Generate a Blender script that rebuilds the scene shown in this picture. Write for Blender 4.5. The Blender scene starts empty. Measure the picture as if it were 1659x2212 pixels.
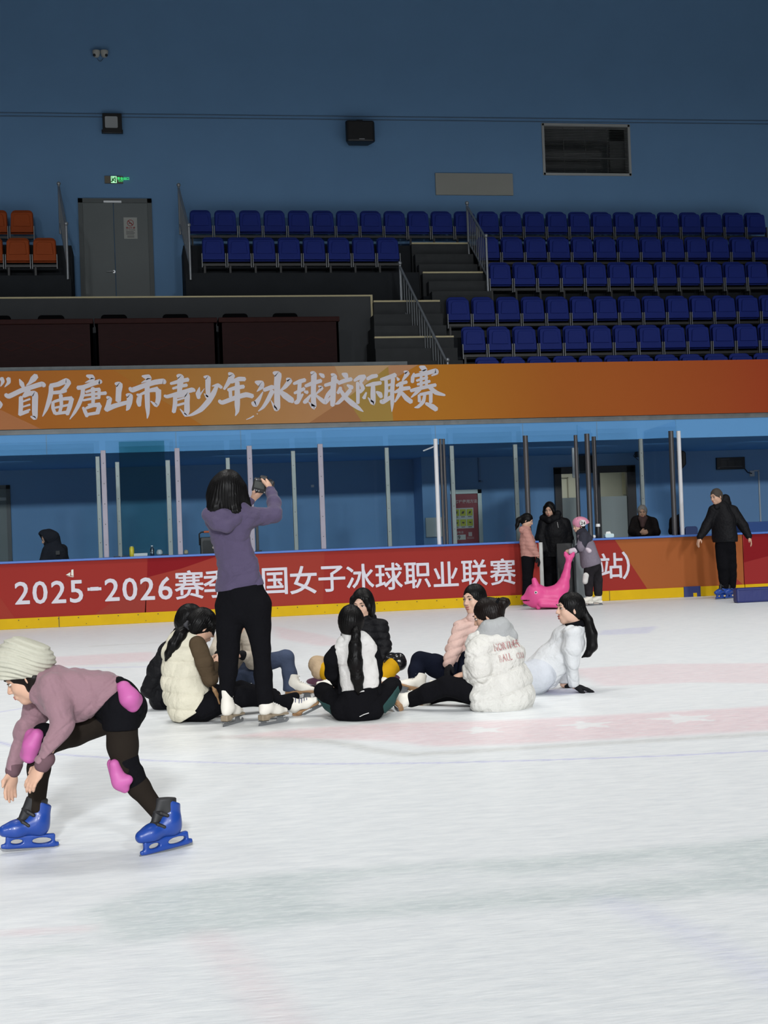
import bpy, bmesh, math, random
import numpy as np
from mathutils import Vector, Matrix

random.seed(7)
RNG = np.random.default_rng(11)
SC = bpy.context.scene
COL = SC.collection

# ------------------------------------------------------------------ camera
FPX = 2950.0                      # focal length in pixels of the 1659 x 2212 frame
CX, CY = 829.5, 1106.0
CAM = np.array([0.0, 0.0, 1.27])
YAW, PITCH, ROLL = math.radians(10.2), math.atan(34.0 / FPX), math.radians(2.12)
_f0 = np.array([math.sin(YAW), math.cos(YAW), 0.0])
_z = np.array([0.0, 0.0, 1.0])
AF = math.cos(PITCH) * _f0 + math.sin(PITCH) * _z
_u0 = math.cos(PITCH) * _z - math.sin(PITCH) * _f0
_r0 = np.array([math.cos(YAW), -math.sin(YAW), 0.0])
AR = math.cos(ROLL) * _r0 - math.sin(ROLL) * _u0
AU = math.cos(ROLL) * _u0 + math.sin(ROLL) * _r0
R0, F0, Z0 = _r0, _f0, _z          # level right / level forward / up of the viewer

cam_data = bpy.data.cameras.new('camera')
cam_data.sensor_fit = 'AUTO'
cam_data.sensor_width = 36.0
cam_data.lens = FPX / 2212.0 * 36.0
cam_data.clip_end = 200
cam = bpy.data.objects.new('camera', cam_data)
COL.objects.link(cam)
cam.matrix_world = Matrix(((AR[0], AU[0], -AF[0], CAM[0]), (AR[1], AU[1], -AF[1], CAM[1]),
                           (AR[2], AU[2], -AF[2], CAM[2]), (0, 0, 0, 1)))
SC.camera = cam

# ------------------------------------------------------------------ world, lamps, exposure
SC.view_settings.view_transform = 'Standard'
SC.view_settings.look = 'None'
SC.view_settings.gamma = 1.0
SC.view_settings.use_curve_mapping = False
SC.view_settings.exposure = 0.10
w = bpy.data.worlds.new('world'); SC.world = w
w.use_nodes = True
w.node_tree.nodes['Background'].inputs[0].default_value = (0.75, 0.88, 1.0, 1)
w.node_tree.nodes['Background'].inputs[1].default_value = 0.04

def area_lamp(name, loc, target, size, size_y, power, spread, color=(1, .985, .95)):
    l = bpy.data.lights.new(name, 'AREA')
    l.shape = 'RECTANGLE'; l.size = size; l.size_y = size_y
    l.energy = power; l.spread = math.radians(spread); l.color = color
    o = bpy.data.objects.new(name, l); COL.objects.link(o)
    o.location = loc
    d = Vector(target) - Vector(loc)
    o.rotation_euler = d.to_track_quat('-Z', 'Y').to_euler()
    return o

# rows of ceiling lamps over the ice, shining down
for ly, pw in ((3.5, 32), (9.5, 172), (15.5, 155)):
    for lx in (-9, -1, 7, 15):
        area_lamp('ceiling_lamp', (lx, ly, 11.0), (lx, ly, 0), 2.6, 1.6, pw, 118)
# floodlights on the wall across the rink, aimed over the ice towards the boards
for lx in (-10, -2, 6, 14):
    area_lamp('floodlight', (lx, -15.0, 8.5), (lx + 1, 5.0, 0.0), 1.6, 1.0, 330, 54, (.96, .98, 1))

# unseen fill lamps added under the stand to brighten the shaded bench wall
for lx in (-3, 2.5, 8, 13):
    area_lamp('bench_fill', (lx, 25.2, 2.66), (lx, 26.6, 0), 2.2, .3, 9, 170, (.9, .96, 1))

# ------------------------------------------------------------------ pixels to places
def pix(px, py, d):
    return CAM + d * (AF + ((px - CX) / FPX) * AR - ((py - CY) / FPX) * AU)

def ray(px, py):
    return AF + ((px - CX) / FPX) * AR - ((py - CY) / FPX) * AU

def ice(px, py, z=0.0):
    r = ray(px, py); t = (z - CAM[2]) / r[2]
    return CAM + t * r

def onY(px, py, Y):
    r = ray(px, py); t = Y / r[1]
    return CAM + t * r

def YP(dc):                        # world Y of the plane parallel to the boards at centre depth dc
    return dc * math.cos(YAW)

def proj(p):
    v = np.asarray(p) - CAM
    d = v @ AF
    return CX + FPX * (v @ AR) / d, CY - FPX * (v @ AU) / d, d

# ------------------------------------------------------------------ materials
def srgb(r, g, b):
    def f(c):
        c /= 255.0
        return c / 12.92 if c <= .04045 else ((c + .055) / 1.055) ** 2.4
    return (f(r), f(g), f(b))

MATS = {}
def mat(name, col, rough=.6, metal=0.0, spec=.5, bump=None, vary=None, emit=None, sheen=0.0, alpha=None, coat=0.0, stretch=None):
    """procedural principled material; bump=(scale, strength, distance), vary=(scale, amount) tints the colour with noise"""
    if name in MATS: return MATS[name]
    m = bpy.data.materials.new(name); m.use_nodes = True
    nt = m.node_tree; N = nt.nodes; L = nt.links
    b = N['Principled BSDF']
    b.inputs['Base Color'].default_value = (*col, 1)
    b.inputs['Roughness'].default_value = rough
    b.inputs['Metallic'].default_value = metal
    b.inputs['Specular IOR Level'].default_value = spec
    if sheen: b.inputs['Sheen Weight'].default_value = sheen
    if coat: b.inputs['Coat Weight'].default_value = coat
    tc = None
    if bump or vary:
        tc = N.new('ShaderNodeTexCoord'); src = tc.outputs['Object']
        if stretch:
            mp = N.new('ShaderNodeMapping'); mp.inputs['Scale'].default_value = stretch
            L.new(src, mp.inputs['Vector']); src = mp.outputs['Vector']
    if vary:
        n = N.new('ShaderNodeTexNoise'); n.inputs['Scale'].default_value = vary[0]; n.inputs['Detail'].default_value = 5
        L.new(src, n.inputs['Vector'])
        mx = N.new('ShaderNodeMixRGB'); mx.blend_type = 'MIX'
        a = vary[1]
        mx.inputs[1].default_value = (*[max(0, c * (1 - a)) for c in col], 1)
        mx.inputs[2].default_value = (*[min(1, c * (1 + a)) for c in col], 1)
        L.new(n.outputs['Fac'], mx.inputs[0]); L.new(mx.outputs[0], b.inputs['Base Color'])
    if bump:
        n2 = N.new('ShaderNodeTexNoise'); n2.inputs['Scale'].default_value = bump[0]; n2.inputs['Detail'].default_value = 4
        L.new(src, n2.inputs['Vector'])
        bp = N.new('ShaderNodeBump'); bp.inputs['Strength'].default_value = bump[1]
        bp.inputs['Distance'].default_value = bump[2] if len(bump) > 2 else .01
        L.new(n2.outputs['Fac'], bp.inputs['Height']); L.new(bp.outputs['Normal'], b.inputs['Normal'])
    if emit:
        b.inputs['Emission Color'].default_value = (*col, 1); b.inputs['Emission Strength'].default_value = emit
    MATS[name] = m
    return m

def glass_mat(name, tint, gloss=.05, rough=.03):
    if name in MATS: return MATS[name]
    m = bpy.data.materials.new(name); m.use_nodes = True
    nt = m.node_tree; N = nt.nodes; L = nt.links
    N.remove(N['Principled BSDF'])
    tr = N.new('ShaderNodeBsdfTransparent'); tr.inputs[0].default_value = (*tint, 1)
    gl = N.new('ShaderNodeBsdfGlossy'); gl.inputs['Roughness'].default_value = rough
    gl.inputs[0].default_value = (.9, .95, 1, 1)
    fr = N.new('ShaderNodeFresnel'); fr.inputs[0].default_value = 1.25
    ad = N.new('ShaderNodeMath'); ad.operation = 'ADD'; ad.inputs[1].default_value = gloss
    L.new(fr.outputs[0], ad.inputs[0])
    mx = N.new('ShaderNodeMixShader')
    L.new(ad.outputs[0], mx.inputs[0]); L.new(tr.outputs[0], mx.inputs[1]); L.new(gl.outputs[0], mx.inputs[2])
    L.new(mx.outputs[0], N['Material Output'].inputs[0])
    MATS[name] = m
    return m

# ------------------------------------------------------------------ objects
def tag(o, label=None, cat=None, group=None, kind=None):
    if label: o['label'] = label
    if cat: o['category'] = cat
    if group: o['group'] = group
    if kind: o['kind'] = kind
    return o

def thing(name, loc, label, cat, group=None):
    o = bpy.data.objects.new(name, None); COL.objects.link(o)
    o.location = tuple(float(c) for c in loc); o.empty_display_size = .1
    return tag(o, label, cat, group)

def origin(o):
    v = np.zeros(3)
    while o is not None:
        v = v + np.array(o.location); o = o.parent
    return v

def mesh_obj(name, verts, faces, m, parent=None, smooth=False, org=None):
    verts = np.asarray(verts, float)
    if parent is not None: off = origin(parent)
    elif org is not None: off = np.asarray(org, float)
    else: off = np.zeros(3)
    me = bpy.data.meshes.new(name)
    if isinstance(faces, np.ndarray):
        nf, k = faces.shape
        me.vertices.add(len(verts)); me.vertices.foreach_set('co', (verts - off).astype(np.float32).ravel())
        me.loops.add(nf * k); me.loops.foreach_set('vertex_index', faces.astype(np.int32).ravel())
        me.polygons.add(nf); me.polygons.foreach_set('loop_start', np.arange(0, nf * k, k, dtype=np.int32))
        me.update(calc_edges=True)
    else:
        me.from_pydata([tuple(v) for v in (verts - off)], [], faces); me.update()
    if m is not None:
        for mm in (m if isinstance(m, (list, tuple)) else [m]): me.materials.append(mm)
    if smooth: me.polygons.foreach_set('use_smooth', np.ones(len(me.polygons), bool))
    o = bpy.data.objects.new(name, me); COL.objects.link(o)
    if parent is not None: o.parent = parent
    elif org is not None: o.location = tuple(float(c) for c in org)
    return o

class MB:
    """collects simple solids and links them as one mesh object"""
    def __init__(s): s.v = []; s.f = []; s.mi = []
    def add(s, vs, fs, mi=0):
        n = len(s.v); s.v += [tuple(float(c) for c in v) for v in vs]
        s.f += [tuple(i + n for i in f) for f in fs]; s.mi += [mi] * len(fs); return s
    def box(s, x0, x1, y0, y1, z0, z1, mi=0):
        x0, x1 = min(x0, x1), max(x0, x1); y0, y1 = min(y0, y1), max(y0, y1); z0, z1 = min(z0, z1), max(z0, z1)
        v = [(x, y, z) for z in (z0, z1) for y in (y0, y1) for x in (x0, x1)]
        return s.add(v, [(0, 2, 3, 1), (4, 5, 7, 6), (0, 1, 5, 4), (2, 6, 7, 3), (0, 4, 6, 2), (1, 3, 7, 5)], mi)
    def rbox(s, x0, x1, y0, y1, z0, z1, r, n=4, axis='y', mi=0):
        """box with rounded corners in the plane across axis"""
        def ring(a0, a1, b0, b1):
            out = []
            for (ca, cb, t0) in ((a1 - r, b1 - r, 0), (a0 + r, b1 - r, 90), (a0 + r, b0 + r, 180), (a1 - r, b0 + r, 270)):
                for i in range(n + 1):
                    t = math.radians(t0 + 90 * i / n); out.append((ca + r * math.cos(t), cb + r * math.sin(t)))
            return out
        if axis == 'y': R_ = ring(x0, x1, z0, z1); A = [(a, y0, b) for a, b in R_]; B = [(a, y1, b) for a, b in R_]
        elif axis == 'z': R_ = ring(x0, x1, y0, y1); A = [(a, b, z0) for a, b in R_]; B = [(a, b, z1) for a, b in R_]
        else: R_ = ring(y0, y1, z0, z1); A = [(x0, a, b) for a, b in R_]; B = [(x1, a, b) for a, b in R_]
        k = len(A)
        return s.add(A + B, [tuple(range(k))[::-1], tuple(range(k, 2 * k))] + [(i, (i + 1) % k, k + (i + 1) % k, k + i) for i in range(k)], mi)
    def prism(s, pts, d, mi=0):
        """polygon of 3-D points extruded by vector d"""
        k = len(pts); A = [np.asarray(p, float) for p in pts]; B = [a + np.asarray(d, float) for a in A]
        return s.add(A + B, [tuple(range(k)), tuple(range(k, 2 * k))[::-1]] + [(i, k + i, k + (i + 1) % k, (i + 1) % k) for i in range(k)], mi)
    def tube(s, pts, r, n=8, mi=0, caps=True):
        P = [np.asarray(p, float) for p in pts]; k = len(P)
        rs = r if isinstance(r, (list, tuple)) else [r] * k
        base = len(s.v); up = None
        for i in range(k):
            t = P[min(i + 1, k - 1)] - P[max(i - 1, 0)]; t = t / (np.linalg.norm(t) + 1e-12)
            if up is None:
                up = np.array([0, 0, 1.]) if abs(t[2]) < .9 else np.array([1., 0, 0])
            a = np.cross(t, up); a /= np.linalg.norm(a) + 1e-12; b = np.cross(a, t); up = b
            for j in range(n):
                q = 2 * math.pi * j / n
                s.v.append(tuple(P[i] + rs[i] * (math.cos(q) * a + math.sin(q) * b)))
        for i in range(k - 1):
            for j in range(n):
                s.f.append((base + i * n + j, base + i * n + (j + 1) % n, base + (i + 1) * n + (j + 1) % n, base + (i + 1) * n + j)); s.mi.append(mi)
        if caps:
            s.f.append(tuple(base + j for j in range(n))[::-1]); s.f.append(tuple(base + (k - 1) * n + j for j in range(n))); s.mi += [mi, mi]
        return s
    def lathe(s, c, prof, n=16, axis=(0, 0, 1), mi=0):
        """profile [(radius, height)] turned about axis through c"""
        ax = np.asarray(axis, float); ax /= np.linalg.norm(ax)
        a = np.cross(ax, (1, 0, 0) if abs(ax[0]) < .9 else (0, 1, 0)); a /= np.linalg.norm(a); b = np.cross(ax, a)
        base = len(s.v); c = np.asarray(c, float)
        for r, h in prof:
            for j in range(n):
                q = 2 * math.pi * j / n; s.v.append(tuple(c + ax * h + r * (math.cos(q) * a + math.sin(q) * b)))
        for i in range(len(prof) - 1):
            for j in range(n):
                s.f.append((base + i * n + j, base + i * n + (j + 1) % n, base + (i + 1) * n + (j + 1) % n, base + (i + 1) * n + j)); s.mi.append(mi)
        s.f.append(tuple(base + j for j in range(n))[::-1]); s.f.append(tuple(base + (len(prof) - 1) * n + j for j in range(n))); s.mi += [mi, mi]
        return s
    def build(s, name, m, parent=None, smooth=False, org=None, bevel=None):
        o = mesh_obj(name, s.v, s.f, m, parent, smooth, org)
        if isinstance(m, (list, tuple)): o.data.polygons.foreach_set('material_index', s.mi)
        if smooth: o.data.set_sharp_from_angle(angle=math.radians(40))
        if bevel:
            md = o.modifiers.new('bevel', 'BEVEL'); md.width = bevel; md.segments = 2; md.limit_method = 'ANGLE'
        return o

def dup(root, loc=None, label=None, group=None):
    r = root.copy(); COL.objects.link(r)
    if loc is not None: r.location = tuple(float(c) for c in loc)
    if label: r['label'] = label
    if group: r['group'] = group
    for ch in list(root.children):
        c = ch.copy(); COL.objects.link(c); c.parent = r
        for g in list(ch.children):
            d = g.copy(); COL.objects.link(d); d.parent = c
    return r

# ------------------------------------------------------------------ lettering
_GL = {}
def glyph(ch, bold=0.0, font_shear=0.0):
    key = (ch, bold)
    if key not in _GL:
        cu = bpy.data.curves.new('glyph', 'FONT'); cu.body = ch; cu.size = 1.0; cu.offset = bold
        cu.resolution_u = 3
        o = bpy.data.objects.new('glyph', cu); COL.objects.link(o)
        dg = bpy.context.evaluated_depsgraph_get(); ev = o.evaluated_get(dg); me = ev.to_mesh()
        v = np.array([tuple(q.co)[:2] for q in me.vertices]) if len(me.vertices) else np.zeros((0, 2))
        f = [tuple(p.vertices) for p in me.polygons]
        ev.to_mesh_clear(); bpy.data.objects.remove(o); bpy.data.curves.remove(cu)
        _GL[key] = (v, f)
    return _GL[key]

def letters(mb, text, P0, ex, ey, size, gap=.06, bold=0.0, nrm=(0, -1, 0), lift=.002, space=.3, adv=None):
    """lay text from point P0 along unit vector ex, upright along ey; returns the width"""
    P0 = np.asarray(P0, float); ex = np.asarray(ex, float); ey = np.asarray(ey, float); nr = np.asarray(nrm, float)
    x = 0.0
    for ch in text:
        if ch == ' ': x += space * size; continue
        v, f = glyph(ch, bold)
        if len(v) == 0: x += space * size; continue
        if adv: ox = x + (adv - (v[:, 0].max() + v[:, 0].min())) * .5 * size; nx = x + adv * size
        else: ox = x - v[:, 0].min() * size; nx = x + (v[:, 0].max() - v[:, 0].min() + gap) * size
        mb.add([P0 + ex * (ox + a * size) + ey * (b * size) + nr * lift for a, b in v], f)
        x = nx
    return x
# ================================================================== the setting
YB = YP(20.75)                    # front face of the rink boards
YW = YP(29.0)                     # back wall of the hall
YO = YP(24.0)                     # front of the stand's overhang
def XZ(px, py, Y):
    p = onY(px, py, Y); return p[0], p[2]
def PX(px, py, dc): return onY(px, py, YP(dc))

def struct(o): o['kind'] = 'structure'; return o

WALL_BLUE = mat('wall_paint', (.17, .33, .56), .75, spec=.2, vary=(1.3, .05), bump=(60, .04, .01))
BAND_BLUE = mat('fascia_paint', (.17, .43, .80), .8, spec=.1, vary=(1.1, .05))
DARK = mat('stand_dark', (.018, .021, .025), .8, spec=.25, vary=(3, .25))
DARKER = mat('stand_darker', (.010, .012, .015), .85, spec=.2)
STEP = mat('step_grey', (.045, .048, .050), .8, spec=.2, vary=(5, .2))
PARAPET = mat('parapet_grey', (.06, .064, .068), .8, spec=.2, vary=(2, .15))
NOSE = mat('nosing_yellow', (.55, .48, .28), .6)
STEEL = mat('brushed_steel', (.55, .57, .58), .38, metal=.9, bump=(40, .05, .004))
RAIL = mat('rail_steel', (.36, .38, .40), .42, metal=.55)
WHITEM = mat('white_plastic', (.78, .79, .78), .5)
BLACKM = mat('black_plastic', (.012, .012, .013), .45)
YELLOW = mat('kick_yellow', (.60, .38, .004), .6, spec=.15, vary=(4, .12), bump=(20, .08, .004))
CAPBLUE = mat('cap_blue', (.06, .16, .50), .45)

# ---------------- ice
def build_ice():
    xs = np.concatenate([np.linspace(-14, -4, 8)[:-1], np.arange(-4, 11.6, .026), np.linspace(11.6, 24, 8)])
    ys = np.concatenate([np.linspace(-19, 3, 10)[:-1], np.arange(3, 12, .026), np.arange(12, YB, .05), [YB + .05]])
    Xg, Yg = np.meshgrid(xs, ys); nx, ny = len(xs), len(ys)
    col = np.zeros((ny, nx, 4)); col[..., :3] = (.80, .82, .83)
    def inpoly(P):
        P = np.asarray(P); ins = np.zeros(Xg.shape, bool); j = len(P) - 1
        for i in range(len(P)):
            xi, yi = P[i]; xj, yj = P[j]
            c = ((yi > Yg) != (yj > Yg)) & (Xg < (xj - xi) * (Yg - yi) / (yj - yi + 1e-12) + xi)
            ins ^= c; j = i
        return ins.astype(float)
    def blur(m, k):
        for ax in (0, 1):
            p = np.cumsum(np.pad(m, [(k + 1, k) if a == ax else (0, 0) for a in (0, 1)], mode='edge'), axis=ax)
            m = (np.take(p, range(2 * k + 1, p.shape[ax]), ax) - np.take(p, range(0, p.shape[ax] - 2 * k - 1), ax)) / (2 * k + 1)
        return m
    def lay(m, c, a):
        m = np.clip(m, 0, 1) * a
        col[..., :3] = col[..., :3] * (1 - m[..., None]) + np.array(c) * m[..., None]
    def polypx(pts): return [ice(*p)[:2] for p in pts]
    def line(pts, wd, soft=.012):
        P = np.array([ice(*p)[:2] for p in pts]); d = np.full(Xg.shape, 9.)
        for a, b in zip(P[:-1], P[1:]):
            ab = b - a; t = np.clip(((Xg - a[0]) * ab[0] + (Yg - a[1]) * ab[1]) / (ab @ ab), 0, 1)
            d = np.minimum(d, np.hypot(Xg - a[0] - t * ab[0], Yg - a[1] - t * ab[1]))
        return np.clip((wd - d) / soft + .5, 0, 1)
    PINK, GREY, BLUE, GREEN = (.80, .42, .46), (.50, .50, .47), (.42, .42, .74), (.47, .55, .54)
    # grubby tracks behind the seated group
    lay(blur(inpoly(polypx([(250, 1600), (420, 1560), (900, 1545), (1000, 1560), (700, 1600), (420, 1625), (300, 1625)])), 7), (.66, .65, .60), .40)
    # faded centre emblem: a red field with white stars inside grey and blue rings
    lay(blur(inpoly(polypx([(470, 1594), (640, 1574), (830, 1562), (1100, 1556), (1400, 1540), (1759, 1520), (1759, 1572), (1400, 1592), (1100, 1608), (930, 1612), (840, 1600), (700, 1596)])), 2), PINK, .42)
    lay(blur(inpoly(polypx([(1225, 1445), (1420, 1434), (1759, 1432), (1759, 1478), (1500, 1474), (1300, 1482)])), 2), PINK, .32)
    lay(blur(inpoly(polypx([(95, 1420), (330, 1408), (340, 1428), (120, 1440)])), 2), PINK, .38)
    lay(blur(inpoly(polypx([(590, 1352), (700, 1372), (760, 1392), (690, 1396), (600, 1378)])), 2), PINK, .30)
    lay(blur(inpoly(polypx([(1300, 1362), (1420, 1352), (1400, 1368), (1290, 1372)])), 1), BLUE, .35)
    lay(blur(inpoly(polypx([(1150, 1492), (1240, 1486), (1290, 1496), (1200, 1502)])), 1), BLUE, .45)
    for sx, sy, r in ((1040, 1577, .18), (1268, 1566, .20), (1478, 1552, .24)):
        c = ice(sx, sy); st = [(c[0] + (r if i % 2 == 0 else r * .42) * math.cos(math.radians(90 + 36 * i)),
                                c[1] + (r if i % 2 == 0 else r * .42) * math.sin(math.radians(90 + 36 * i))) for i in range(10)]
        lay(inpoly(st), (.84, .85, .85), .85)
    lay(blur(line([(470, 1592), (640, 1596), (740, 1606), (830, 1624), (880, 1630), (1000, 1624), (1300, 1606), (1759, 1580)], .06), 1), GREY, .50)
    lay(line([(110, 1444), (330, 1440), (480, 1430)], .05), BLUE, .3)
    lay(line([(200, 1396), (420, 1384)], .06), GREY, .35)
    lay(line([(-60, 1585), (-20, 1598), (30, 1612), (130, 1630), (330, 1643), (520, 1649), (700, 1650), (950, 1648), (1200, 1641), (1430, 1633), (1759, 1617)], .017), BLUE, .62)
    lay(line([(-60, 1548), (0, 1538), (60, 1528), (160, 1512)], .02), BLUE, .5)
    # worn wide line across the foreground
    band = polypx([(172, 1966), (330, 1918), (600, 1886), (900, 1868), (1250, 1846), (1500, 1826), (1759, 1792), (1759, 1916), (1400, 1944), (1000, 1968), (700, 1992), (470, 2018), (250, 2040), (215, 2010)])
    hole = polypx([(690, 1930), (760, 1892), (1040, 1872), (1060, 1890), (1240, 1880), (1500, 1850), (1560, 1880), (1330, 1912), (1000, 1930), (720, 1962)])
    lay(blur(inpoly(band), 2) * (1 - .75 * blur(inpoly(hole), 3)), GREEN, .55)
    lay(blur(line([(445, 2020), (520, 2090), (600, 2190), (640, 2240)], .05), 2), PINK, .22)
    lay(blur(line([(1320, 1945), (1480, 2010), (1700, 2130)], .06), 2), BLUE, .22)
    lay(blur(line([(-40, 2018), (190, 2006)], .018), 1), PINK, .4)
    lay(blur(line([(40, 2058), (170, 2048)], .05), 2), GREEN, .4)
    V = np.stack([Xg.ravel(), Yg.ravel(), np.zeros(nx * ny)], 1)
    idx = np.arange(nx * ny).reshape(ny, nx)
    Fq = np.stack([idx[:-1, :-1], idx[:-1, 1:], idx[1:, 1:], idx[1:, :-1]], -1).reshape(-1, 4)
    m = bpy.data.materials.new('ice'); m.use_nodes = True
    nt = m.node_tree; N = nt.nodes; L = nt.links; b = N['Principled BSDF']
    at = N.new('ShaderNodeAttribute'); at.attribute_name = 'paint'
    tc = N.new('ShaderNodeTexCoord')
    mp = N.new('ShaderNodeMapping'); mp.inputs['Scale'].default_value = (2.2, 9, 1); mp.inputs['Rotation'].default_value = (0, 0, .5)
    L.new(tc.outputs['Object'], mp.inputs[0])
    n1 = N.new('ShaderNodeTexNoise'); n1.inputs['Scale'].default_value = 2.5; n1.inputs['Detail'].default_value = 8; n1.inputs['Roughness'].default_value = .65
    L.new(mp.outputs[0], n1.inputs['Vector'])
    cr = N.new('ShaderNodeValToRGB'); cr.color_ramp.elements[0].position = .30; cr.color_ramp.elements[0].color = (.80, .82, .84, 1)
    cr.color_ramp.elements[1].position = .72; cr.color_ramp.elements[1].color = (1.06, 1.06, 1.05, 1)
    L.new(n1.outputs['Fac'], cr.inputs[0])
    mu = N.new('ShaderNodeMixRGB'); mu.blend_type = 'MULTIPLY'; mu.inputs[0].default_value = .85
    L.new(at.outputs['Color'], mu.inputs[1]); L.new(cr.outputs[0], mu.inputs[2])
    # snow dust hides the paint in patches
    n2 = N.new('ShaderNodeTexNoise'); n2.inputs['Scale'].default_value = 6; n2.inputs['Detail'].default_value = 9; n2.inputs['Roughness'].default_value = .7
    L.new(mp.outputs[0], n2.inputs['Vector'])
    c2 = N.new('ShaderNodeValToRGB'); c2.color_ramp.elements[0].position = .46; c2.color_ramp.elements[1].position = .68
    L.new(n2.outputs['Fac'], c2.inputs[0])
    mx = N.new('ShaderNodeMixRGB'); mx.inputs[2].default_value = (.82, .835, .84, 1)
    sc_ = N.new('ShaderNodeMath'); sc_.operation = 'MULTIPLY'; sc_.inputs[1].default_value = .7
    L.new(c2.outputs[0], sc_.inputs[0]); L.new(sc_.outputs[0], mx.inputs[0]); L.new(mu.outputs[0], mx.inputs[1])
    L.new(mx.outputs[0], b.inputs['Base Color'])
    b.inputs['Roughness'].default_value = .42; b.inputs['Specular IOR Level'].default_value = .35
    bp = N.new('ShaderNodeBump'); bp.inputs['Strength'].default_value = .25; bp.inputs['Distance'].default_value = .004
    n3 = N.new('ShaderNodeTexNoise'); n3.inputs['Scale'].default_value = 14; n3.inputs['Detail'].default_value = 8
    mp3 = N.new('ShaderNodeMapping'); mp3.inputs['Scale'].default_value = (1, 5, 1); mp3.inputs['Rotation'].default_value = (0, 0, -.3)
    L.new(tc.outputs['Object'], mp3.inputs[0]); L.new(mp3.outputs[0], n3.inputs['Vector'])
    L.new(n3.outputs['Fac'], bp.inputs['Height']); L.new(bp.outputs['Normal'], b.inputs['Normal'])
    o = mesh_obj('floor', V, Fq, m)
    at_ = o.data.color_attributes.new('paint', 'FLOAT_COLOR', 'POINT')
    col[..., 3] = 1
    at_.data.foreach_set('color', col.astype(np.float32).ravel())
    return struct(o)
build_ice()
struct(MB().box(-14, 24, YB + .05, YW + 3, -.12, -.001).build('floor_bench', mat('rubber_floor', (.30, .33, .36), .85)))

# ---------------- back wall with its openings
dl, dz1 = XZ(1203, 1090, YW)[0], XZ(1290, 1009, YW)[1]
dr = XZ(1369, 1090, YW)[0]
vx0, vz1 = XZ(1171, 300, YW)[0], XZ(1265, 269, YW)[1]
vx1, vz0 = XZ(1361, 330, YW)[0], XZ(1265, 379, YW)[1]
wl = MB()
for (a, b_, c, d_) in ((-14, vx0, 2.72, 15), (vx1, 24, 2.72, 15), (vx0, vx1, 2.72, vz0), (vx0, vx1, vz1, 15),
                       (-14, dl, 0, 2.72), (dr, 24, 0, 2.72), (dl, dr, dz1, 2.72)):
    wl.box(a, b_, YW, YW + .3, c, d_)
struct(wl.build('wall_back', WALL_BLUE))
# pillar standing out from the wall under the stand
yc = YP(28.1)
cx0, cx1 = XZ(912, 1060, yc)[0], XZ(972, 1060, yc)[0]
struct(MB().box(cx0, cx1, yc, YW, 0, 2.72).build('wall_pillar', WALL_BLUE))

# overhang of the stand: fascia, soffit, steel strip
zf0, zf1 = XZ(830, 963, YO)[1], XZ(830, 921, YO)[1]
zs1 = XZ(830, 908, YO)[1]
XL, XR = -14, 24
struct(MB().box(XL, XR, YO, YW, zf0, zf1 - .0).build('wall_fascia', BAND_BLUE))
stl = MB().box(XL, XR, YO - .015, YO + .2, zf1 + .001, zs1 + .06)
struct(stl.build('trim_1', mat('stainless_strip', (.17, .18, .18), .5, metal=.3, vary=(2.5, .35), bump=(3, .5, .05))))
# panel seams and edge lines in the fascia
sm = MB()
for px in (100, 380, 520, 941, 1130, 1290, 1460): sm.box(XZ(px, 950, YO)[0] - .008, XZ(px, 950, YO)[0] + .008, YO - .004, YO + .01, zf0 + .005, zf1 - .01)
struct(sm.build('trim_2', mat('seam_blue', (.19, .36, .58), .7)))

# ---------------- stand tiers on the right: five treads seen, one row behind the banner
ROWS = {1: (28.27, 450), 2: (27.5, 508), 3: (26.9, 563), 4: (26.25, 637), 5: (25.5, 702), 6: (24.85, 768)}
ROWZ = {k: XZ(1250, y, YP(dc))[1] for k, (dc, y) in ROWS.items()}
FR = {k: YP(dc) - .30 for k, (dc, y) in ROWS.items()}
SEATH = .86
stair_r_up = XZ(1052, 600, YP(26.9))[0]
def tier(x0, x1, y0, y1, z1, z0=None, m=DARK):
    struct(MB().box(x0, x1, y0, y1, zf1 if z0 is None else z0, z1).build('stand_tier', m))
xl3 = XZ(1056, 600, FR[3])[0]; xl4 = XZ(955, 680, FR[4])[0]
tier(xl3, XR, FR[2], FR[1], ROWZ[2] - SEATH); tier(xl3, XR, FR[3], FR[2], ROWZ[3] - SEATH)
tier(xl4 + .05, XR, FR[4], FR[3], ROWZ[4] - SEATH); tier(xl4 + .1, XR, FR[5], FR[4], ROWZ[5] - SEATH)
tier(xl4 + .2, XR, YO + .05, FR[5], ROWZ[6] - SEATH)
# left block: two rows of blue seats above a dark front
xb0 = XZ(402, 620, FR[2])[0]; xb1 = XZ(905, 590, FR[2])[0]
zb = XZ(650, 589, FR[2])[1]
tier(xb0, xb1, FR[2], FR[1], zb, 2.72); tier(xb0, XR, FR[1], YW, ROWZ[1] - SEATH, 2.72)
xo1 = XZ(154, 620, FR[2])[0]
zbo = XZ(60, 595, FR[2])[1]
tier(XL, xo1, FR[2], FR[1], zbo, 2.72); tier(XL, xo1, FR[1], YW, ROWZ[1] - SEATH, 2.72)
# platform in front of the doors and the grey parapet below it
YPAR = YP(26.45)
zp = XZ(400, 643, YPAR)[1]; xp1 = XZ(805, 690, YPAR)[0]
tier(XL, xp1, YPAR, YW, zp, 2.72, PARAPET)
nz = MB().box(XL, xp1 + .01, YPAR - .02, YPAR + .05, zp, zp + .03)
nz.box(xp1 - .03, xp1 + .01, YPAR - .02, YPAR + .02, XZ(806, 728, YPAR)[1], zp)
struct(nz.build('trim_3', NOSE))
zfl = XZ(400, 800, YP(25.2))[1]
tier(XL, xp1 + .02, YO + .05, YPAR, zfl - .1, zf1, DARKER)
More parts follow.
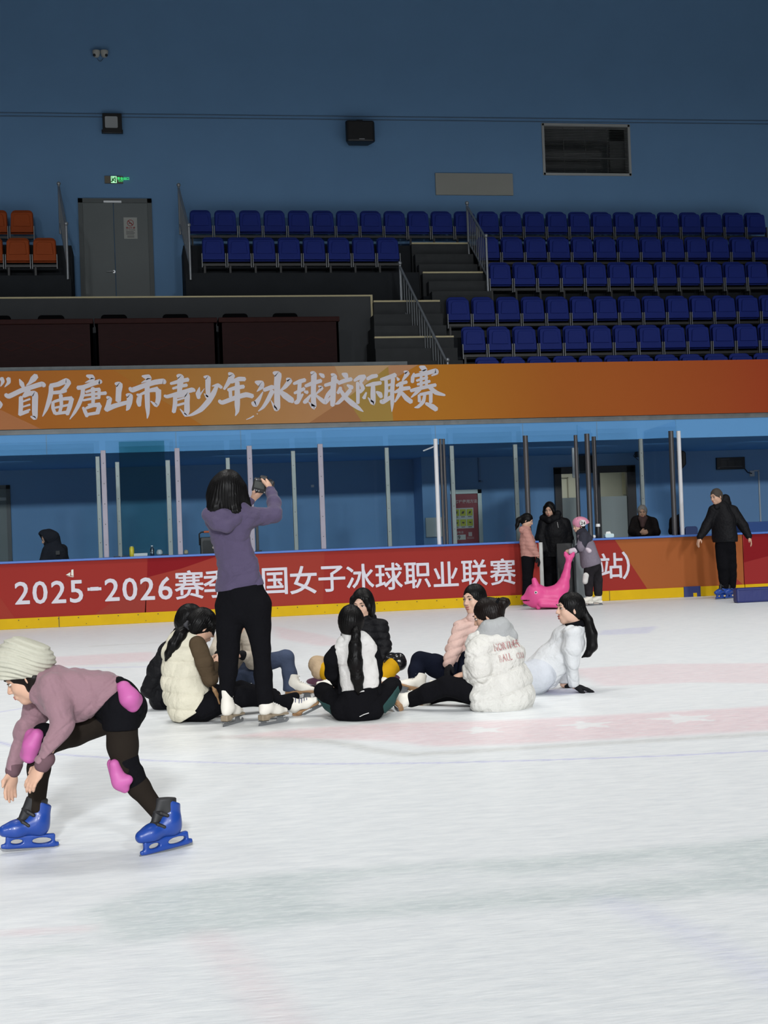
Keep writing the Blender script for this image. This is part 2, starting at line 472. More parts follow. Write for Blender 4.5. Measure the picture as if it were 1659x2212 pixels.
# flights of steps
def steps(rows, dc0, ddc, xmin=None):
    for i, (y, xl, xr, nose) in enumerate(rows):
        dc = dc0 - ddc * i; Y = YP(dc)
        a, z = XZ(xl, y, Y); b_, z2 = XZ(xr, y, Y); zz = (z + z2) / 2
        struct(MB().box(a, b_, Y, Y + .9, zz - 1.0, zz - .012).build('stair_step', STEP))
        if nose:
            struct(MB().box(a, b_, Y - .015, Y + .05, zz - .012, zz + .02).build('stair_nosing', NOSE))
steps([(526, 889, 1010, 1), (547.5, 897, 1022, 0), (569.5, 905, 1031, 0), (589, 913, 1043, 1), (606, 926, 1052, 0), (627.7, 933, 1062, 0)], 27.8, .24)
steps([(651, 807, 950, 1), (677, 807.5, 956, 0), (702, 808, 964, 0), (728.5, 809, 980, 1), (751, 811, 988, 0), (778, 811, 1000, 0), (804, 811, 1010, 1)], 26.3, .28)
# wall behind the flights
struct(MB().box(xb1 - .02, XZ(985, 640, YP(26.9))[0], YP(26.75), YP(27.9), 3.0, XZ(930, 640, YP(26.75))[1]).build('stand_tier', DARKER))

# ---------------- doors, vents, wall fittings
def onwall(px0, py0, px1, py1, Y=None):
    Y = YW if Y is None else Y; my, mx_ = (py0 + py1) / 2, (px0 + px1) / 2
    return XZ(px0, my, Y)[0], XZ(px1, my, Y)[0], XZ(mx_, py1, Y)[1], XZ(mx_, py0, Y)[1]

GREYDOOR = mat('door_grey', (.15, .17, .17), .6, vary=(2, .08))
DOORFR = mat('door_frame_grey', (.11, .125, .125), .6)
a, b_, c, d_ = onwall(172, 430, 331, 650)
d1 = thing('door_1', ((a + b_) / 2, YW, zp), 'grey double door on the platform between the orange and the blue seats', 'door'); struct(d1)
fw = .09
MB().box(a, a + fw, YW - .06, YW - .001, zp, d_).box(b_ - fw, b_, YW - .06, YW - .001, zp, d_).box(a, b_, YW - .06, YW - .001, d_ - fw, d_).build('frame', DOORFR, d1)
mid = XZ(248, 540, YW)[0]
for x0, x1 in ((a + fw, mid - .006), (mid + .006, b_ - fw)):
    MB().box(x0, x1, YW - .05, YW - .002, zp, d_ - fw).build('door_leaf', GREYDOOR, d1, bevel=.006)
hx, hz = XZ(241, 588, YW)
MB().lathe((hx + .05, YW - .05, hz), [(.03, 0), (.03, .012)], axis=(0, -1, 0)).tube([(hx + .05, YW - .06, hz), (hx + .05, YW - .10, hz), (hx - .1, YW - .10, hz)], .012).build('handle', STEEL, d1)
cx_, cz_ = XZ(241, 438, YW)
MB().box(cx_ - .16, cx_ + .2, YW - .1, YW - .05, cz_ - .02, cz_ + .02).build('door_closer', STEEL, d1)
# no smoking notice on the right leaf
sx0, sx1, sz0, sz1 = onwall(267.5, 471, 296.5, 517)
ns = thing('notice', ((sx0 + sx1) / 2, YW - .053, sz0), 'pale no-smoking notice stuck on the right leaf of the grey double door', 'sign')
PALE = mat('notice_paper', (.42, .43, .40), .7); RED = mat('notice_red', (.30, .03, .03), .7); INK = mat('notice_ink', (.06, .05, .05), .7)
MB().box(sx0, sx1, YW - .056, YW - .0515, sz0, sz1).build('sheet', PALE, ns)
sw, sh = sx1 - sx0, sz1 - sz0; mxs = (sx0 + sx1) / 2
rg = MB(); cz = sz1 - .26 * sh; rr = .25 * sw
for i in range(32):
    q0, q1 = 2 * math.pi * i / 32, 2 * math.pi * (i + 1) / 32
    rg.add([(mxs + r_ * math.cos(q), YW - .0575, cz + r_ * math.sin(q)) for q, r_ in ((q0, rr), (q0, rr * .82), (q1, rr * .82), (q1, rr))], [(0, 1, 2, 3)])
q = rr * .66; t_ = rr * .09
rg.add([(mxs - q - t_, YW - .0576, cz + q - t_), (mxs - q + t_, YW - .0576, cz + q + t_), (mxs + q + t_, YW - .0576, cz - q + t_), (mxs + q - t_, YW - .0576, cz - q - t_)], [(0, 3, 2, 1)])
letters(rg, '禁止吸烟', (sx0 + .16 * sw, YW - .056, sz1 - .53 * sh), (1, 0, 0), (0, 0, 1), .17 * sw, adv=1.0, bold=.02)
rg.build('ban_symbol', RED, ns)
ik = MB(); ik.box(mxs - rr * .55, mxs + rr * .5, YW - .0572, YW - .056, cz - rr * .2, cz - rr * .02)
letters(ik, 'NO SMOKING', (sx0 + .16 * sw, YW - .056, sz1 - .62 * sh), (1, 0, 0), (0, 0, 1), .12 * sw, gap=.04)
for j, (f0, f1) in enumerate(((.16, .72), (.16, .82), (.16, .74), (.24, .76), (.24, .76))):
    zz = sz1 - (.67 + .055 * j + (.03 if j > 2 else 0)) * sh; ik.box(sx0 + f0 * sw, sx0 + f1 * sw, YW - .0572, YW - .056, zz - .012 * sh, zz + .008 * sh)
ik.build('print', INK, ns)

# louvred opening high on the wall
w1 = thing('window_1', ((vx0 + vx1) / 2, YW, vz0), 'louvred ventilation opening in a pale frame high on the blue wall', 'vent'); struct(w1)
fr = .045
MB().box(vx0 - .01, vx0 + fr, YW - .03, YW + .2, vz0, vz1).box(vx1 - fr, vx1 + .01, YW - .03, YW + .2, vz0, vz1).box(vx0, vx1, YW - .03, YW + .2, vz0 - .01, vz0 + fr).box(vx0, vx1, YW - .03, YW + .2, vz1 - fr, vz1 + .01).build('frame', mat('vent_frame', (.42, .43, .42), .6), w1)
lv = MB(); nl = 30
for i in range(nl):
    z = vz0 + fr + (vz1 - vz0 - 2 * fr) * (i + .5) / nl
    lv.prism([(vx0 + fr, YW + .02, z - .009), (vx0 + fr, YW + .05, z + .012), (vx0 + fr, YW + .053, z + .010), (vx0 + fr, YW + .023, z - .011)], (vx1 - vx0 - 2 * fr, 0, 0))
for i in (1, 2, 3): lv.box(vx0 + (vx1 - vx0) * i / 4 - .006, vx0 + (vx1 - vx0) * i / 4 + .006, YW + .055, YW + .065, vz0 + fr, vz1 - fr)
zz = vz0 + (vz1 - vz0) * .34; lv.box(vx0 + fr, vx1 - fr, YW + .012, YW + .02, zz - .006, zz + .006)
lv.build('louvre', mat('louvre_grey', (.16, .165, .165), .5, metal=.4), w1)
bk = MB().box(vx0 - .3, vx1 + .3, YW + .9, YW + .95, vz0 - .3, vz1 + .3)
bk.build('duct_back', mat('duct_grey', (.30, .31, .31), .6, vary=(2.5, .5)), w1)
dk = MB().box(vx0 - .3, vx1 + .3, YW + .35, YW + .8, vz1 - .26, vz1 + .1).box(vx1 - .34, vx1 + .1, YW + .35, YW + .5, vz0 - .1, vz1)
dk.tube([(vx0 - .2, YW + .6, vz0 + .34), (vx1 - .5, YW + .6, vz0 + .34)], .14, 14).tube([(vx0 - .2, YW + .6, vz0 + .62), (vx1 - .5, YW + .6, vz0 + .62)], .14, 14)
dk.build('duct', mat('duct_dark', (.17, .175, .175), .5, vary=(4, .4)), w1)
# blank cream panel
a, b_, c, d_ = onwall(940, 375.5, 1107, 422.5)
tag(MB().box(a, b_, YW - .05, YW - .001, c, d_).build('wall_panel', mat('panel_cream', (.36, .36, .32), .7, vary=(1.5, .06)), org=((a + b_) / 2, YW, c), bevel=.006), 'blank cream panel on the blue wall above the seats, below the louvred opening', 'panel')
# two thin cables along the wall
for k, (y0, y1) in enumerate(((243.5, 261), (250.5, 268))):
    A = onY(-200, y0 - 200 * (y1 - y0) / 1659, YW - .012); B = onY(1860, y1 + 200 * (y1 - y0) / 1659, YW - .012)
    tag(MB().tube([A, B], .010, 6).build('cable', mat('cable_blue', (.10, .17, .27), .6), org=(A + B) / 2),
        ['upper of the two thin cables running along the blue wall', 'lower of the two thin cables running along the blue wall'][k], 'cable', 'wall cables')

# pair of dome cameras high on the wall
CREAM = mat('camera_cream', (.50, .50, .46), .5)
for px, side in ((208, -1), (225.5, 1)):
    t = thing('dome_camera', onY(px, 109, YW - .07), 'cream dome camera high on the wall, %s of the pair' % ('left' if side < 0 else 'right'), 'security camera', 'dome cameras')
    c = onY(px, 117, YW - .07)
    MB().lathe(c + np.array([0, 0, .07]), [(.078, 0), (.078, -.05), (.072, -.06), (.066, -.10), (.052, -.125), (.02, -.14)], 20).build('housing', CREAM, t, smooth=True)
    MB().lathe(c + np.array([side * .035, -.045, -.035]), [(.030, 0), (.026, .02), (.01, .03)], 14, axis=(side * .5, -.7, -.5)).build('lens', BLACKM, t, smooth=True)
    MB().box(c[0] - .04, c[0] + .04, c[1], YW - .001, c[2] + .05, c[2] + .09).build('bracket', CREAM, t)
q = [onY(210 + 13 * i / 8, 126 + 6.5 * math.sin(math.pi * i / 8), YW - .02) for i in range(9)]
tag(MB().tube(q, .007, 6).build('cable', mat('cable_blue', (.10, .17, .27), .6), org=q[4]), 'short cable looping between the two dome cameras', 'cable')
# black floodlight
c = onY(242.5, 267, YW - .12)
t = thing('floodlight', c, 'square black floodlight with a pale lens on the blue wall', 'lamp')
MB().box(c[0] - .195, c[0] + .195, c[1] - .04, c[1] + .04, c[2] - .205, c[2] + .205).build('housing', BLACKM, t, bevel=.01)
MB().rbox(c[0] - .145, c[0] + .11, c[1] - .052, c[1] - .035, c[2] - .10, c[2] + .135, .025).build('lens', mat('lens_pale', (.42, .44, .45), .3), t)
MB().box(c[0] - .22, c[0] - .195, c[1] - .02, YW, c[2] - .18, c[2] - .13).box(c[0] + .195, c[0] + .21, c[1] - .02, YW, c[2] - .18, c[2] - .13).build('bracket', BLACKM, t)
# black loudspeaker
c = onY(776, 288, YW - .3)
t = thing('loudspeaker', c, 'black loudspeaker bracketed high on the blue wall', 'loudspeaker')
sp = MB(); w_, h_ = .315, .22
sp.prism([(c[0] - w_, c[1] - .12, c[2] - h_), (c[0] - w_ + .03, c[1] - .2, c[2] - h_), (c[0] + w_ - .04, c[1] - .2, c[2] - h_), (c[0] + w_, c[1] - .12, c[2] - h_), (c[0] + w_ - .1, c[1] + .18, c[2] - h_), (c[0] - w_ + .1, c[1] + .18, c[2] - h_)][::-1], (0, 0, 2 * h_))
sp.build('cabinet', BLACKM, t, bevel=.03)
MB().box(c[0] - .25, c[0] + .25, c[1] - .212, c[1] - .19, c[2] - .16, c[2] + .18).build('grille', mat('speaker_grille', (.02, .02, .021), .8, bump=(300, .6, .005)), t)
MB().box(c[0] - .04, c[0] + .075, c[1] - .215, c[1] - .205, c[2] - .185, c[2] - .168).build('badge', mat('badge_grey', (.35, .35, .36), .4), t)
MB().box(c[0] - .05, c[0] + .08, c[1] - .02, c[1] + .06, c[2] + h_, c[2] + h_ + .06).box(c[0] - .02, c[0] + .04, c[1], YW, c[2] + h_ + .015, c[2] + h_ + .05).build('bracket', BLACKM, t)
# lit exit sign
a, b_, c, d_ = onwall(226, 381.5, 265.5, 397)
t = thing('exit_sign', ((a + b_) / 2, YW, c), 'green lit exit sign on the wall above the grey double door', 'sign')
MB().box(a, b_, YW - .05, YW - .001, c, d_).build('housing', mat('sign_housing', (.16, .14, .10), .5), t, bevel=.004)
gw = b_ - a; GREEN = mat('exit_green', (.05, .85, .22), .5, emit=.9); PALEG = mat('exit_pale', (.45, 1.0, .55), .5, emit=.9)
x0, x1 = a + .35 * gw, a + .66 * gw; hh = d_ - c
MB().box(x0, x1, YW - .054, YW - .05, c + .03 * hh, d_ - .03 * hh).build('door_symbol', PALEG, t)
xm = (x0 + x1) / 2; rm = MB(); yy = YW - .057
rm.lathe((xm + .01, yy, d_ - .25 * hh), [(.014, 0), (.014, .003)], 10, (0, -1, 0))
for P in ([(0, .12), (-.02, -.12)], [(0, .1), (-.04, .02)], [(0, .1), (.045, .03)], [(-.02, -.12), (.03, -.22), (.02, -.36)], [(-.02, -.12), (-.035, -.25), (-.06, -.3)]):
    rm.tube([(xm + p0, yy, (c + d_) / 2 + p1 * hh) for p0, p1 in P], .010, 6)
rm.box(x0 + .015, x0 + .03, yy, yy + .002, c + .1 * hh, d_ - .1 * hh).box(x1 - .03, x1 - .015, yy, yy + .002, c + .1 * hh, d_ - .1 * hh)
rm.build('running_figure', mat('exit_dark', (.01, .20, .05), .5), t)
lt = MB(); letters(lt, '安全出口', (x1 + .01, YW - .05, c + .50 * hh), (1, 0, 0), (0, 0, 1), .062, adv=1.0, bold=.02); letters(lt, 'EXIT', (x1 + .04, YW - .05, c + .2 * hh), (1, 0, 0), (0, 0, 1), .05)
lt.build('lettering', GREEN, t)
# ================================================================== seats and railings of the stand
SEAT_BLUE = mat('seat_blue', (.013, .030, .23), .55, spec=.2, vary=(2, .1))
SEAT_ORANGE = mat('seat_orange', (.36, .065, .012), .55, spec=.2, vary=(2, .1))
SEATLEG = mat('seat_bracket', (.20, .21, .22), .5, metal=.5)
def make_seat(name, loc, m, label, group):
    """folded tip-up seat, base at the tread, back towards the wall"""
    t = thing(name, loc, label, 'seat', group)
    x, y, z = (float(c) for c in loc); w_ = .225
    def panel(y0, y1, z0, z1, lean, r, w=w_, taper=.012):
        mb = MB(); R_ = []
        prof = [(-w, z0), (w, z0), (w - taper, z1 - r)]
        for i in range(1, 5):
            q = math.radians(90 * i / 4); prof.append((w - taper - r + r * math.cos(q), z1 - r + r * math.sin(q)))
        for i in range(0, 5):
            q = math.radians(90 + 90 * i / 4); prof.append((-w + taper + r + r * math.cos(q), z1 - r + r * math.sin(q)))
        A = [(x + a, y + y0 + lean * (b - z0), z + b) for a, b in prof]; B = [(x + a, y + y1 + lean * (b - z0), z + b) for a, b in prof]
        k = len(A); mb.add(A + B, [tuple(range(k)), tuple(range(k, 2 * k))[::-1]] + [(i, k + i, k + (i + 1) % k, (i + 1) % k) for i in range(k)])
        return mb
    panel(.06, .10, .36, SEATH, .16, .09).build('backrest', m, t, bevel=.012)
    p = panel(-.03, .03, .38, .79, .10, .05, w_ - .004)
    p.build('seat_pan', m, t, bevel=.015)
    pr = panel(-.042, -.02, .50, .745, .10, .05, w_ - .06, .02); pr.build('pan_rib', m, t, bevel=.008)
    for sx in (-1, 1):
        lg = MB().box(x + sx * .232 - .008, x + sx * .232 + .008, y - .045, y + .06, z + .22, z + .50)
        lg.build('bracket', SEATLEG, t)
    MB().box(x - .24, x + .24, y + .0, y + .08, z + .26, z + .31).build('beam', BLACKM, t)
    MB().box(x - .20, x - .16, y + .02, y + .06, z + .0, z + .27).build('leg', BLACKM, t)
    return t

ORD = ['first', 'second', 'third', 'fourth', 'fifth', 'sixth', 'seventh', 'eighth', 'ninth', 'tenth', 'eleventh', 'twelfth', 'thirteenth',
       'fourteenth', 'fifteenth', 'sixteenth', 'seventeenth', 'eighteenth', 'nineteenth', 'twentieth', 'twenty-first', 'twenty-second', 'twenty-third', 'twenty-fourth', 'twenty-fifth', 'twenty-sixth', 'twenty-seventh']
def seat_row(px0, py, dc, n, pitch, m, fmt, group, proto, cache={}):
    Y = YP(dc); p0 = onY(px0, py, Y); z = p0[2] - SEATH
    for i in range(n):
        loc = (p0[0] + pitch * i, Y, z)
        lab = fmt % ORD[i]
        if proto not in cache: cache[proto] = make_seat('stadium_seat', loc, m, lab, group)
        else: dup(cache[proto], loc, lab, group)
# px0 = pixel of the top middle of the leftmost seat
seat_row(432.5, 450, 28.27, 25, .502, SEAT_BLUE, 'blue folded seat of the top row by the wall, %s from its left end', 'blue seats of the top row', 'b')
seat_row(460, 509, 27.5, 8, .502, SEAT_BLUE, 'blue folded seat of the short second row, %s from its left end', 'blue seats of the short second row', 'b')
seat_row(1055, 508, 27.5, 14, .502, SEAT_BLUE, 'blue folded seat of the second row right of the steps, %s along', 'blue seats of the second row on the right', 'b')
seat_row(1080, 563.5, 26.9, 13, .502, SEAT_BLUE, 'blue folded seat of the third row down, %s from the steps', 'blue seats of the third row', 'b')
seat_row(990, 639, 26.25, 15, .502, SEAT_BLUE, 'blue folded seat of the fourth row down, %s from the steps', 'blue seats of the fourth row', 'b')
seat_row(1023, 703, 25.5, 14, .502, SEAT_BLUE, 'blue folded seat of the fifth row down, %s from the steps', 'blue seats of the fifth row', 'b')
seat_row(1054, 769, 24.85, 13, .502, SEAT_BLUE, 'blue folded seat mostly hidden by the orange banner, %s from the left', 'blue seats of the lowest row', 'b')
p0 = onY(46.5, 450, YP(28.27))
seat_row(46.5 - 57, 450, 28.27, 2, .502, SEAT_ORANGE, 'orange folded seat of the back row by the grey door, %s from the left', 'orange seats', 'o')
seat_row(97 - 118, 510, 27.5, 3, .502, SEAT_ORANGE, 'orange folded seat of the front row by the grey door, %s from the left', 'orange seats', 'o')
# dark arm at the open end of each orange row and of the blue rows
def railing(name, top, label, posts, nb, drop=.92, drops=None, r=.024):
    """sloping steel railing: top rail points from back to front, uprights and thin bars"""
    T = [np.asarray(p) for p in top]
    t = thing(name, T[0] - np.array([0, 0, drop]), label, 'railing', 'stand railings')
    MB().tube(T, r, 10).build('top_rail', RAIL, t, smooth=True)
    bt = [p - np.array([0, 0, drop * .80]) for p in T]
    MB().tube(bt, r * .7, 8).build('bottom_rail', RAIL, t, smooth=True)
    def at(f):
        L_ = [np.linalg.norm(b - a) for a, b in zip(T[:-1], T[1:])]; s_ = f * sum(L_)
        for (a, b), l in zip(zip(T[:-1], T[1:]), L_):
            if s_ <= l + 1e-9: return a + (b - a) * s_ / l
            s_ -= l
        return T[-1]
    for f, d in posts:
        p = at(f); mb = MB().tube([p - np.array([0, 0, d]), p + np.array([0, 0, .03])], r * 1.05, 10)
        mb.lathe(p + np.array([0, 0, .03]), [(.01, 0), (.034, .015), (.042, .04), (.034, .066), (.01, .08)], 12)
        mb.build('post', RAIL, t, smooth=True)
    for i in range(nb):
        p = at((i + .5) / nb); MB().tube([p - np.array([0, 0, drop * .80]), p], .010, 6).build('baluster', RAIL, t)
    return t
def rail_px(a, dca, b, dcb): return [PX(a[0], a[1], dca), PX(b[0], b[1], dcb)]
railing('railing', rail_px((127, 404), 28.6, (143, 491), 27.15), 'steel railing between the orange seats and the grey door', ((0, .95), (1, 1.0)), 9)
railing('railing', rail_px((386, 407), 28.6, (408, 494), 27.15), 'steel railing between the grey door and the blue seats', ((0, .95), (1, 1.0)), 9)
railing('railing', rail_px((1009, 446), 27.9, (1050, 517), 26.7), 'steel railing on the upper steps between the blue seats', ((0, 1.0), (1, 1.05)), 10)
railing('railing', rail_px((864, 576), 26.5, (967, 786), 24.5), 'steel railing on the lower steps running down behind the orange banner', ((0, 1.0), (1, 1.05)), 18)

# ---------------- desks, chair backs and rail behind the banner
DESK = mat('desk_mahogany', (.022, .006, .006), .6, spec=.12, vary=(6, .35), stretch=(1, 1, 6))
DESKT = mat('desk_top', (.03, .008, .007), .6, spec=.12, vary=(6, .3))
INLAY = mat('desk_inlay', (.045, .010, .008), .6, spec=.1)
YD = YP(25.2)
edges = [-268, -32, 204, 472, 736]
lab = ['dark red desk at the left edge of the photo behind the rail', 'dark red desk second from the left behind the rail', 'dark red desk third from the left with diamond inlays', 'dark red desk at the right end of the row by the steps']
for i in range(4):
    x0 = XZ(edges[i], 740, YD)[0] + .012; x1 = XZ(edges[i + 1], 740, YD)[0] - .012
    zt = XZ(400, 687, YD)[1]; zb_ = zfl - .1
    t = thing('desk', ((x0 + x1) / 2, YD + .3, zb_), lab[i], 'desk', 'row of desks')
    MB().box(x0, x1, YD - .04, YD + .42, zt - .09, zt).build('desk_top', DESKT, t, bevel=.01)
    MB().box(x0 + .02, x1 - .02, YD, YD + .03, zb_, zt - .09).box(x0 + .02, x0 + .06, YD, YD + .40, zb_, zt - .09).box(x1 - .06, x1 - .02, YD, YD + .40, zb_, zt - .09).build('front_panel', DESK, t)
    for k in (-1, 0, 1):
        cx = (x0 + x1) / 2 + k * (x1 - x0) * .27; cz = (zt + zb_) / 2 + .06; rx, rz = .25, .10
        md = MB(); A = [(cx + rx, cz), (cx, cz + rz), (cx - rx, cz), (cx, cz - rz)]; B = [(cx + rx * .9, cz), (cx, cz + rz * .87), (cx - rx * .9, cz), (cx, cz - rz * .87)]
        md.add([(a, YD - .008, b) for a, b in A] + [(a, YD - .008, b) for a, b in B] + [(a, YD + .002, b) for a, b in A], [(j, (j + 1) % 4, 4 + (j + 1) % 4, 4 + j) for j in range(4)] + [(j, 8 + j, 8 + (j + 1) % 4, (j + 1) % 4) for j in range(4)])
        md.build('inlay', INLAY, t)
CH = mat('chair_black', (.003, .003, .004), .8, spec=.05)
chair0 = None
for i, px in enumerate((-6, 110, 246, 379, 508, 616)):
    p = onY(px, 681.5, YP(26.12)); z0 = zfl - .1
    lab_ = 'black chair behind the dark red desks, %s from the left' % ORD[i]
    if chair0 is None:
        cz0 = p[2]
        t = chair0 = thing('conference_chair', (p[0], p[1], z0), lab_, 'chair', 'chairs behind the desks')
        MB().rbox(p[0] - .24, p[0] + .24, p[1], p[1] + .06, z0 + .5, cz0, .07).build('backrest', CH, t, bevel=.015)
        MB().rbox(p[0] - .23, p[0] + .23, p[1] - .42, p[1], z0 + .42, z0 + .48, .02, axis='x').build('seat', CH, t, bevel=.015) if 0 else MB().box(p[0] - .23, p[0] + .23, p[1] - .34, p[1], z0 + .42, z0 + .48).build('seat', CH, t, bevel=.015)
        for sx in (-1, 1):
            for yy in (-.31, .03): MB().tube([(p[0] + sx * .2, p[1] + yy, z0), (p[0] + sx * .2, p[1] + yy, z0 + (.44 if yy < 0 else .6))], .014, 8).build('leg', RAIL, t)
    else: dup(chair0, (p[0], p[1], z0), lab_)
A = onY(-200, 802.5, YP(24.12)); B = onY(879, 783.5, YP(24.12))
t = thing('guard_rail', (A + B) / 2 - np.array([0, 0, .4]), 'flat pale steel rail lying just above the orange banner on the left', 'railing')
MB().box(A[0], B[0], A[1] - .03, A[1] + .05, (A[2] + B[2]) / 2 - .035, (A[2] + B[2]) / 2 + .03).build('rail', mat('rail_galvanised', (.16, .18, .185), .6, spec=.2, metal=.2, vary=(7, .3)), t)
for px in (196, 391, 403, 580, 705, 870):
    p = onY(px, 795, YP(24.12)); MB().box(p[0] - .025, p[0] + .025, p[1] - .01, p[1] + .03, p[2] - .5, (A[2] + B[2]) / 2 - .03).build('post', RAIL, t)

# ================================================================== the orange banner
def ramp_x_mat(name, stops, x0, x1, rough=.55):
    """printed colour gradient along X, stops = [(f, colour)]"""
    m = bpy.data.materials.new(name); m.use_nodes = True
    nt = m.node_tree; N = nt.nodes; L = nt.links; b = N['Principled BSDF']
    tc = N.new('ShaderNodeTexCoord'); sp = N.new('ShaderNodeSeparateXYZ'); mr = N.new('ShaderNodeMapRange'); cr = N.new('ShaderNodeValToRGB')
    mr.inputs[1].default_value = x0; mr.inputs[2].default_value = x1
    L.new(tc.outputs['Object'], sp.inputs[0]); L.new(sp.outputs[0], mr.inputs[0]); L.new(mr.outputs[0], cr.inputs[0])
    e = cr.color_ramp.elements
    e[0].position, e[0].color = stops[0][0], (*stops[0][1], 1); e[1].position, e[1].color = stops[-1][0], (*stops[-1][1], 1)
    for f, c in stops[1:-1]:
        q = e.new(f); q.color = (*c, 1)
    L.new(cr.outputs[0], b.inputs['Base Color']); b.inputs['Roughness'].default_value = rough; b.inputs['Specular IOR Level'].default_value = .1
    return m
YBN = YO - .06
bl = onY(-330, 0, YBN)[0]; br = onY(1990, 0, YBN)[0]
zt0, zt1 = XZ(0, 803, YBN)[1], XZ(1659, 775.5, YBN)[1]
zb0, zb1 = XZ(0, 930.5, YBN)[1], XZ(1659, 889, YBN)[1]
zt, zb_ = (zt0 + zt1) / 2, (zb0 + zb1) / 2
print('banner z', zt0, zt1, zb0, zb1)
bn = thing('banner', ((bl + br) / 2, YBN, zb_), 'long orange banner with pale brush lettering hanging along the front of the stand', 'banner')
bx = lambda px, py=840: XZ(px, py, YBN)[0]
ox = origin(bn)[0]
C_OR, C_DK, C_RED = (.62, .25, .035), (.56, .20, .035), (.55, .045, .03)
base = ramp_x_mat('banner_print', [(0, (0.425, 0.113, 0.021)), (.18, (0.493, 0.170, 0.025)), (.5, (0.560, 0.212, 0.021)), (.62, (0.493, 0.135, 0.021)), (.78, (0.441, 0.085, 0.021)), (.9, (0.425, 0.039, 0.021)), (1, (0.382, 0.021, 0.021))], bl - ox, br - ox)
MB().box(bl, br, YBN - .006, YBN + .006, zb_, zt).build('sheet', base, bn)
def bpoly(name, px, m, lift):
    P = []
    for x, y in px:
        a, z = XZ(x, y, YBN); P.append((a, YBN - .006 - lift, min(max(z, zb_), zt)))
    return MB().prism(P, (0, lift * .9, 0)).build(name, m, bn)
bpoly('print_field', [(240, 700), (900, 700), (690, 990), (440, 990)], ramp_x_mat('banner_tan', [(0, (0.493, 0.191, 0.028)), (.35, (0.510, 0.241, 0.064)), (1, (0.560, 0.283, 0.142))], bx(300) - ox, bx(800) - ox), .002)
bpoly('print_field', [(722, 780), (842, 780), (752, 858)], mat('banner_sand', (0.560, 0.326, 0.142), .55), .004)
bpoly('print_field', [(668, 918), (748, 860), (782, 930), (680, 935)], mat('banner_rust', (0.389, 0.142, 0.026), .55), .004)
bpoly('print_field', [(745, 862), (838, 788), (850, 930), (777, 930)], mat('banner_olive', (0.408, 0.234, 0.014), .55), .0035)
bpoly('print_field', [(0 - 300, 700), (-300, 990), (150, 990), (90, 960), (-10, 880)], mat('banner_left', (0.476, 0.149, 0.021), .55), .0015)
# brush lettering: every stroke a band of changing width, traced along its middle
def brush(mb, strokes, s, ox_, oy_, lift=.012):
    for si, st in enumerate(strokes):
        lift += .0001
        P = np.array([(a / s + ox_, b / s + oy_) for a, b, c in st]); W = np.array([c / s for a, b, c in st]) * .5
        # smooth the middle line
        k = len(P); T = np.linspace(0, k - 1, (k - 1) * 5 + 1); out = []
        for t in T:
            i = min(int(t), k - 2); u = t - i
            p0, p1, p2, p3 = P[max(i - 1, 0)], P[i], P[i + 1], P[min(i + 2, k - 1)]
            q = .5 * (2 * p1 + (p2 - p0) * u + (2 * p0 - 5 * p1 + 4 * p2 - p3) * u * u + (3 * p1 - p0 - 3 * p2 + p3) * u ** 3)
            q = .6 * q + .4 * (p1 + (p2 - p1) * u)
            out.append((q, W[i] + (W[i + 1] - W[i]) * u))
        L_, R_ = [], []
        for i, (q, w_) in enumerate(out):
            d = out[min(i + 1, len(out) - 1)][0] - out[max(i - 1, 0)][0]; d = d / (np.linalg.norm(d) + 1e-9); n = np.array([-d[1], d[0]])
            L_.append(q + n * w_); R_.append(q - n * w_)
        d0 = out[0][0] - out[1][0]; d0 /= np.linalg.norm(d0) + 1e-9; d1 = out[-1][0] - out[-2][0]; d1 /= np.linalg.norm(d1) + 1e-9
        V = [*L_, out[-1][0] + d1 * out[-1][1] * .55, *R_[::-1], out[0][0] + d0 * out[0][1] * .55]
        m_ = len(L_); Q = [tuple(onY(x, y, YBN - lift)) for x, y in V]
        F = [(i, i + 1, 2 * m_ - i - 1, 2 * m_ - i) for i in range(m_ - 1)] + [(m_ - 1, m_, m_ + 1), (2 * m_ + 1, 0, 2 * m_)]
        mb.add(Q, F)
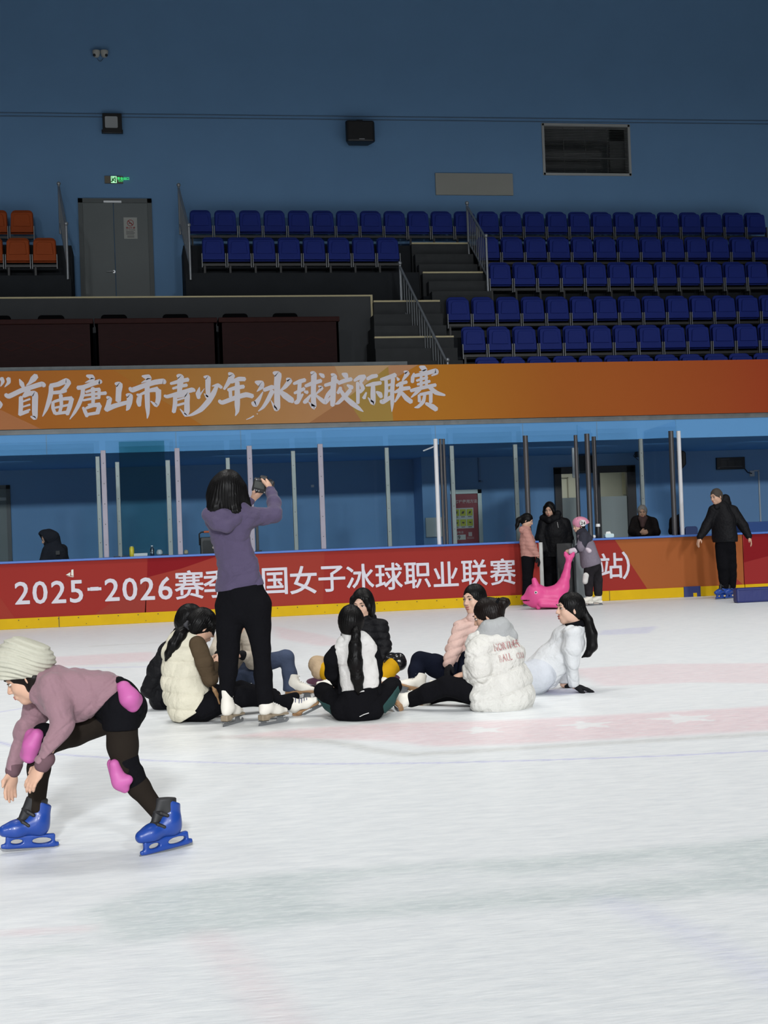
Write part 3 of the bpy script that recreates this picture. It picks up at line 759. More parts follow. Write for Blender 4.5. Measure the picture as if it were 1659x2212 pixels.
SA = [[(20,310,60),(40,360,55),(8,430,10)],[(118,312,66),(125,370,55),(65,440,8)],[(-20,640,40),(20,690,40),(0,745,16)],
 [(278,325,14),(310,390,70),(335,440,46)],[(520,275,80),(475,325,90),(425,380,44),(375,418,10)],[(75,545,50),(130,570,72),(300,490,70),(450,440,70),(600,395,72),(640,425,56)],[(420,480,60),(360,540,50),(315,590,20)],
 [(300,580,60),(300,700,66),(290,840,58)],[(340,570,50),(430,530,66),(500,540,88),(502,650,86),(500,780,84),(500,880,70),(440,860,20)],[(320,650,25),(430,610,30)],[(320,725,25),(430,690,30)],[(320,800,28),(430,762,28)],[(300,830,40),(410,790,34)],
 [(720,420,60),(830,400,70),(950,350,80),(990,390,70)],[(990,370,70),(940,450,60),(880,500,50)],[(760,520,50),(870,510,55),(950,490,45)],[(730,420,60),(730,520,72),(700,650,70),(660,760,50),(610,860,12)],[(870,550,58),(880,700,50),(850,820,45)],
 [(760,650,45),(760,740,52),(790,820,50)],[(770,650,40),(900,610,46),(1030,600,62)],[(1030,600,66),(1000,720,66),(960,830,58)],[(790,735,32),(980,695,36)],[(790,820,45),(950,800,46)],
 [(1240,275,30),(1310,295,80),(1330,330,60),(1220,375,8)],[(1110,450,60),(1200,440,66),(1330,390,66),(1430,360,72),(1440,385,40)],[(1190,460,60),(1180,560,62),(1130,690,60),(1070,800,46),(1000,900,12)],[(1330,450,60),(1335,560,56),(1330,680,50),(1260,690,20)],
 [(1230,510,34),(1330,480,45),(1430,470,50)],[(1200,560,32),(1350,540,42),(1520,525,52)],[(1190,630,32),(1340,600,38),(1430,590,40)],[(1420,470,50),(1420,600,40)],[(1190,730,35),(1220,790,56),(1250,860,50)],[(1230,745,38),(1340,700,55),(1430,695,72)],[(1430,700,66),(1400,800,62)],[(1250,832,44),(1420,805,46)]]
SB = [[(190,385,30),(250,410,100),(240,520,82),(235,640,80)],[(70,580,30),(110,610,72),(90,700,70),(60,770,66)],[(60,760,78),(180,710,70),(320,670,60),(400,650,50)],[(350,545,30),(400,570,92),(395,660,82),(375,740,60),(350,775,15)],
 [(575,280,20),(660,300,92),(680,330,60),(600,362,26),(565,380,8)],[(395,450,40),(440,480,76),(600,420,70),(760,370,75),(880,355,76),(905,385,46)],[(650,410,70),(650,560,76),(655,720,70),(660,820,45),(650,890,12)],[(500,540,20),(540,570,72),(530,650,76),(540,710,48)],[(520,560,30),(680,490,52),(800,470,80)],[(810,480,82),(810,600,76),(780,700,60),(700,640,12)],
 [(1080,270,40),(1130,300,96),(1120,420,82),(1110,520,60)],[(985,390,40),(1100,360,56),(1240,330,60)],[(1015,460,34),(1120,430,45),(1220,410,50)],[(895,560,34),(940,575,52),(1100,530,60),(1290,480,72),(1335,495,34)],[(1050,570,60),(1050,680,66),(1030,800,58)],[(1080,580,40),(1220,540,72),(1220,660,78),(1220,780,82),(1200,845,48),(1120,750,10)],[(1080,625,24),(1180,595,30)],[(1080,700,36),(1180,672,34)],
 [(1400,440,10),(1380,530,72),(1390,600,48)],[(1400,560,30),(1470,460,8)],[(1460,290,20),(1520,310,82),(1520,450,72),(1520,590,60),(1465,530,8)],[(1650,420,50),(1600,530,76),(1530,640,82),(1420,760,72),(1300,830,42),(1210,860,10)]]
SCC = [[(105,380,8),(180,365,45),(230,400,40)],[(320,210,30),(360,250,82),(320,330,60),(260,420,30)],[(350,330,40),(450,290,60),(530,290,54)],[(310,430,40),(420,400,56),(515,385,50)],[(340,430,45),(345,520,45)],[(195,565,40),(240,590,56),(400,530,60),(540,490,66),(630,510,56)],[(430,330,60),(430,480,72),(430,620,70),(430,700,50),(405,760,10)],
 [(660,325,30),(730,350,92),(740,390,60),(680,450,8)],[(620,590,40),(660,610,80),(710,540,50),(760,450,10)],[(890,205,30),(950,235,96),(940,350,82),(940,500,76),(940,650,80),(920,675,46),(860,560,8)],[(770,430,50),(870,395,62),(900,400,40)],[(880,440,60),(820,560,56),(760,650,40),(700,700,12)],[(690,737,14),(680,732,10)],[(640,762,20),(600,785,16),(545,808,8)],[(1060,285,30),(1100,310,72),(1040,390,52),(980,440,20)],[(970,440,40),(1040,500,82),(1120,560,80),(1140,590,30)],
 [(1150,350,34),(1230,320,56),(1300,300,50)],[(1160,470,34),(1230,440,46),(1290,410,44)],[(1165,590,40),(1200,580,60),(1270,480,24)],[(1230,320,50),(1220,480,52),(1210,570,40)],[(1300,380,40),(1400,340,56),(1505,310,50)],[(1370,205,30),(1410,230,76),(1405,400,66),(1405,560,66),(1410,650,66),(1340,580,8)],[(1480,220,20),(1520,245,56),(1540,270,26)],[(1290,450,30),(1330,460,50)],[(1280,590,40),(1310,570,60),(1370,490,20)],[(1470,380,20),(1510,405,50),(1440,480,18)],[(1430,490,24),(1500,550,52),(1560,590,50),(1640,510,20)]]
SD = [[(140,210,20),(175,240,72),(165,380,66),(160,520,66),(155,590,48)],[(65,345,40),(150,320,46),(220,290,46)],[(150,400,50),(100,460,50),(60,540,30)],[(270,205,20),(310,225,72),(330,260,30)],[(225,320,46),(300,290,52),(385,270,46)],[(255,370,40),(220,440,38)],[(330,340,20),(380,370,60),(395,385,30)],[(370,400,50),(310,470,52),(230,550,42),(190,570,14)],[(250,400,40),(310,490,56),(390,560,66),(470,620,46),(525,660,8)],
 [(415,290,30),(480,250,56),(545,240,50)],[(540,240,46),(490,310,40)],[(490,320,40),(520,380,50),(480,430,38)],[(455,310,40),(460,420,46),(460,560,40)],[(570,270,40),(630,240,52),(690,230,44)],[(555,350,20),(640,330,52),(735,315,44)],[(640,350,50),(640,450,62),(640,560,58),(580,490,8)],[(560,430,20),(530,500,46)],[(680,420,20),(720,450,62),(740,490,38)],
 [(730,275,30),(800,260,52),(910,220,55)],[(795,280,40),(800,400,46),(790,500,40)],[(880,260,50),(870,400,52),(870,560,44),(865,660,8)],[(800,350,30),(870,330,30)],[(800,420,30),(870,400,30)],[(730,530,40),(760,540,60),(880,470,40)],[(925,250,15),(945,280,42)],[(1010,180,20),(1050,200,62),(990,290,18)],[(920,350,34),(980,320,46),(1045,305,40)],[(900,430,30),(980,390,52),(1080,375,44)],[(980,340,46),(960,440,52),(900,545,18)],[(980,430,40),(1040,500,62),(1100,545,56)],
 [(1195,120,20),(1240,140,72),(1270,170,40),(1190,185,8)],[(1130,200,20),(1115,250,46),(1110,310,40)],[(1140,230,40),(1280,200,52),(1390,170,56),(1400,200,38),(1340,230,16)],[(1160,290,30),(1290,250,36)],[(1170,335,30),(1320,295,36)],[(1090,410,40),(1200,380,46),(1390,340,42)],[(1215,230,34),(1215,380,36)],[(1275,220,34),(1280,370,36)],[(1200,390,46),(1150,440,40),(1095,490,14)],[(1300,350,46),(1390,430,56),(1490,460,28),(1505,465,8)],[(1190,460,34),(1195,540,40)],[(1200,455,34),(1330,430,42)],[(1330,430,46),(1330,550,42)],[(1260,450,34),(1240,540,46),(1180,600,40),(1135,610,10)],[(1270,560,34),(1350,600,66),(1400,635,56)]]
lt = MB()
brush(lt, SA, 6.636, 0, 770); brush(lt, SB, 6.636, 220, 770); brush(lt, SCC, 5.925, 440, 770); brush(lt, SD, 5.53, 690, 770)
lt.build('lettering', mat('banner_letters', (.74, .70, .74), .7, spec=.1), bn)

# ================================================================== rink boards
ZT = XZ(830, 1181, YB)[1]
print('board height', ZT)
gx0, gx1 = XZ(1166, 1240, YB)[0], XZ(1266, 1240, YB)[0]
bxl, bxr = -14, 24
KICK = .155
B_RED = (.50, .068, .052); 
BOARD = ramp_x_mat('board_print', [(0, (.44, .05, .048)), (.3, (.46, .055, .045)), (.55, (.48, .07, .048)), (1, (.48, .085, .05))], 0, 1)
def board(x0, x1, name, label, field):
    t = thing(name, ((x0 + x1) / 2, YB, 0), label, 'rink boards'); struct(t)
    MB().box(x0, x1, YB, YB + .09, KICK - .01, ZT - .03).build('panel', field, t)
    MB().box(x0, x1, YB - .022, YB + .09, 0, KICK).build('kick_plate', YELLOW, t, bevel=.006)
    MB().box(x0, x1, YB - .03, YB + .22, ZT - .032, ZT).build('cap', CAPBLUE, t, bevel=.008)
    return t
RB = mat('board_red', (.29, .030, .024), .7, spec=.08, vary=(.7, .06)); RBO = mat('board_rust', (.33, .095, .026), .6, spec=.12, vary=(.7, .05))
xs3 = XZ(1606, 1215, YB)[0]
b1 = board(bxl, gx0, 'dasher_board', 'long red rink board with white season lettering left of the gate', RB)
b2 = board(gx1, xs3 - .006, 'dasher_board', 'rust coloured rink board right of the gate', RBO)
b3 = board(xs3 + .006, bxr, 'dasher_board', 'deep red rink board at the right edge of the photo', mat('board_deep', (.28, .022, .022), .6, spec=.12))
def bp_(px, m, lift, par, name='print_field'):
    P = []
    for x, y in px:
        a, z = XZ(x, y, YB); P.append((a, YB - lift, min(max(z, KICK - .004), ZT - .034)))
    return MB().prism(P, (0, lift * .8, 0)).build(name, m, par)
CR = mat('board_crimson', (.215, .010, .014), .7, spec=.08); BRK = mat('board_brick', (.30, .040, .028), .7, spec=.08); BRK2 = mat('board_brick_dark', (.265, .036, .026), .6, spec=.12)
bp_([(318, 1190), (472, 1180), (392, 1228), (318, 1247)], CR, .003, b1)
bp_([(318, 1247), (392, 1228), (472, 1180), (700, 1160), (700, 1360), (314, 1360)], BRK, .002, b1)
bp_([(208, 1325), (318, 1247), (316, 1350), (208, 1360)], BRK2, .002, b1)
bp_([(-60, 1260), (0, 1290), (34, 1360), (-60, 1360)], BRK, .002, b1)
bp_([(1267, 1150), (1327, 1145), (1400, 1310), (1267, 1330)], RB, .003, b2)
bp_([(1590, 1250), (1604, 1262), (1604, 1300), (1585, 1300)], BRK, .003, b2)
bp_([(1606, 1110), (1700, 1100), (1700, 1190), (1606, 1215)], CR, .003, b3)
WL = mat('board_letters', (.62, .60, .66), .6, spec=.15)
EX = np.array([1., 0, 0]); EZ = np.array([0, 0, 1.])
lt = MB()
def put(mb, ch, px, py, em_px, bold=.013, Y=None):
    Y = YB if Y is None else Y
    p = onY(px, py, Y); d = (p - CAM) @ AF; em = em_px * d / FPX * 1.02
    v, f = glyph(ch, 0.0); c = (v.max(0) + v.min(0)) / 2
    for i, (dx, dz) in enumerate(((0, 0), (-bold, 0), (bold, 0), (0, -bold), (0, bold), (-bold * .7, -bold * .7), (bold * .7, bold * .7), (-bold * .7, bold * .7), (bold * .7, -bold * .7))):
        mb.add([p + EX * (a - c[0] + dx) * em + EZ * (b - c[1] + dz) * em + np.array([0, -.006 - .0002 * i, 0]) for a, b in v], f)
for ch, px in zip('2025', (48, 86.5, 126.5, 165)): put(lt, ch, px, 1281 - .03 * (px - 48), 67)
put(lt, '-', 204, 1272, 67); 
x0, z0 = XZ(189, 1273, YB); x1, _ = XZ(219, 1272, YB); lt.box(x0, x1, YB - .0062, YB - .006, z0 - .022, z0 + .022)
for ch, px in zip('2026', (242, 280.5, 318.5, 357)): put(lt, ch, px, 1274 - .03 * (px - 242), 67)
cj = '赛季全国女子冰球职业联赛'
for i, ch in enumerate(cj): 
    px = 409 + i * 61.55; put(lt, ch, px, 1263 - .0415 * (px - 409), 64.5 - .5 * i)
lt.build('lettering', WL, b1)
lt = MB(); put(lt, '站', 1319, 1222, 57); put(lt, '）', 1352, 1221, 60); lt.build('lettering', WL, b2)
# torn white sticker on the red board
st = MB()
for P in ([(142, 1242), (152, 1236), (151.5, 1244)], [(154, 1231), (158.5, 1230), (159, 1244), (153.5, 1243)], [(144, 1244.5), (160, 1245), (158, 1247)]):
    st.prism([onY(x, y, YB - .007) for x, y in P], (0, .003, 0))
tag(st.build('sticker_scrap', mat('sticker_white', (.70, .70, .62), .6), org=onY(152, 1240, YB)), 'torn white scrap of sticker on the red board above the lettering', 'sticker')
# kick plate joints and bolts
bo = MB()
for k in range(30):
    px = 40 + k * 43
    if 1150 < px < 1280: continue
    a, z = XZ(px, 1330 - .05 * px, YB - .022); bo.lathe((a, YB - .022, KICK - .028), [(.008, 0), (.008, .003)], 8, (0, -1, 0))
    if k % 3 == 0: bo.lathe((a + .11, YB - .022, .035), [(.006, 0), (.006, .003)], 8, (0, -1, 0))
bo.build('bolt', mat('bolt_dark', (.05, .045, .03), .5, metal=.5), b1)['kind'] = 'stuff'
x_, _ = XZ(128, 1350, YB); MB().box(x_ - .006, x_ + .006, YB - .0245, YB - .02, 0, KICK).build('joint', mat('joint_dark', (.12, .08, .01), .6), b1)
x_, _ = XZ(1316, 1295, YB); MB().box(x_ - .005, x_ + .005, YB - .0245, YB - .02, 0, KICK).build('joint', mat('joint_dark', (.12, .08, .01), .6), b2)
a0, a1 = XZ(1476, 1280, YB)[0], XZ(1512, 1280, YB)[0]
pt = MB().box(a0, a1, YB - .03, YB - .02, 0, KICK + .01).build('patch', mat('patch_navy', (.015, .025, .13), .5), b2)
xm = a0 + (a1 - a0) * .66
MB().box(xm - .03, xm + .03, YB - .032, YB - .029, 0, .06).build('cutout', YELLOW, b2)

# the gate: rounded end of the left board, black sheet for the shade in the gap, grey edge of the open door
ge = thing('gate_end', (gx0, YB, 0), 'white rounded end of the red board at the open gate', 'board end'); struct(ge)
MB().rbox(gx0, gx0 + .07, YB - .005, YB + .55, .0, ZT - .03, .03, axis='z').build('edge', mat('gate_white', (.55, .56, .54), .5), ge)
gd = thing('gate_door', (gx1 - .1, YB, 0), 'grey edge of the open rink gate beside the child in the pink helmet', 'gate')
MB().rbox(gx1 - .17, gx1 - .002, YB - .02, YB + .10, .01, ZT - .01, .02, axis='z').build('frame', mat('gate_grey', (.16, .18, .19), .5, metal=.3), gd)
MB().box(gx1 - .42, gx1 - .17, YB + .12, YB + .18, .01, ZT - .06).build('panel', BLACKM, gd)  # black sheet standing in for the shade of the open gap

# ================================================================== posts and glass on the boards
POST_L = mat('post_lilac', (.24, .225, .27), .5, metal=.3, vary=(6, .15)); POST_G = mat('post_grey', (.25, .285, .28), .45, metal=.4)
POST_D = mat('post_dark', (.075, .072, .075), .45, metal=.5); POST_W = mat('post_white', (.62, .62, .64), .5)
GLASS = glass_mat('shield_glass', (.95, .97, .975), .006)
YG = YB + .06
def post(px, ytop, dc, m, wpx, z0, label, rnd=False, holes=True):
    Y = YG if dc is None else YP(dc)
    p = onY(px, ytop, Y); d = (p - CAM) @ AF; wd = wpx * d / FPX
    t = thing('shield_post', (p[0], Y, z0), label, 'post', 'posts of the rink glass')
    if rnd: MB().tube([(p[0], Y, z0), (p[0], Y, p[2])], wd / 2, 14).build('post', m, t, smooth=True)
    else: MB().box(p[0] - wd / 2, p[0] + wd / 2, Y - .03, Y + .03, z0, p[2]).build('post', m, t, bevel=.006)
    if holes and not rnd:
        for k in range(5):
            z = z0 + (p[2] - z0) * (.12 + .19 * k); MB().lathe((p[0], Y - .03, z), [(.008, 0), (.007, .004)], 8, (0, -1, 0)).build('screw', POST_D, t)
    return p
L1 = 'lilac-grey post on the red board, %s'
post(222.5, 973, None, POST_L, 11, ZT, L1 % 'leftmost, right of the hooded man')
post(382, 968, None, POST_L, 11, ZT, L1 % 'between the clear bottle and the photographer')
post(538, 963, None, POST_L, 11, ZT, L1 % 'just left of the camera')
post(691, 959, None, POST_L, 11, ZT, L1 % 'first to the right of the photographer')
post(940.5, 948, None, POST_W, 9, ZT, 'thick white round post on the red board left of the fire cabinet', True)
post(951, 948, None, POST_D, 6, ZT, 'dark steel post touching the thick white post, left one', True)
post(958, 948, None, POST_D, 6, ZT, 'dark steel post beside the thick white post, right one', True)
post(1134.5, 941, None, POST_D, 11, 0, 'dark steel post behind the girl in the pink jacket', True)
post(1243, 940, None, POST_D, 8, ZT, 'dark steel post on the left of the open gate box', True)
post(1267.5, 937, None, POST_D, 11, ZT, 'dark steel post above the child in the pink helmet', True)
post(1449, 931, None, POST_D, 11, ZT, 'dark steel post left of the right-hand white post', True)
post(1465.5, 931, None, POST_W, 9, ZT, 'white round post on the rust board left of the skating man', True)
L2 = 'pale grey post of the box behind the boards, %s'
BDC = 24.0 - .4
BZ = .55
struct(MB().box(XZ(-300, 1100, YP(BDC))[0], XZ(1384, 1100, YP(BDC))[0] + .05, YP(BDC) - .04, YP(BDC) + .04, 0, BZ).build('box_wall', DARK))
for px, y, lab_, w_ in ((210.5, 986, 'leftmost, beside the first lilac post', 9), (253, 998, 'left edge of the small green pane', 9), (362, 994, 'right edge of the small green pane', 10),
                    (491.5, 989, 'just above the photographer\'s hair', 9), (632.5, 974, 'right of the photographer\'s arm', 9), (834.5, 967, 'middle of the wide pane', 9),
                    (975, 963, 'in front of the fire cabinet', 9), (1112, 960, 'above the girl in the pink jacket', 9), (1383, 948, 'above the grey-haired spectator', 8)):
    post(px, y, BDC, POST_G, w_, BZ, L2 % lab_)
post(1283, 943, 23.2, POST_D, 8, 0, 'dark steel post of the box, behind the gate box glass', True)
def pane(px0, px1, ytop, dc, label, z0=None, mm=None):
    Y = YG if dc is None else YP(dc); z0 = ZT if z0 is None else z0
    a = XZ(px0, ytop + 60, Y)[0] + .034; b_ = XZ(px1, ytop + 60, Y)[0] - .034; z = XZ((px0 + px1) / 2, ytop, Y)[1]
    tag(MB().box(a, b_, Y - .006, Y + .006, z0, z).build('glass_panel', mm or GLASS, org=((a + b_) / 2, Y, z0)), label, 'glass panel', 'rink glass panes')
G = 'clear glass pane on the red board, %s'
pane(-160, 221, 957, None, G % 'leftmost, in front of the hooded man')
pane(224, 381, 951, None, G % 'above the yellow can and the clear bottle')
pane(383, 537, 941, None, G % 'behind the photographer\'s head')
pane(539, 690, 934, None, G % 'right of the photographer\'s camera')
pane(692, 938, 927, None, G % 'wide one left of the thick white post')
pane(961, 1131, 923, None, G % 'in front of the fire cabinet')
G2 = 'glass pane of the box behind the boards, %s'
GLASS2 = glass_mat('box_glass', (.90, .95, .95), .008)
pane(-160, 209, 962, BDC, G2 % 'leftmost', BZ); pane(254, 361, 953, BDC, G2 % 'small greenish one above the yellow can', BZ, glass_mat('green_glass', (.62, .80, .78), .02))
pane(363, 490, 953, BDC, G2 % 'left of the photographer\'s hair', BZ); pane(493, 631, 949, BDC, G2 % 'behind the photographer\'s camera', BZ); pane(634, 833, 944, BDC, G2 % 'wide one right of the camera', BZ)
pane(836, 974, 938, BDC, G2 % 'under the bullet camera', BZ); pane(976, 1111, 934, BDC, G2 % 'covering the fire cabinet', BZ); pane(1113, 1282, 930, BDC, G2 % 'behind the woman in the black coat', BZ); pane(1285, 1382, 926, BDC, G2 % 'above the thermos', BZ)
def side_pane(pn, pf, dcf, label):
    A = onY(pn[0], pn[1], YG); B = onY(pf[0], pf[1], YP(dcf)); zt_ = A[2]
    A = A + (B - A) * .05; B = A + (B - A) * .93
    P = [(A[0], A[1], ZT), (B[0], B[1], ZT), (B[0], B[1], zt_), (A[0], A[1], zt_)]
    tag(MB().prism(P, (.012, 0, 0)).build('glass_panel', GLASS2, org=(A[0], A[1], ZT)), label, 'glass panel', 'rink glass panes')
side_pane((1243.5, 917), (1280, 920), 23.2, 'glass pane set crosswise at the left side of the open gate box')
side_pane((1463.5, 907), (1383, 926), 23.6, 'glass pane set crosswise left of the right-hand white post')

# ================================================================== things behind the glass
ROOM = mat('room_cream', (.60, .60, .52), .7); 
# lit room behind the dark-framed door
struct(MB().box(dl - .6, dr + .8, YW + 2.4, YW + 2.5, 0, 2.7).box(dl - .7, dl - .6, YW + .3, YW + 2.5, 0, 2.7).box(dr + .8, dr + .9, YW + .3, YW + 2.5, 0, 2.7).box(dl - .7, dr + .9, YW + .3, YW + 2.5, 2.7, 2.8).build('wall_corridor', ROOM))
area_lamp('corridor_lamp', ((dl + dr) / 2, YW + 1.3, 2.65), ((dl + dr) / 2, YW + 1.3, 0), 1.2, .5, 14, 170, (1, .98, .88))
DF = mat('door_frame_dark', (.022, .019, .019), .5)
t = thing('door_2', ((dl + dr) / 2, YW, 0), 'dark framed glazed door to a pale corridor behind the gate', 'door'); struct(t)
MB().box(dl - .05, dl + .10, YW - .08, YW + .02, 0, dz1).box(dr - .16, dr + .04, YW - .08, YW + .02, 0, dz1).box(dl - .05, dr + .04, YW - .08, YW + .02, dz1 - .13, dz1 + .02).build('frame', DF, t)
m0, m1 = XZ(1247, 1080, YW)[0], XZ(1296, 1080, YW)[0]
MB().box(m0, m0 + .08, YW - .06, YW + .0, 0, dz1 - .1).box(m1 - .14, m1, YW - .06, YW, 0, dz1 - .1).build('door_leaf', DF, t)
FROST = mat('frosted_glass', (.34, .38, .36), .5)
zf = XZ(1330, 1072, YW)[1]
for a, b_ in ((dl + .1, m0), (m1, dr - .16)): MB().box(a, b_, YW - .02, YW - .01, 0, zf).build('frosted_pane', FROST, t)
xx = XZ(1225, 1050, YW + 2.4)[0]; MB().box(xx, xx + .02, YW + 2.36, YW + 2.40, 0, 2.3).box(xx - .35, xx + .02, YW + 2.36, YW + 2.40, 2.28, 2.3).build('inner_door_line', mat('room_line', (.32, .31, .26), .7), t)
x0, x1 = XZ(1346, 1040, YW + 2.3)[0], XZ(1358, 1040, YW + 2.3)[0]
tag(MB().box(x0, x1 + .1, YW + 2.3, YW + 2.38, XZ(1350, 1068, YW + 2.3)[1], 2.6).build('wall_cabinet', mat('cabinet_tan', (.40, .38, .28), .6), org=(x0, YW + 2.3, 1.6)), 'tan cabinet seen through the right side of the dark framed door', 'cabinet')

# left door at the edge
a, b_, c, d_ = onwall(-60, 1049, 25, 1240)
t = thing('door_3', ((a + b_) / 2, YW, 0), 'grey door at the left edge behind the glass', 'door'); struct(t)
MB().box(a, b_ - .08, YW - .03, YW - .001, 0, d_ - .08).build('door_leaf', mat('door_slate', (.11, .14, .14), .5), t)
MB().box(b_ - .08, b_, YW - .05, YW - .001, 0, d_).box(a, b_, YW - .05, YW - .001, d_ - .08, d_).build('frame', mat('frame_slate', (.055, .065, .068), .5), t)
x0, z0 = XZ(6, 1078, YW); MB().box(x0 - .1, x0 + .1, YW - .034, YW - .03, z0 - .03, z0 + .03).build('plate', PALE, t)

# fire hydrant cabinet with its instruction poster
YH = YW - .10
a, b_, c, d_ = onwall(965, 1058, 1043, 1260, YH)
t = thing('fire_cabinet', ((a + b_) / 2, YH, 0), 'red fire hydrant cabinet in a pale steel frame behind the glass', 'cabinet')
FRM = mat('hydrant_frame', (.33, .40, .39), .4, metal=.4)
fw = .085
MB().box(a, a + fw, YH - .03, YW, .2, d_).box(b_ - fw, b_, YH - .03, YW, .2, d_).box(a, b_, YH - .03, YW, d_ - fw, d_).build('frame', FRM, t)
MB().box(a + fw, b_ - fw, YH + .02, YW, .2, d_ - fw).build('door', mat('hydrant_red', (.22, .016, .025), .5, vary=(2, .2)), t)
hw = b_ - a
def hx(f): return a + f * hw
def hz_(y): return XZ(1010, y, YH)[1]
yy = YH + .018
lt = MB(); letters(lt, '消防栓使用方法', (hx(.16), yy, hz_(1086)), (1, 0, 0), (0, 0, 1), .082, adv=1.0, bold=.02); letters(lt, '火警电话', (hx(.19), yy, hz_(1151.5)), (1, 0, 0), (0, 0, 1), .055, adv=1.02, bold=.01)
cxh, czh = hx(.66), hz_(1154)
lt.prism([(cxh + .055 * math.cos(q) * (1 if k % 2 else .7), yy - .002, czh + .062 * math.sin(q) * (1 if k % 2 else .7)) for k, q in enumerate(np.linspace(math.pi / 2, math.pi / 2 - 2 * math.pi, 9)[:-1])], (0, .002, 0))
for j in (0, 1): lt.box(hx(.57), hx(.76), yy - .002, yy, hz_(1161 + 2.6 * j) - .004, hz_(1161 + 2.6 * j) + .004)
lt.build('lettering', mat('hydrant_print', (.42, .36, .34), .6), t)
sh = MB().box(hx(.19), hx(.77), yy - .003, yy, hz_(1141), hz_(1097)); sh.box(hx(.19), hx(.53), yy - .003, yy, hz_(1165.5), hz_(1154.5)); sh.build('white_panel', mat('hydrant_white', (.45, .48, .45), .6), t)
ye = MB(); bkp = MB()
for r_ in range(2):
    for c_ in range(3):
        x0, x1 = hx(.205 + .187 * c_), hx(.205 + .187 * c_ + .165); z1, z0 = hz_(1099.5 + 22 * r_), hz_(1099.5 + 22 * r_ + 14.5)
        ye.box(x0, x1, yy - .006, yy - .003, z0, z1)
        mxx, mzz = (x0 + x1) / 2, (z0 + z1) / 2
        bkp.prism([(mxx - .03 + .01 * c_, yy - .009, mzz + .02), (mxx + .035, yy - .009, mzz + .03 - .02 * r_), (mxx + .02, yy - .009, mzz - .02), (mxx - .03, yy - .009, mzz - .03 + .02 * c_ * r_)][::-1], (0, .003, 0))
        bkp.box(mxx - .04, mxx + .04, yy - .006, yy - .003, z0 - .028, z0 - .014)
letters(bkp, '119', (hx(.235), yy - .004, hz_(1164.2)), (1, 0, 0), (0, 0, 1), .115, gap=.10, bold=.03)
ye.build('pictogram', mat('hydrant_yellow', (.36, .40, .03), .6), t); bkp.build('print', INK, t)
# cream meter box and small fittings on the pillar
a, b_, c, d_ = onwall(919, 1118, 956, 1160, yc)
tag(MB().box(a, b_, yc - .06, yc - .001, c, d_).build('meter_box', mat('meter_cream', (.44, .50, .48), .55), org=((a + b_) / 2, yc, c), bevel=.008), 'pale square meter box on the blue pillar behind the white post', 'box')
a, z = XZ(675, 1050, YW); tag(MB().box(a - .03, a + .03, YW - .02, YW - .001, z - .025, z + .025).build('wall_switch', WHITEM, org=(a, YW, z)), 'small white wall switch alone on the blue wall', 'switch')
# bullet camera under the overhang
p = PX(886, 971, 27.6)
t = thing('bullet_camera', p, 'white bullet camera under the overhang above the pillar', 'security camera')
MB().prism([p + np.array(q) for q in ((-.13, -.06, -.075), (.10, -.06, .0), (.13, -.06, .10), (-.11, -.06, .03))], (0, .12, 0)).build('housing', CREAM, t, bevel=.012)
MB().lathe(p + np.array([-.115, 0, -.03]), [(.04, 0), (.036, .02)], 14, (-.9, -.2, -.3)).build('lens', BLACKM, t)
MB().tube([p + np.array([.08, 0, .03]), p + np.array([.10, .06, .2])], .03, 10).build('bracket', CREAM, t)
# pipe and bar near the white post
A = onY(914, 974, YG + .05); B = onY(939, 964, YG + .03); tag(MB().tube([A, B], .012, 6).build('stay_bar', POST_W, org=A), 'short thin stay beside the top of the thick white post', 'bar')
x0, z0 = XZ(1033, 960, YW); x1, z1 = XZ(1037, 1040, YW); tag(MB().box(x0 - .02, x0 + .02, YW - .03, YW - .001, z1, 2.7).box(x0 - .02, x0 + .07, YW - .03, YW - .001, z1 - .02, z1 + .02).build('wall_conduit', mat('conduit_blue', (.11, .22, .40), .6), org=(x0, YW, z1)), 'blue painted conduit coming down the wall above the fire cabinet', 'conduit')
# white-framed screen in the gate box
p = PX(1253, 998, 24.6); t = thing('white_screen', p, 'white framed screen hanging above the gate behind the glass', 'screen')
MB().box(p[0] - .15, p[0] + .11, p[1] - .02, p[1] + .03, p[2] - .29, p[2] + .27).build('casing', mat('screen_white', (.62, .64, .64), .5), t, bevel=.01)
MB().box(p[0] - .11, p[0] + .09, p[1] - .026, p[1] - .02, p[2] - .25, p[2] + .24).build('display', mat('screen_grey', (.20, .27, .30), .3), t)
MB().tube([p + np.array([.05, 0, -.28]), p + np.array([.06, 0, -.36]), p + np.array([.03, 0, -.46])], .008, 6).build('cord', BLACKM, t)
MB().tube([p + np.array([0, .02, .25]), (p[0], p[1] + .02, 2.72)], .02, 8).build('bracket', WHITEM, t)
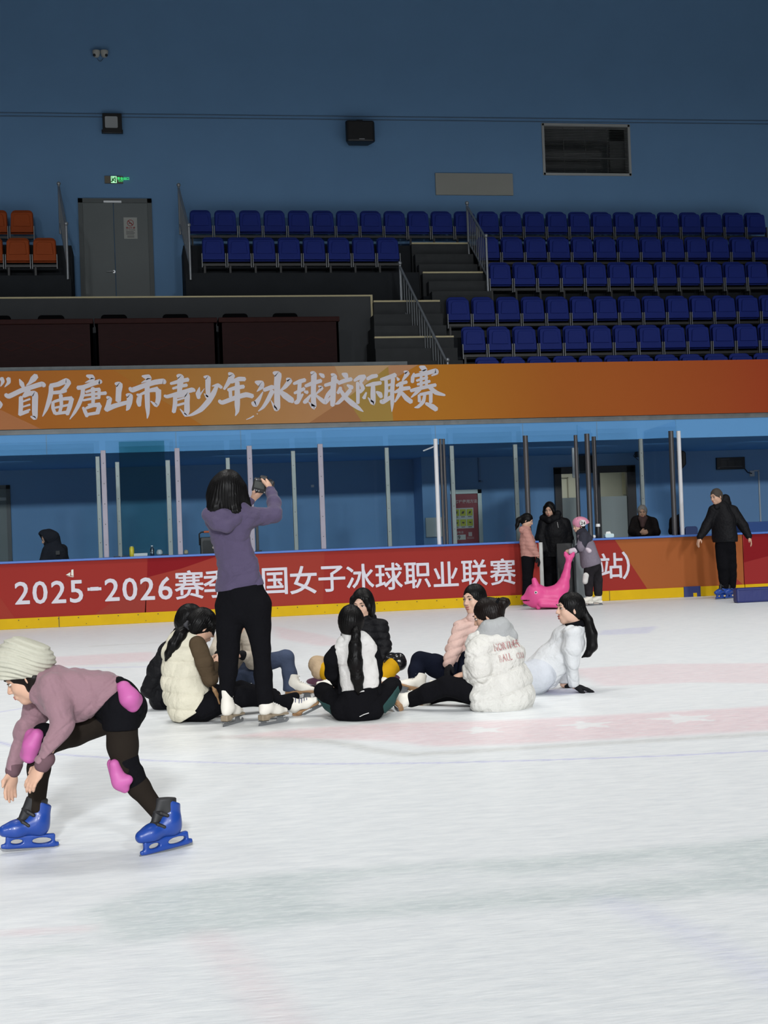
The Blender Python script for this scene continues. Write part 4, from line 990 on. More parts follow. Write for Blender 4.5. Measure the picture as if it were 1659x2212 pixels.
# black speaker and black television under the overhang on the right
p = PX(1386, 968, 28.5); t = thing('loudspeaker', p, 'black loudspeaker on the wall behind the glass above the grey-haired spectator', 'loudspeaker')
MB().prism([p + np.array(q) for q in ((-.12, -.2, -.19), (.10, -.2, -.19), (.16, -.2, .03), (.08, -.2, .2), (-.10, -.2, .2))], (0, .35, 0)).build('cabinet', BLACKM, t, bevel=.02)
MB().tube([p + np.array([-.14, 0, -.1]), p + np.array([-.2, 0, -.16]), p + np.array([-.08, 0, -.26]), p + np.array([.02, 0, -.2])], .008, 6).build('cord', BLACKM, t)
MB().box(p[0] - .03, p[0] + .03, p[1], YW, p[2] + .1, p[2] + .15).build('bracket', BLACKM, t)
p = PX(1441, 993, 28.35); t = thing('loudspeaker', p, 'wide black loudspeaker on the wall left of the dark clock panel', 'loudspeaker')
MB().prism([p + np.array(q) for q in ((-.32, -.2, -.22), (.26, -.2, -.22), (.36, -.2, -.12), (.36, -.2, .14), (.3, -.2, .18), (-.32, -.2, .17))], (0, .4, 0)).build('cabinet', BLACKM, t, bevel=.03)
MB().box(p[0] - .27, p[0] + .27, p[1] - .215, p[1] - .2, p[2] - .17, p[2] + .17).build('grille', mat('speaker_grille', (.02, .02, .021), .8, bump=(300, .6, .005)), t)
MB().box(p[0] - .09, p[0] + .0, p[1], YW, p[2] + .05, p[2] + .14).build('bracket', BLACKM, t)
# dark clock panel with socket and conduit
a, b_, c, d_ = onwall(1546, 988, 1607, 1014)
t = thing('clock_panel', ((a + b_) / 2, YW, c), 'dark electronic clock panel on the wall above the skating man', 'clock')
MB().box(a, b_, YW - .06, YW - .001, c, d_).build('casing', mat('clock_black', (.008, .008, .009), .4), t, bevel=.008)
gm = MB()
for k in range(3):
    x0 = a + (b_ - a) * (.15 + .26 * k); gm.box(x0, x0 + (b_ - a) * .2, YW - .063, YW - .06, c + .25 * (d_ - c), c + .72 * (d_ - c))
gm.build('display', mat('clock_display', (.02, .018, .017), .3), t)
lt = MB(); 
for k, (f0, f1, g) in enumerate(((.15, .45, .83), (.04, .10, .08), (.06, .9, .2))): lt.box(a + (b_ - a) * f0, a + (b_ - a) * f1, YW - .063, YW - .06, c + (d_ - c) * g, c + (d_ - c) * (g + .04 if k != 1 else g + .1))
lt.build('print', mat('clock_print', (.10, .10, .10), .5), t)
x0, z0 = XZ(1624, 1023, YW); t = thing('wall_socket', (x0, YW, z0), 'white socket with a white conduit on the wall above the skating man', 'socket')
MB().box(x0 - .06, x0 + .05, YW - .04, YW - .001, z0 - .065, z0 + .065).build('box', mat('socket_white', (.45, .50, .52), .5), t, bevel=.008)
x1, z1 = XZ(1643, 1125, YW); MB().box(x0 + .04, x0 + .17, YW - .03, YW - .001, z0 + .045, z0 + .075).box(x0 + .14, x0 + .17, YW - .03, YW - .001, z1 - .3, z0 + .06).build('conduit', mat('socket_white', (.45, .50, .52), .5), t)
xa, za = XZ(1607, 1012, YW); MB().tube([(xa, YW - .03, za), (xa + .06, YW - .05, za - .09), (x0 - .02, YW - .05, z0)], .012, 6).build('cord', BLACKM, t)
# blue bench box and dark blue seats behind the right-hand boards
a = PX(1612, 1128, 24.5); b_ = PX(1700, 1128, 24.5)
tag(MB().box(a[0], b_[0] + 1, a[1], a[1] + .5, 0, a[2]).build('team_bench', mat('bench_blue', (.02, .08, .30), .5), org=(a[0], a[1], 0), bevel=.02), 'blue bench behind the boards at the right edge', 'bench')
ped = None
for px, lab_ in ((1466, 'dark blue low seat behind the boards, left of the white post'), (1494, 'dark blue low seat behind the boards, right of the white post')):
    p = PX(px, 1138, 24.0)
    if ped is None:
        t = ped = thing('bench_chair', (p[0], p[1], 0), lab_, 'seat', 'dark blue seats behind the boards')
        MB().rbox(p[0] - .12, p[0] + .12, p[1], p[1] + .05, .5, p[2], .05).build('backrest', mat('seat_navy', (.010, .035, .14), .5), t, bevel=.01)
        MB().box(p[0] - .12, p[0] + .12, p[1] - .3, p[1], .44, .5).build('seat', mat('seat_navy', (.010, .035, .14), .5), t, bevel=.01)
        MB().box(p[0] - .03, p[0] + .03, p[1] - .18, p[1] - .12, 0, .44).build('leg', BLACKM, t)
    else: dup(ped, (p[0], p[1], 0), lab_)

# ---------------- small things standing on the board ledge
def ledge(px, back=.10): 
    p = onY(px, 1200, YB + back); return np.array([p[0], p[1], ZT])
p = ledge(285); t = thing('drink_can', p, 'tall yellow can on the board ledge left of the paper stack', 'can')
MB().lathe(p, [(.030, 0), (.036, .01), (.036, .125), (.028, .14)], 18).build('body', mat('can_yellow', (.60, .50, .03), .4), t, smooth=True)
MB().lathe(p + np.array([0, 0, .14]), [(.028, 0), (.028, .012)], 18).build('lid', mat('can_lid', (.55, .50, .2), .4, metal=.4), t)
p = ledge(304, .16); tag(MB().box(p[0] - .12, p[0] + .10, p[1] - .08, p[1] + .09, ZT, ZT + .045).build('paper_stack', mat('paper_white', (.62, .66, .64), .6), org=p, bevel=.006), 'low white stack of paper on the board ledge between the can and the clear bottle', 'paper')
CLR = glass_mat('bottle_clear', (.62, .72, .74), .10, .15)
p = ledge(329); t = thing('water_bottle', p, 'crumpled clear plastic bottle on the board ledge left of the second post', 'bottle')
MB().lathe(p, [(.026, 0), (.033, .01), (.030, .05), (.034, .07), (.031, .10), (.014, .125), (.013, .14)], 16).build('body', CLR, t, smooth=True)
MB().lathe(p + np.array([0, 0, .138]), [(.015, 0), (.015, .016)], 12).build('cap', mat('cap_pale', (.55, .62, .66), .5), t)
p = ledge(345, .16); tag(MB().lathe(p, [(.02, 0), (.045, .02), (.05, .05), (.03, .085), (.01, .09)], 12).build('plastic_bag', mat('bag_clear', (.42, .50, .52), .35), org=p, smooth=True), 'crumpled clear plastic bag just right of the clear bottle', 'bag')
p = ledge(402); tag(MB().lathe(p, [(.012, 0), (.03, .012), (.036, .035), (.026, .06), (.008, .07)], 14).build('small_ball', mat('ball_tan', (.34, .31, .20), .7), org=p, smooth=True), 'small tan ball on the board ledge left of the photographer', 'ball')
for px, lab_ in ((253, 'small black object on the board ledge, left of the yellow can'), (270, 'small black object on the board ledge next to the yellow can'), (357, 'small dark object on the board ledge right of the clear bottle')):
    p = ledge(px); tag(MB().box(p[0] - .05, p[0] + .05, p[1] - .03, p[1] + .03, ZT, ZT + .014).build('phone', BLACKM, org=p, bevel=.004), lab_, 'phone')
p = PX(452, 1194, 21.2); p[2] = .0
zt_ = PX(452, 1160, 21.2)[2]
t = thing('party_speaker', p, 'black portable speaker with an orange handle behind the board, left of the photographer', 'loudspeaker')
MB().rbox(p[0] - .13, p[0] + .20, p[1] - .10, p[1] + .14, .6, zt_, .03).build('cabinet', BLACKM, t, bevel=.01)
MB().rbox(p[0] - .10, p[0] + .17, p[1] - .112, p[1] - .095, .7, zt_ - .05, .03).build('grille', mat('speaker_grey', (.035, .035, .034), .7, bump=(200, .5, .005)), t)
MB().tube([(p[0] - .14, p[1], zt_ - .12), (p[0] - .14, p[1], zt_ + .05), (p[0] - .11, p[1], zt_ + .075), (p[0] - .06, p[1], zt_ + .08)], .011, 8).tube([(p[0] + .2, p[1], zt_ - .1), (p[0] + .2, p[1], zt_ + .06), (p[0] + .17, p[1], zt_ + .08), (p[0] + .12, p[1], zt_ + .08)], .011, 8).build('handle_frame', BLACKM, t)
MB().tube([(p[0] - .07, p[1], zt_ + .08), (p[0] + .13, p[1], zt_ + .08)], .016, 8).build('handle', mat('handle_orange', (.55, .12, .04), .5), t)
MB().lathe((p[0] + .06, p[1] - .115, zt_ - .16), [(.018, 0), (.018, .004)], 12, (0, -1, 0)).build('badge', mat('badge_pale', (.55, .45, .38), .5), t)
MB().box(p[0] - .08, p[0] + .15, p[1] - .06, p[1] + .1, 0, .6).build('stand', BLACKM, t)
p = ledge(557, .16); z1 = onY(552, 1137, p[1])[2]
t = thing('tablet_stand', (p[0], p[1], ZT), 'black upright stick on the board ledge right of the photographer\'s back', 'stand')
MB().box(p[0] - .02, p[0] + .022, p[1] - .015, p[1] + .015, ZT, z1).build('upright', BLACKM, t, bevel=.004)
MB().box(p[0] - .05, p[0] + .06, p[1] - .04, p[1] + .04, ZT, ZT + .02).build('foot', BLACKM, t, bevel=.004)
p = ledge(1294, .12); t = thing('thermos', p, 'black thermos with a white cap on the ledge beside the helmeted child', 'bottle')
MB().lathe(p, [(.036, 0), (.042, .01), (.042, .165), (.036, .18)], 18).build('body', BLACKM, t, smooth=True); MB().lathe(p + np.array([0, 0, .18]), [(.036, 0), (.036, .03), (.03, .045)], 18).build('cap', WHITEM, t, smooth=True)
p = ledge(1317, .12); t = thing('tissue_pack', p, 'white tissue pack on the ledge right of the thermos', 'tissues')
MB().rbox(p[0] - .075, p[0] + .07, p[1] - .05, p[1] + .05, ZT, ZT + .065, .02).build('pack', mat('tissue_pack', (.58, .72, .70), .5), t, bevel=.008); MB().prism([(p[0] - .05, p[1], ZT + .06), (p[0] + .03, p[1] - .03, ZT + .06), (p[0] + .05, p[1] + .03, ZT + .06), (p[0] + .02, p[1], ZT + .10), (p[0] - .04, p[1], ZT + .095)], (0, .03, 0)).build('tissue', WHITEM, t)
p = ledge(1284, .10); tag(MB().lathe(p, [(.02, 0), (.035, .02), (.032, .045), (.01, .055)], 10).build('crumpled_tissue', WHITEM, org=p, smooth=True), 'crumpled white tissue at the foot of the thermos', 'tissue')
# blue crash mat on the ice at the right edge
A = ice(1593, 1303); B = ice(1760, 1306)
zt_ = pix(1593, 1271, (A - CAM) @ AF)[2]
t = thing('crash_mat', ((A[0] + B[0]) / 2, A[1], 0), 'navy blue padded mat on the ice at the right edge', 'mat')
MB().box(A[0], B[0], A[1], A[1] + .16, .0, zt_).build('pad', mat('mat_navy', (.014, .022, .13), .5, bump=(8, .3, .02)), t, bevel=.03)
MB().tube([(A[0] + .02, A[1] - .004, zt_ - .02), (B[0], A[1] - .004, zt_ - .02)], .006, 6).build('seam', mat('mat_seam', (.02, .035, .2), .5), t)
# ================================================================== sculpting: smooth solids meshed from distance fields
def nrm(v):
    v = np.asarray(v, float); return v / (np.linalg.norm(v) + 1e-12)

class SDF:
    def __init__(s): s.ops = []; s.disps = []; s.cuts = []
    def _add(s, fn, lo, hi, k, mode): s.ops.append((fn, np.asarray(lo, float), np.asarray(hi, float), k, mode)); return s
    def cone(s, a, b, ra, rb, k=.02, flat=None, mode='u'):
        """tapered capsule; flat=(direction, ratio) squeezes it along a direction"""
        a = np.asarray(a, float); b = np.asarray(b, float); ba = b - a; l2 = max(ba @ ba, 1e-9)
        if flat is None:
            def fn(P):
                q = P - a; t = np.clip(q @ ba / l2, 0, 1); return np.linalg.norm(q - t[:, None] * ba, axis=1) - (ra + (rb - ra) * t)
        else:
            n = nrm(flat[0]); f = flat[1]
            def fn(P):
                q = P - a; t = np.clip(q @ ba / l2, 0, 1); q = q - t[:, None] * ba
                h = q @ n; q = q + n * (h * (1 / f - 1))[:, None]
                r = ra + (rb - ra) * t; L_ = np.linalg.norm(q, axis=1)
                return (L_ - r) * np.where(L_ > 1e-6, f + (1 - f) * (1 - np.abs(h / f) / np.maximum(L_, 1e-6)), f)
        R_ = max(ra, rb)
        return s._add(fn, np.minimum(a, b) - R_, np.maximum(a, b) + R_, k, mode)
    def chain(s, pts, rs, k=.02, flat=None):
        for i in range(len(pts) - 1): s.cone(pts[i], pts[i + 1], rs[i], rs[i + 1], k if i == 0 else min(k, .02), flat)
        return s
    def ell(s, c, r, axes=None, k=.02, mode='u'):
        c = np.asarray(c, float); r = np.asarray(r, float); A = np.eye(3) if axes is None else np.array([nrm(x) for x in axes])
        def fn(P):
            q = (P - c) @ A.T; k0 = np.linalg.norm(q / r, axis=1); k1 = np.linalg.norm(q / (r * r), axis=1)
            return k0 * (k0 - 1) / np.maximum(k1, 1e-9)
        R_ = np.abs(A.T) @ r
        return s._add(fn, c - R_, c + R_, k, mode)
    def box(s, c, half, axes=None, rnd=.005, k=.01, mode='u'):
        c = np.asarray(c, float); h = np.asarray(half, float) - rnd; A = np.eye(3) if axes is None else np.array([nrm(x) for x in axes])
        def fn(P):
            q = np.abs((P - c) @ A.T) - h
            return np.linalg.norm(np.maximum(q, 0), axis=1) + np.minimum(q.max(1), 0) - rnd
        R_ = np.abs(A.T) @ (h + rnd)
        return s._add(fn, c - R_, c + R_, k, mode)
    def cut(s, p, n, k=.004, R=None):
        """remove what lies on the side of p that n points to (only within R of p when R is given)"""
        s.cuts.append((np.asarray(p, float), nrm(n), k, R)); return s
    def disp(s, fn): s.disps.append(fn); return s
    def eval(s, P, m=.04):
        d = np.full(len(P), 9.0)
        for fn, lo, hi, k, mode in s.ops:
            g = k + m
            w_ = np.nonzero(np.all((P > lo - g) & (P < hi + g), axis=1))[0]
            if len(w_) == 0: continue
            v = fn(P[w_]); o = d[w_]
            if mode == 'u':
                h = np.maximum(k - np.abs(o - v), 0) / k; d[w_] = np.minimum(o, v) - h * h * k * .25
            else:
                v = -v; h = np.maximum(k - np.abs(o - v), 0) / k; d[w_] = np.maximum(o, v) + h * h * k * .25
        for fn in s.disps: d = d + fn(P)
        for p, n, k, R in s.cuts:
            v = (P - p) @ n
            if R is not None: v = np.minimum(v, R - np.linalg.norm(P - p, axis=1))
            h = np.maximum(k - np.abs(d - v), 0) / k; d = np.maximum(d, v) + h * h * k * .25
        return d
    def mesh(s, h):
        u = [o for o in s.ops if o[4] == 'u']
        lo = np.min([o[1] for o in u], 0) - .03; hi = np.max([o[2] for o in u], 0) + .03
        B = 6; C = h * B
        nb = np.ceil((hi - lo) / C).astype(int) + 1
        ci = np.stack(np.meshgrid(*[np.arange(n) for n in nb], indexing='ij'), -1).reshape(-1, 3)
        cd = s.eval(lo + (ci + .5) * C - h * .5, m=C * 2.2)
        act = np.abs(cd) < C * 1.7
        shape = nb * B
        val = np.where(cd < 0, -1.0, 1.0).astype(np.float32).reshape(nb)
        val = np.repeat(np.repeat(np.repeat(val, B, 0), B, 1), B, 2)
        a = ci[act]
        off = np.stack(np.meshgrid(*[np.arange(B)] * 3, indexing='ij'), -1).reshape(-1, 3)
        idx = (a[:, None, :] * B + off[None]).reshape(-1, 3)
        for st in range(0, len(idx), 400000):
            q = idx[st:st + 400000]; val[q[:, 0], q[:, 1], q[:, 2]] = s.eval(lo + q * h, m=h * 5)
        sg = val < 0
        e = sg[:-1, :-1, :-1].astype(np.int8)
        tot = np.zeros_like(e)
        for dx in (0, 1):
            for dy in (0, 1):
                for dz in (0, 1):
                    tot += sg[dx:shape[0] - 1 + dx, dy:shape[1] - 1 + dy, dz:shape[2] - 1 + dz]
        cells = np.argwhere((tot > 0) & (tot < 8))
        n = len(cells)
        if n == 0: return np.zeros((0, 3)), np.zeros((0, 4), int)
        co = np.array([(i & 1, i >> 1 & 1, i >> 2 & 1) for i in range(8)])
        cv = np.stack([val[cells[:, 0] + c[0], cells[:, 1] + c[1], cells[:, 2] + c[2]] for c in co], 1)
        acc = np.zeros((n, 3)); cnt = np.zeros(n)
        for i in range(8):
            for b in (1, 2, 4):
                j = i | b
                if j == i: continue
                m = (cv[:, i] < 0) != (cv[:, j] < 0)
                t = cv[m, i] / (cv[m, i] - cv[m, j])
                acc[m] += co[i] + t[:, None] * (co[j] - co[i]); cnt[m] += 1
        V = lo + (cells + acc / cnt[:, None]) * h
        im = np.full(tot.shape, -1, np.int32); im[cells[:, 0], cells[:, 1], cells[:, 2]] = np.arange(n)
        Fs = []
        for ax in range(3):
            o1, o2 = (ax + 1) % 3, (ax + 2) % 3
            lo_ = [slice(1, -1)] * 3; sl0 = [slice(1, -1)] * 3; sl1 = [slice(1, -1)] * 3
            sl0[ax] = slice(0, -1); sl1[ax] = slice(1, None)
            A0 = sg[tuple(sl0)]; A1 = sg[tuple(sl1)]
            ed = np.argwhere(A0 != A1); 
            if len(ed) == 0: continue
            flip = A0[ed[:, 0], ed[:, 1], ed[:, 2]]
            base = ed.copy(); base[:, o1] += 1; base[:, o2] += 1
            def cell(d1, d2):
                q = base.copy(); q[:, o1] -= d1; q[:, o2] -= d2
                ok = np.all((q >= 0) & (q < np.array(im.shape)), axis=1); r = np.full(len(q), -1); r[ok] = im[q[ok, 0], q[ok, 1], q[ok, 2]]; return r
            Q = np.stack([cell(1, 1), cell(0, 1), cell(0, 0), cell(1, 0)], 1)
            Q = np.where(flip[:, None], Q, Q[:, ::-1]); Fs.append(Q[(Q >= 0).all(1)])
        return V, np.concatenate(Fs)
    def build(s, name, m, parent, h):
        V, F = s.mesh(h)
        return mesh_obj(name, V, F, m, parent, smooth=True)

def wrinkle(amp, freq, axis=None, seed=0, lo=None):
    """low cloth folds: a few crossing waves"""
    r = np.random.default_rng(seed); ds = [nrm(r.normal(size=3) + (0 if axis is None else 1.6 * np.asarray(axis))) for _ in range(4)]
    ph = r.uniform(0, 6.3, 4); fr = freq * r.uniform(.7, 1.5, 4)
    def fn(P):
        v = np.zeros(len(P)); wob = .35 * np.sin(P @ ds[3] * freq * .55 + ph[3])
        for i in range(3): v += np.sin((P @ ds[i]) * fr[i] + ph[i] + wob * 3)
        cr = np.zeros(len(P))
        for i in range(2):
            w2 = (P @ ds[i]) * fr[i] * .62 + ph[i] * 2 + 2.2 * np.sin((P @ ds[2]) * freq * .3 + ph[2])
            cr += np.maximum(0, 1 - 2.6 * np.abs(np.sin(w2))) ** 1.5 * (.5 + .5 * np.sin((P @ ds[3]) * freq * .4 + ph[i]))
        return amp * (v / 2 + 1.1 * cr)
    return fn
def quilt(amp, period, axis=(0, 0, 1), phase=0.0, sharp=.55):
    """padded rolls of a down jacket: seams every period along axis"""
    ax = nrm(axis)
    def fn(P):
        u = (P @ ax) / period + phase + .06 * np.sin(P[:, 0] * 9 + P[:, 1] * 7)
        return -amp * (np.abs(np.sin(math.pi * u)) ** sharp - .6)
    return fn

def groove(p, n, w, depth, R=9.0):
    """a stitched seam: a shallow channel along the plane through p"""
    p = np.asarray(p, float); n = nrm(n)
    return lambda P: depth * np.exp(-(((P - p) @ n) / w) ** 2) * (np.linalg.norm(P - p, axis=1) < R)

# ---------------- materials of people
SKIN = mat('skin', (.56, .34, .24), .5, spec=.3, vary=(30, .05))
SKIN_P = mat('skin_pale', (.62, .40, .30), .5, spec=.3, vary=(30, .05))
SKIN_O = mat('skin_old', (.36, .22, .15), .55, spec=.25, vary=(30, .08))
HAIR = mat('hair_black', (.0035, .0032, .0033), .42, spec=.13, bump=(60, .45, .006), stretch=(1, 1, .12))
HAIRB = mat('hair_brown', (.0075, .0048, .004), .42, spec=.13, bump=(60, .45, .006), stretch=(1, 1, .12))
HAIRG = mat('hair_grey', (.19, .18, .17), .6, spec=.25, bump=(60, .4, .006))
EYEW = mat('eye_white', (.60, .58, .55), .35); IRIS = mat('eye_dark', (.010, .007, .006), .25); LIP = mat('lip', (.36, .10, .09), .45); TEETH = mat('teeth', (.72, .70, .66), .35)
BROW = mat('brow', (.018, .012, .010), .8)

class Person:
    def __init__(s, d0, base_px, label, h=.0062, skin=None, hs=1.0, base=None):
        s.d0 = d0; s.h = h; s.skin = skin or SKIN; s.hs = hs
        b = ice(*base_px) if base is None else np.asarray(base, float)
        s.root = thing('person', (b[0], b[1], b[2]), label, 'person')
        s.body = SDF(); s.parts = []
    def J(s, px, py, dd=0.0): return pix(px, py, s.d0 + dd)
    def m(s, px): return px * s.d0 / FPX
    def part(s, name, sdf, m, h=None, parent=None):
        return sdf.build(name, m, parent or s.root, h or s.h)
    def head(s, c, fwd, up=(0, 0, 1), k=1.0, ears=True, smile=0, old=False, features=True, eye=1.0, wide=1.0, brow=True, mk=None):
        """head with brow, nose, lips, chin and ears at centre c (between the eyes and the ears), looking along fwd"""
        f = nrm(fwd); u = nrm(np.asarray(up, float) - f * (np.asarray(up, float) @ f)); r = np.cross(f, u)
        c = np.asarray(c, float); s.hf = (c, f, u, r, k)
        P = lambda a, b, d: c + k * (f * a + r * b + u * d)
        B = s.body; A = (f, r, u); K = .018 * k
        B.ell(P(-.014, 0, .022), k * np.array([.094, .073 * wide, .090]), A, k=.02 * k)
        B.ell(P(.022, 0, -.034), k * np.array([.064, .059 * wide, .080]), A, k=.03 * k)
        B.ell(P(.052, 0, -.096), k * np.array([.024, .026, .020]), A, k=.03 * k)
        for sg in (-1, 1):
            B.ell(P(.052, sg * .035, -.032), k * np.array([.026, .022, .024]), A, k=.025 * k)
            B.ell(P(.004, sg * .046, -.070), k * np.array([.036, .016, .028]), A, k=.03 * k)
            if ears:
                B.ell(P(-.012, sg * .074 * wide, -.014), k * np.array([.017, .007, .030]), (nrm(f + r * sg * .35), nrm(r - f * sg * .35), u), k=.008 * k)
        B.cone(P(.080, -.032, .022), P(.080, .032, .022), .011 * k, .011 * k, k=.016 * k)
        for sg in (-1, 1):
            B.ell(P(.094, sg * .031, .001), k * np.array([.012, .018, .010]), A, k=.012 * k, mode='s')
        B.cone(P(.084, 0, .008), P(.104, 0, -.030), .008 * k, .0105 * k, k=.012 * k)
        for sg in (-1, 1): B.ell(P(.094, sg * .012, -.034), k * np.array([.012, .008, .008]), A, k=.008 * k)
        B.ell(P(.080, 0, -.064), k * np.array([.014, .026, .016]), A, k=.014 * k)
        if features:
            for sg in (-1, 1):
                e = SDF().ell(P(.0785, sg * .031, .000), k * np.array([.0105, .0145, .0058 * eye]), A)
                eo = s.part('eye', e, EYEW, h=.0016 * max(1, k), parent=s.root)
                ir = SDF().ell(P(.0815, sg * .031, .000), k * np.array([.0094, .0074, .0060 * eye]), A)
                s.part('iris', ir, IRIS, h=.0016, parent=eo)
                ld = SDF().chain([P(.0835, sg * .015, .002), P(.0905, sg * .030, .0085 * eye), P(.0815, sg * .047, .003)], [.0016 * k, .0026 * k, .0014 * k], k=.002)
                s.part('eyelash', ld, BROW, h=.0016, parent=eo)
                if brow:
                    bw = SDF().chain([P(.0945, sg * .014, .0245), P(.0955, sg * .030, .030), P(.080, sg * .050, .026)], [.0026 * k, .0030 * k, .0015 * k], k=.003)
                    s.part('eyebrow', bw, HAIRG if old else BROW, h=.0018)
            lp = SDF()
            if smile:
                lp.chain([P(.078, -.028, -.056), P(.0915, -.012, -.0585), P(.094, 0, -.060), P(.0915, .012, -.0585), P(.078, .028, -.056)], [.0025 * k, .0045 * k, .005 * k, .0045 * k, .0025 * k], k=.003)
                lp.chain([P(.078, -.027, -.057), P(.088, -.012, -.073), P(.090, 0, -.076), P(.088, .012, -.073), P(.078, .027, -.057)], [.0025 * k, .0045 * k, .0055 * k, .0045 * k, .0025 * k], k=.003)
                th = SDF().ell(P(.084, 0, -.066), k * np.array([.008, .020, .0075]), A); s.part('teeth', th, TEETH, h=.002)
            else:
                lp.chain([P(.080, -.022, -.063), P(.0925, -.008, -.0605), P(.093, .008, -.0605), P(.080, .022, -.063)], [.0022 * k, .0045 * k, .0045 * k, .0022 * k], k=.003)
                lp.chain([P(.080, -.020, -.065), P(.091, -.007, -.0695), P(.091, .007, -.0695), P(.080, .020, -.065)], [.0022 * k, .005 * k, .005 * k, .0022 * k], k=.003)
            s.part('lips', lp, LIP, h=.002)
        return P
    def neck(s, base, r=.052):
        c, f, u, q, k = s.hf
        s.body.cone(c - k * (f * .02 + u * .075), base, .050 * k, r, k=.03)
    def cap(s, grow=.012, face=(.098, -.028, .066, .062, .080), low=None, back=0.0):
        """hair cap over the skull leaving an oval for the face; face = forward, up, half depth, half width, half height"""
        c, f, u, r, k = s.hf; P = lambda a, b, d: c + k * (f * a + r * b + u * d); A = (f, r, u)
        H = SDF(); g = grow
        H.ell(P(-.016, 0, .024), k * np.array([.094 + g, .074 + g, .091 + g]), A)
        H.ell(P(-.040 - back, 0, -.02), k * np.array([.062 + g, .066 + g, .075 + g]), A, k=.02)
        H.ell(P(face[0], 0, face[1]), k * np.array([face[2], face[3], face[4]]), A, k=.008 * k, mode='s')
        return H, P
    def bob(s, length=.125, wide=.092):
        """chin-length hair parted over the forehead, hanging beside the face"""
        c, f, u, r, k = s.hf; P = lambda a, b, d: c + k * (f * a + r * b + u * d); A = (f, r, u)
        H = SDF(); H.ell(P(-.016, 0, .026), k * np.array([.108, .088, .105]), A)
        H.ell(P(-.030, 0, -.055), k * np.array([.090, wide, .110]), A, k=.04)
        for sg in (-1, 1): H.chain([P(.045, sg * .062, .05), P(.050, sg * .080, -.02), P(.030, sg * .082, -.10)], k * np.array([.026, .020, .012]), k=.025)
        H.ell(P(.115, 0, -.045), k * np.array([.105, .057, .118]), A, k=.012, mode='s')
        H.cone(P(.10, 0, .062), P(.06, 0, .135), .010 * k, .003 * k, mode='s', k=.012)
        H.cut(P(0, 0, -length), -u + f * .1)
        return H, P
    def strands(s, H, n=40, amp=.0017):
        c, f, u, r, k = s.hf
        def fn(Q):
            q = Q - c; th = np.arctan2(q @ r, q @ f + .02); return amp * np.sin(th * n + 3 * np.sin((q @ u) * 14))
        return H.disp(fn)
    def hand(s, wrist, fdir, palm_n, thumb, k=1.0, curl=.35, into=None, grow=0.0, spread=.12, wr=.024):
        """palm, five separate bent fingers and a thumb; fdir along the fingers, palm_n out of the palm, thumb towards the thumb side"""
        f = nrm(fdir); n = nrm(np.asarray(palm_n, float) - f * (np.asarray(palm_n, float) @ f)); t = np.cross(f, n)
        if t @ np.asarray(thumb, float) < 0: t = -t
        w = np.asarray(wrist, float); B = into if into is not None else s.body; g = grow
        P = lambda a, b, d: w + k * (f * a + t * b + n * d)
        B.cone(P(0, 0, 0), P(.04, 0, 0), wr * k + g, .030 * k + g, k=.02, flat=(n, .62))
        B.ell(P(.055, 0, 0), k * np.array([.046, .040, .015]) + g, (f, t, n), k=.015)
        for i, (b, L_) in enumerate(((.028, .070), (.009, .080), (-.010, .074), (-.028, .058))):
            sp = b * spread * 6; a0 = .086 - .004 * abs(i - 1)
            d0 = nrm(f + t * sp); p0 = P(a0, b, .0); c1 = curl * .8; p1 = p0 + k * L_ * .46 * nrm(d0 * math.cos(c1) + n * math.sin(c1))
            c2 = curl * 2.0; p2 = p1 + k * L_ * .32 * nrm(d0 * math.cos(c2) + n * math.sin(c2)); c3 = curl * 2.9; p3 = p2 + k * L_ * .25 * nrm(d0 * math.cos(c3) + n * math.sin(c3))
            B.chain([p0, p1, p2, p3], [.0095 * k + g, .0088 * k + g, .008 * k + g, .0065 * k + g], k=.006)
        q0 = P(.022, .030, .006); q1 = P(.050, .056, .018); q2 = P(.078, .062, .026); 
        B.chain([q0, q1, q2], [.0135 * k + g, .0105 * k + g, .0075 * k + g], k=.010)
        return P

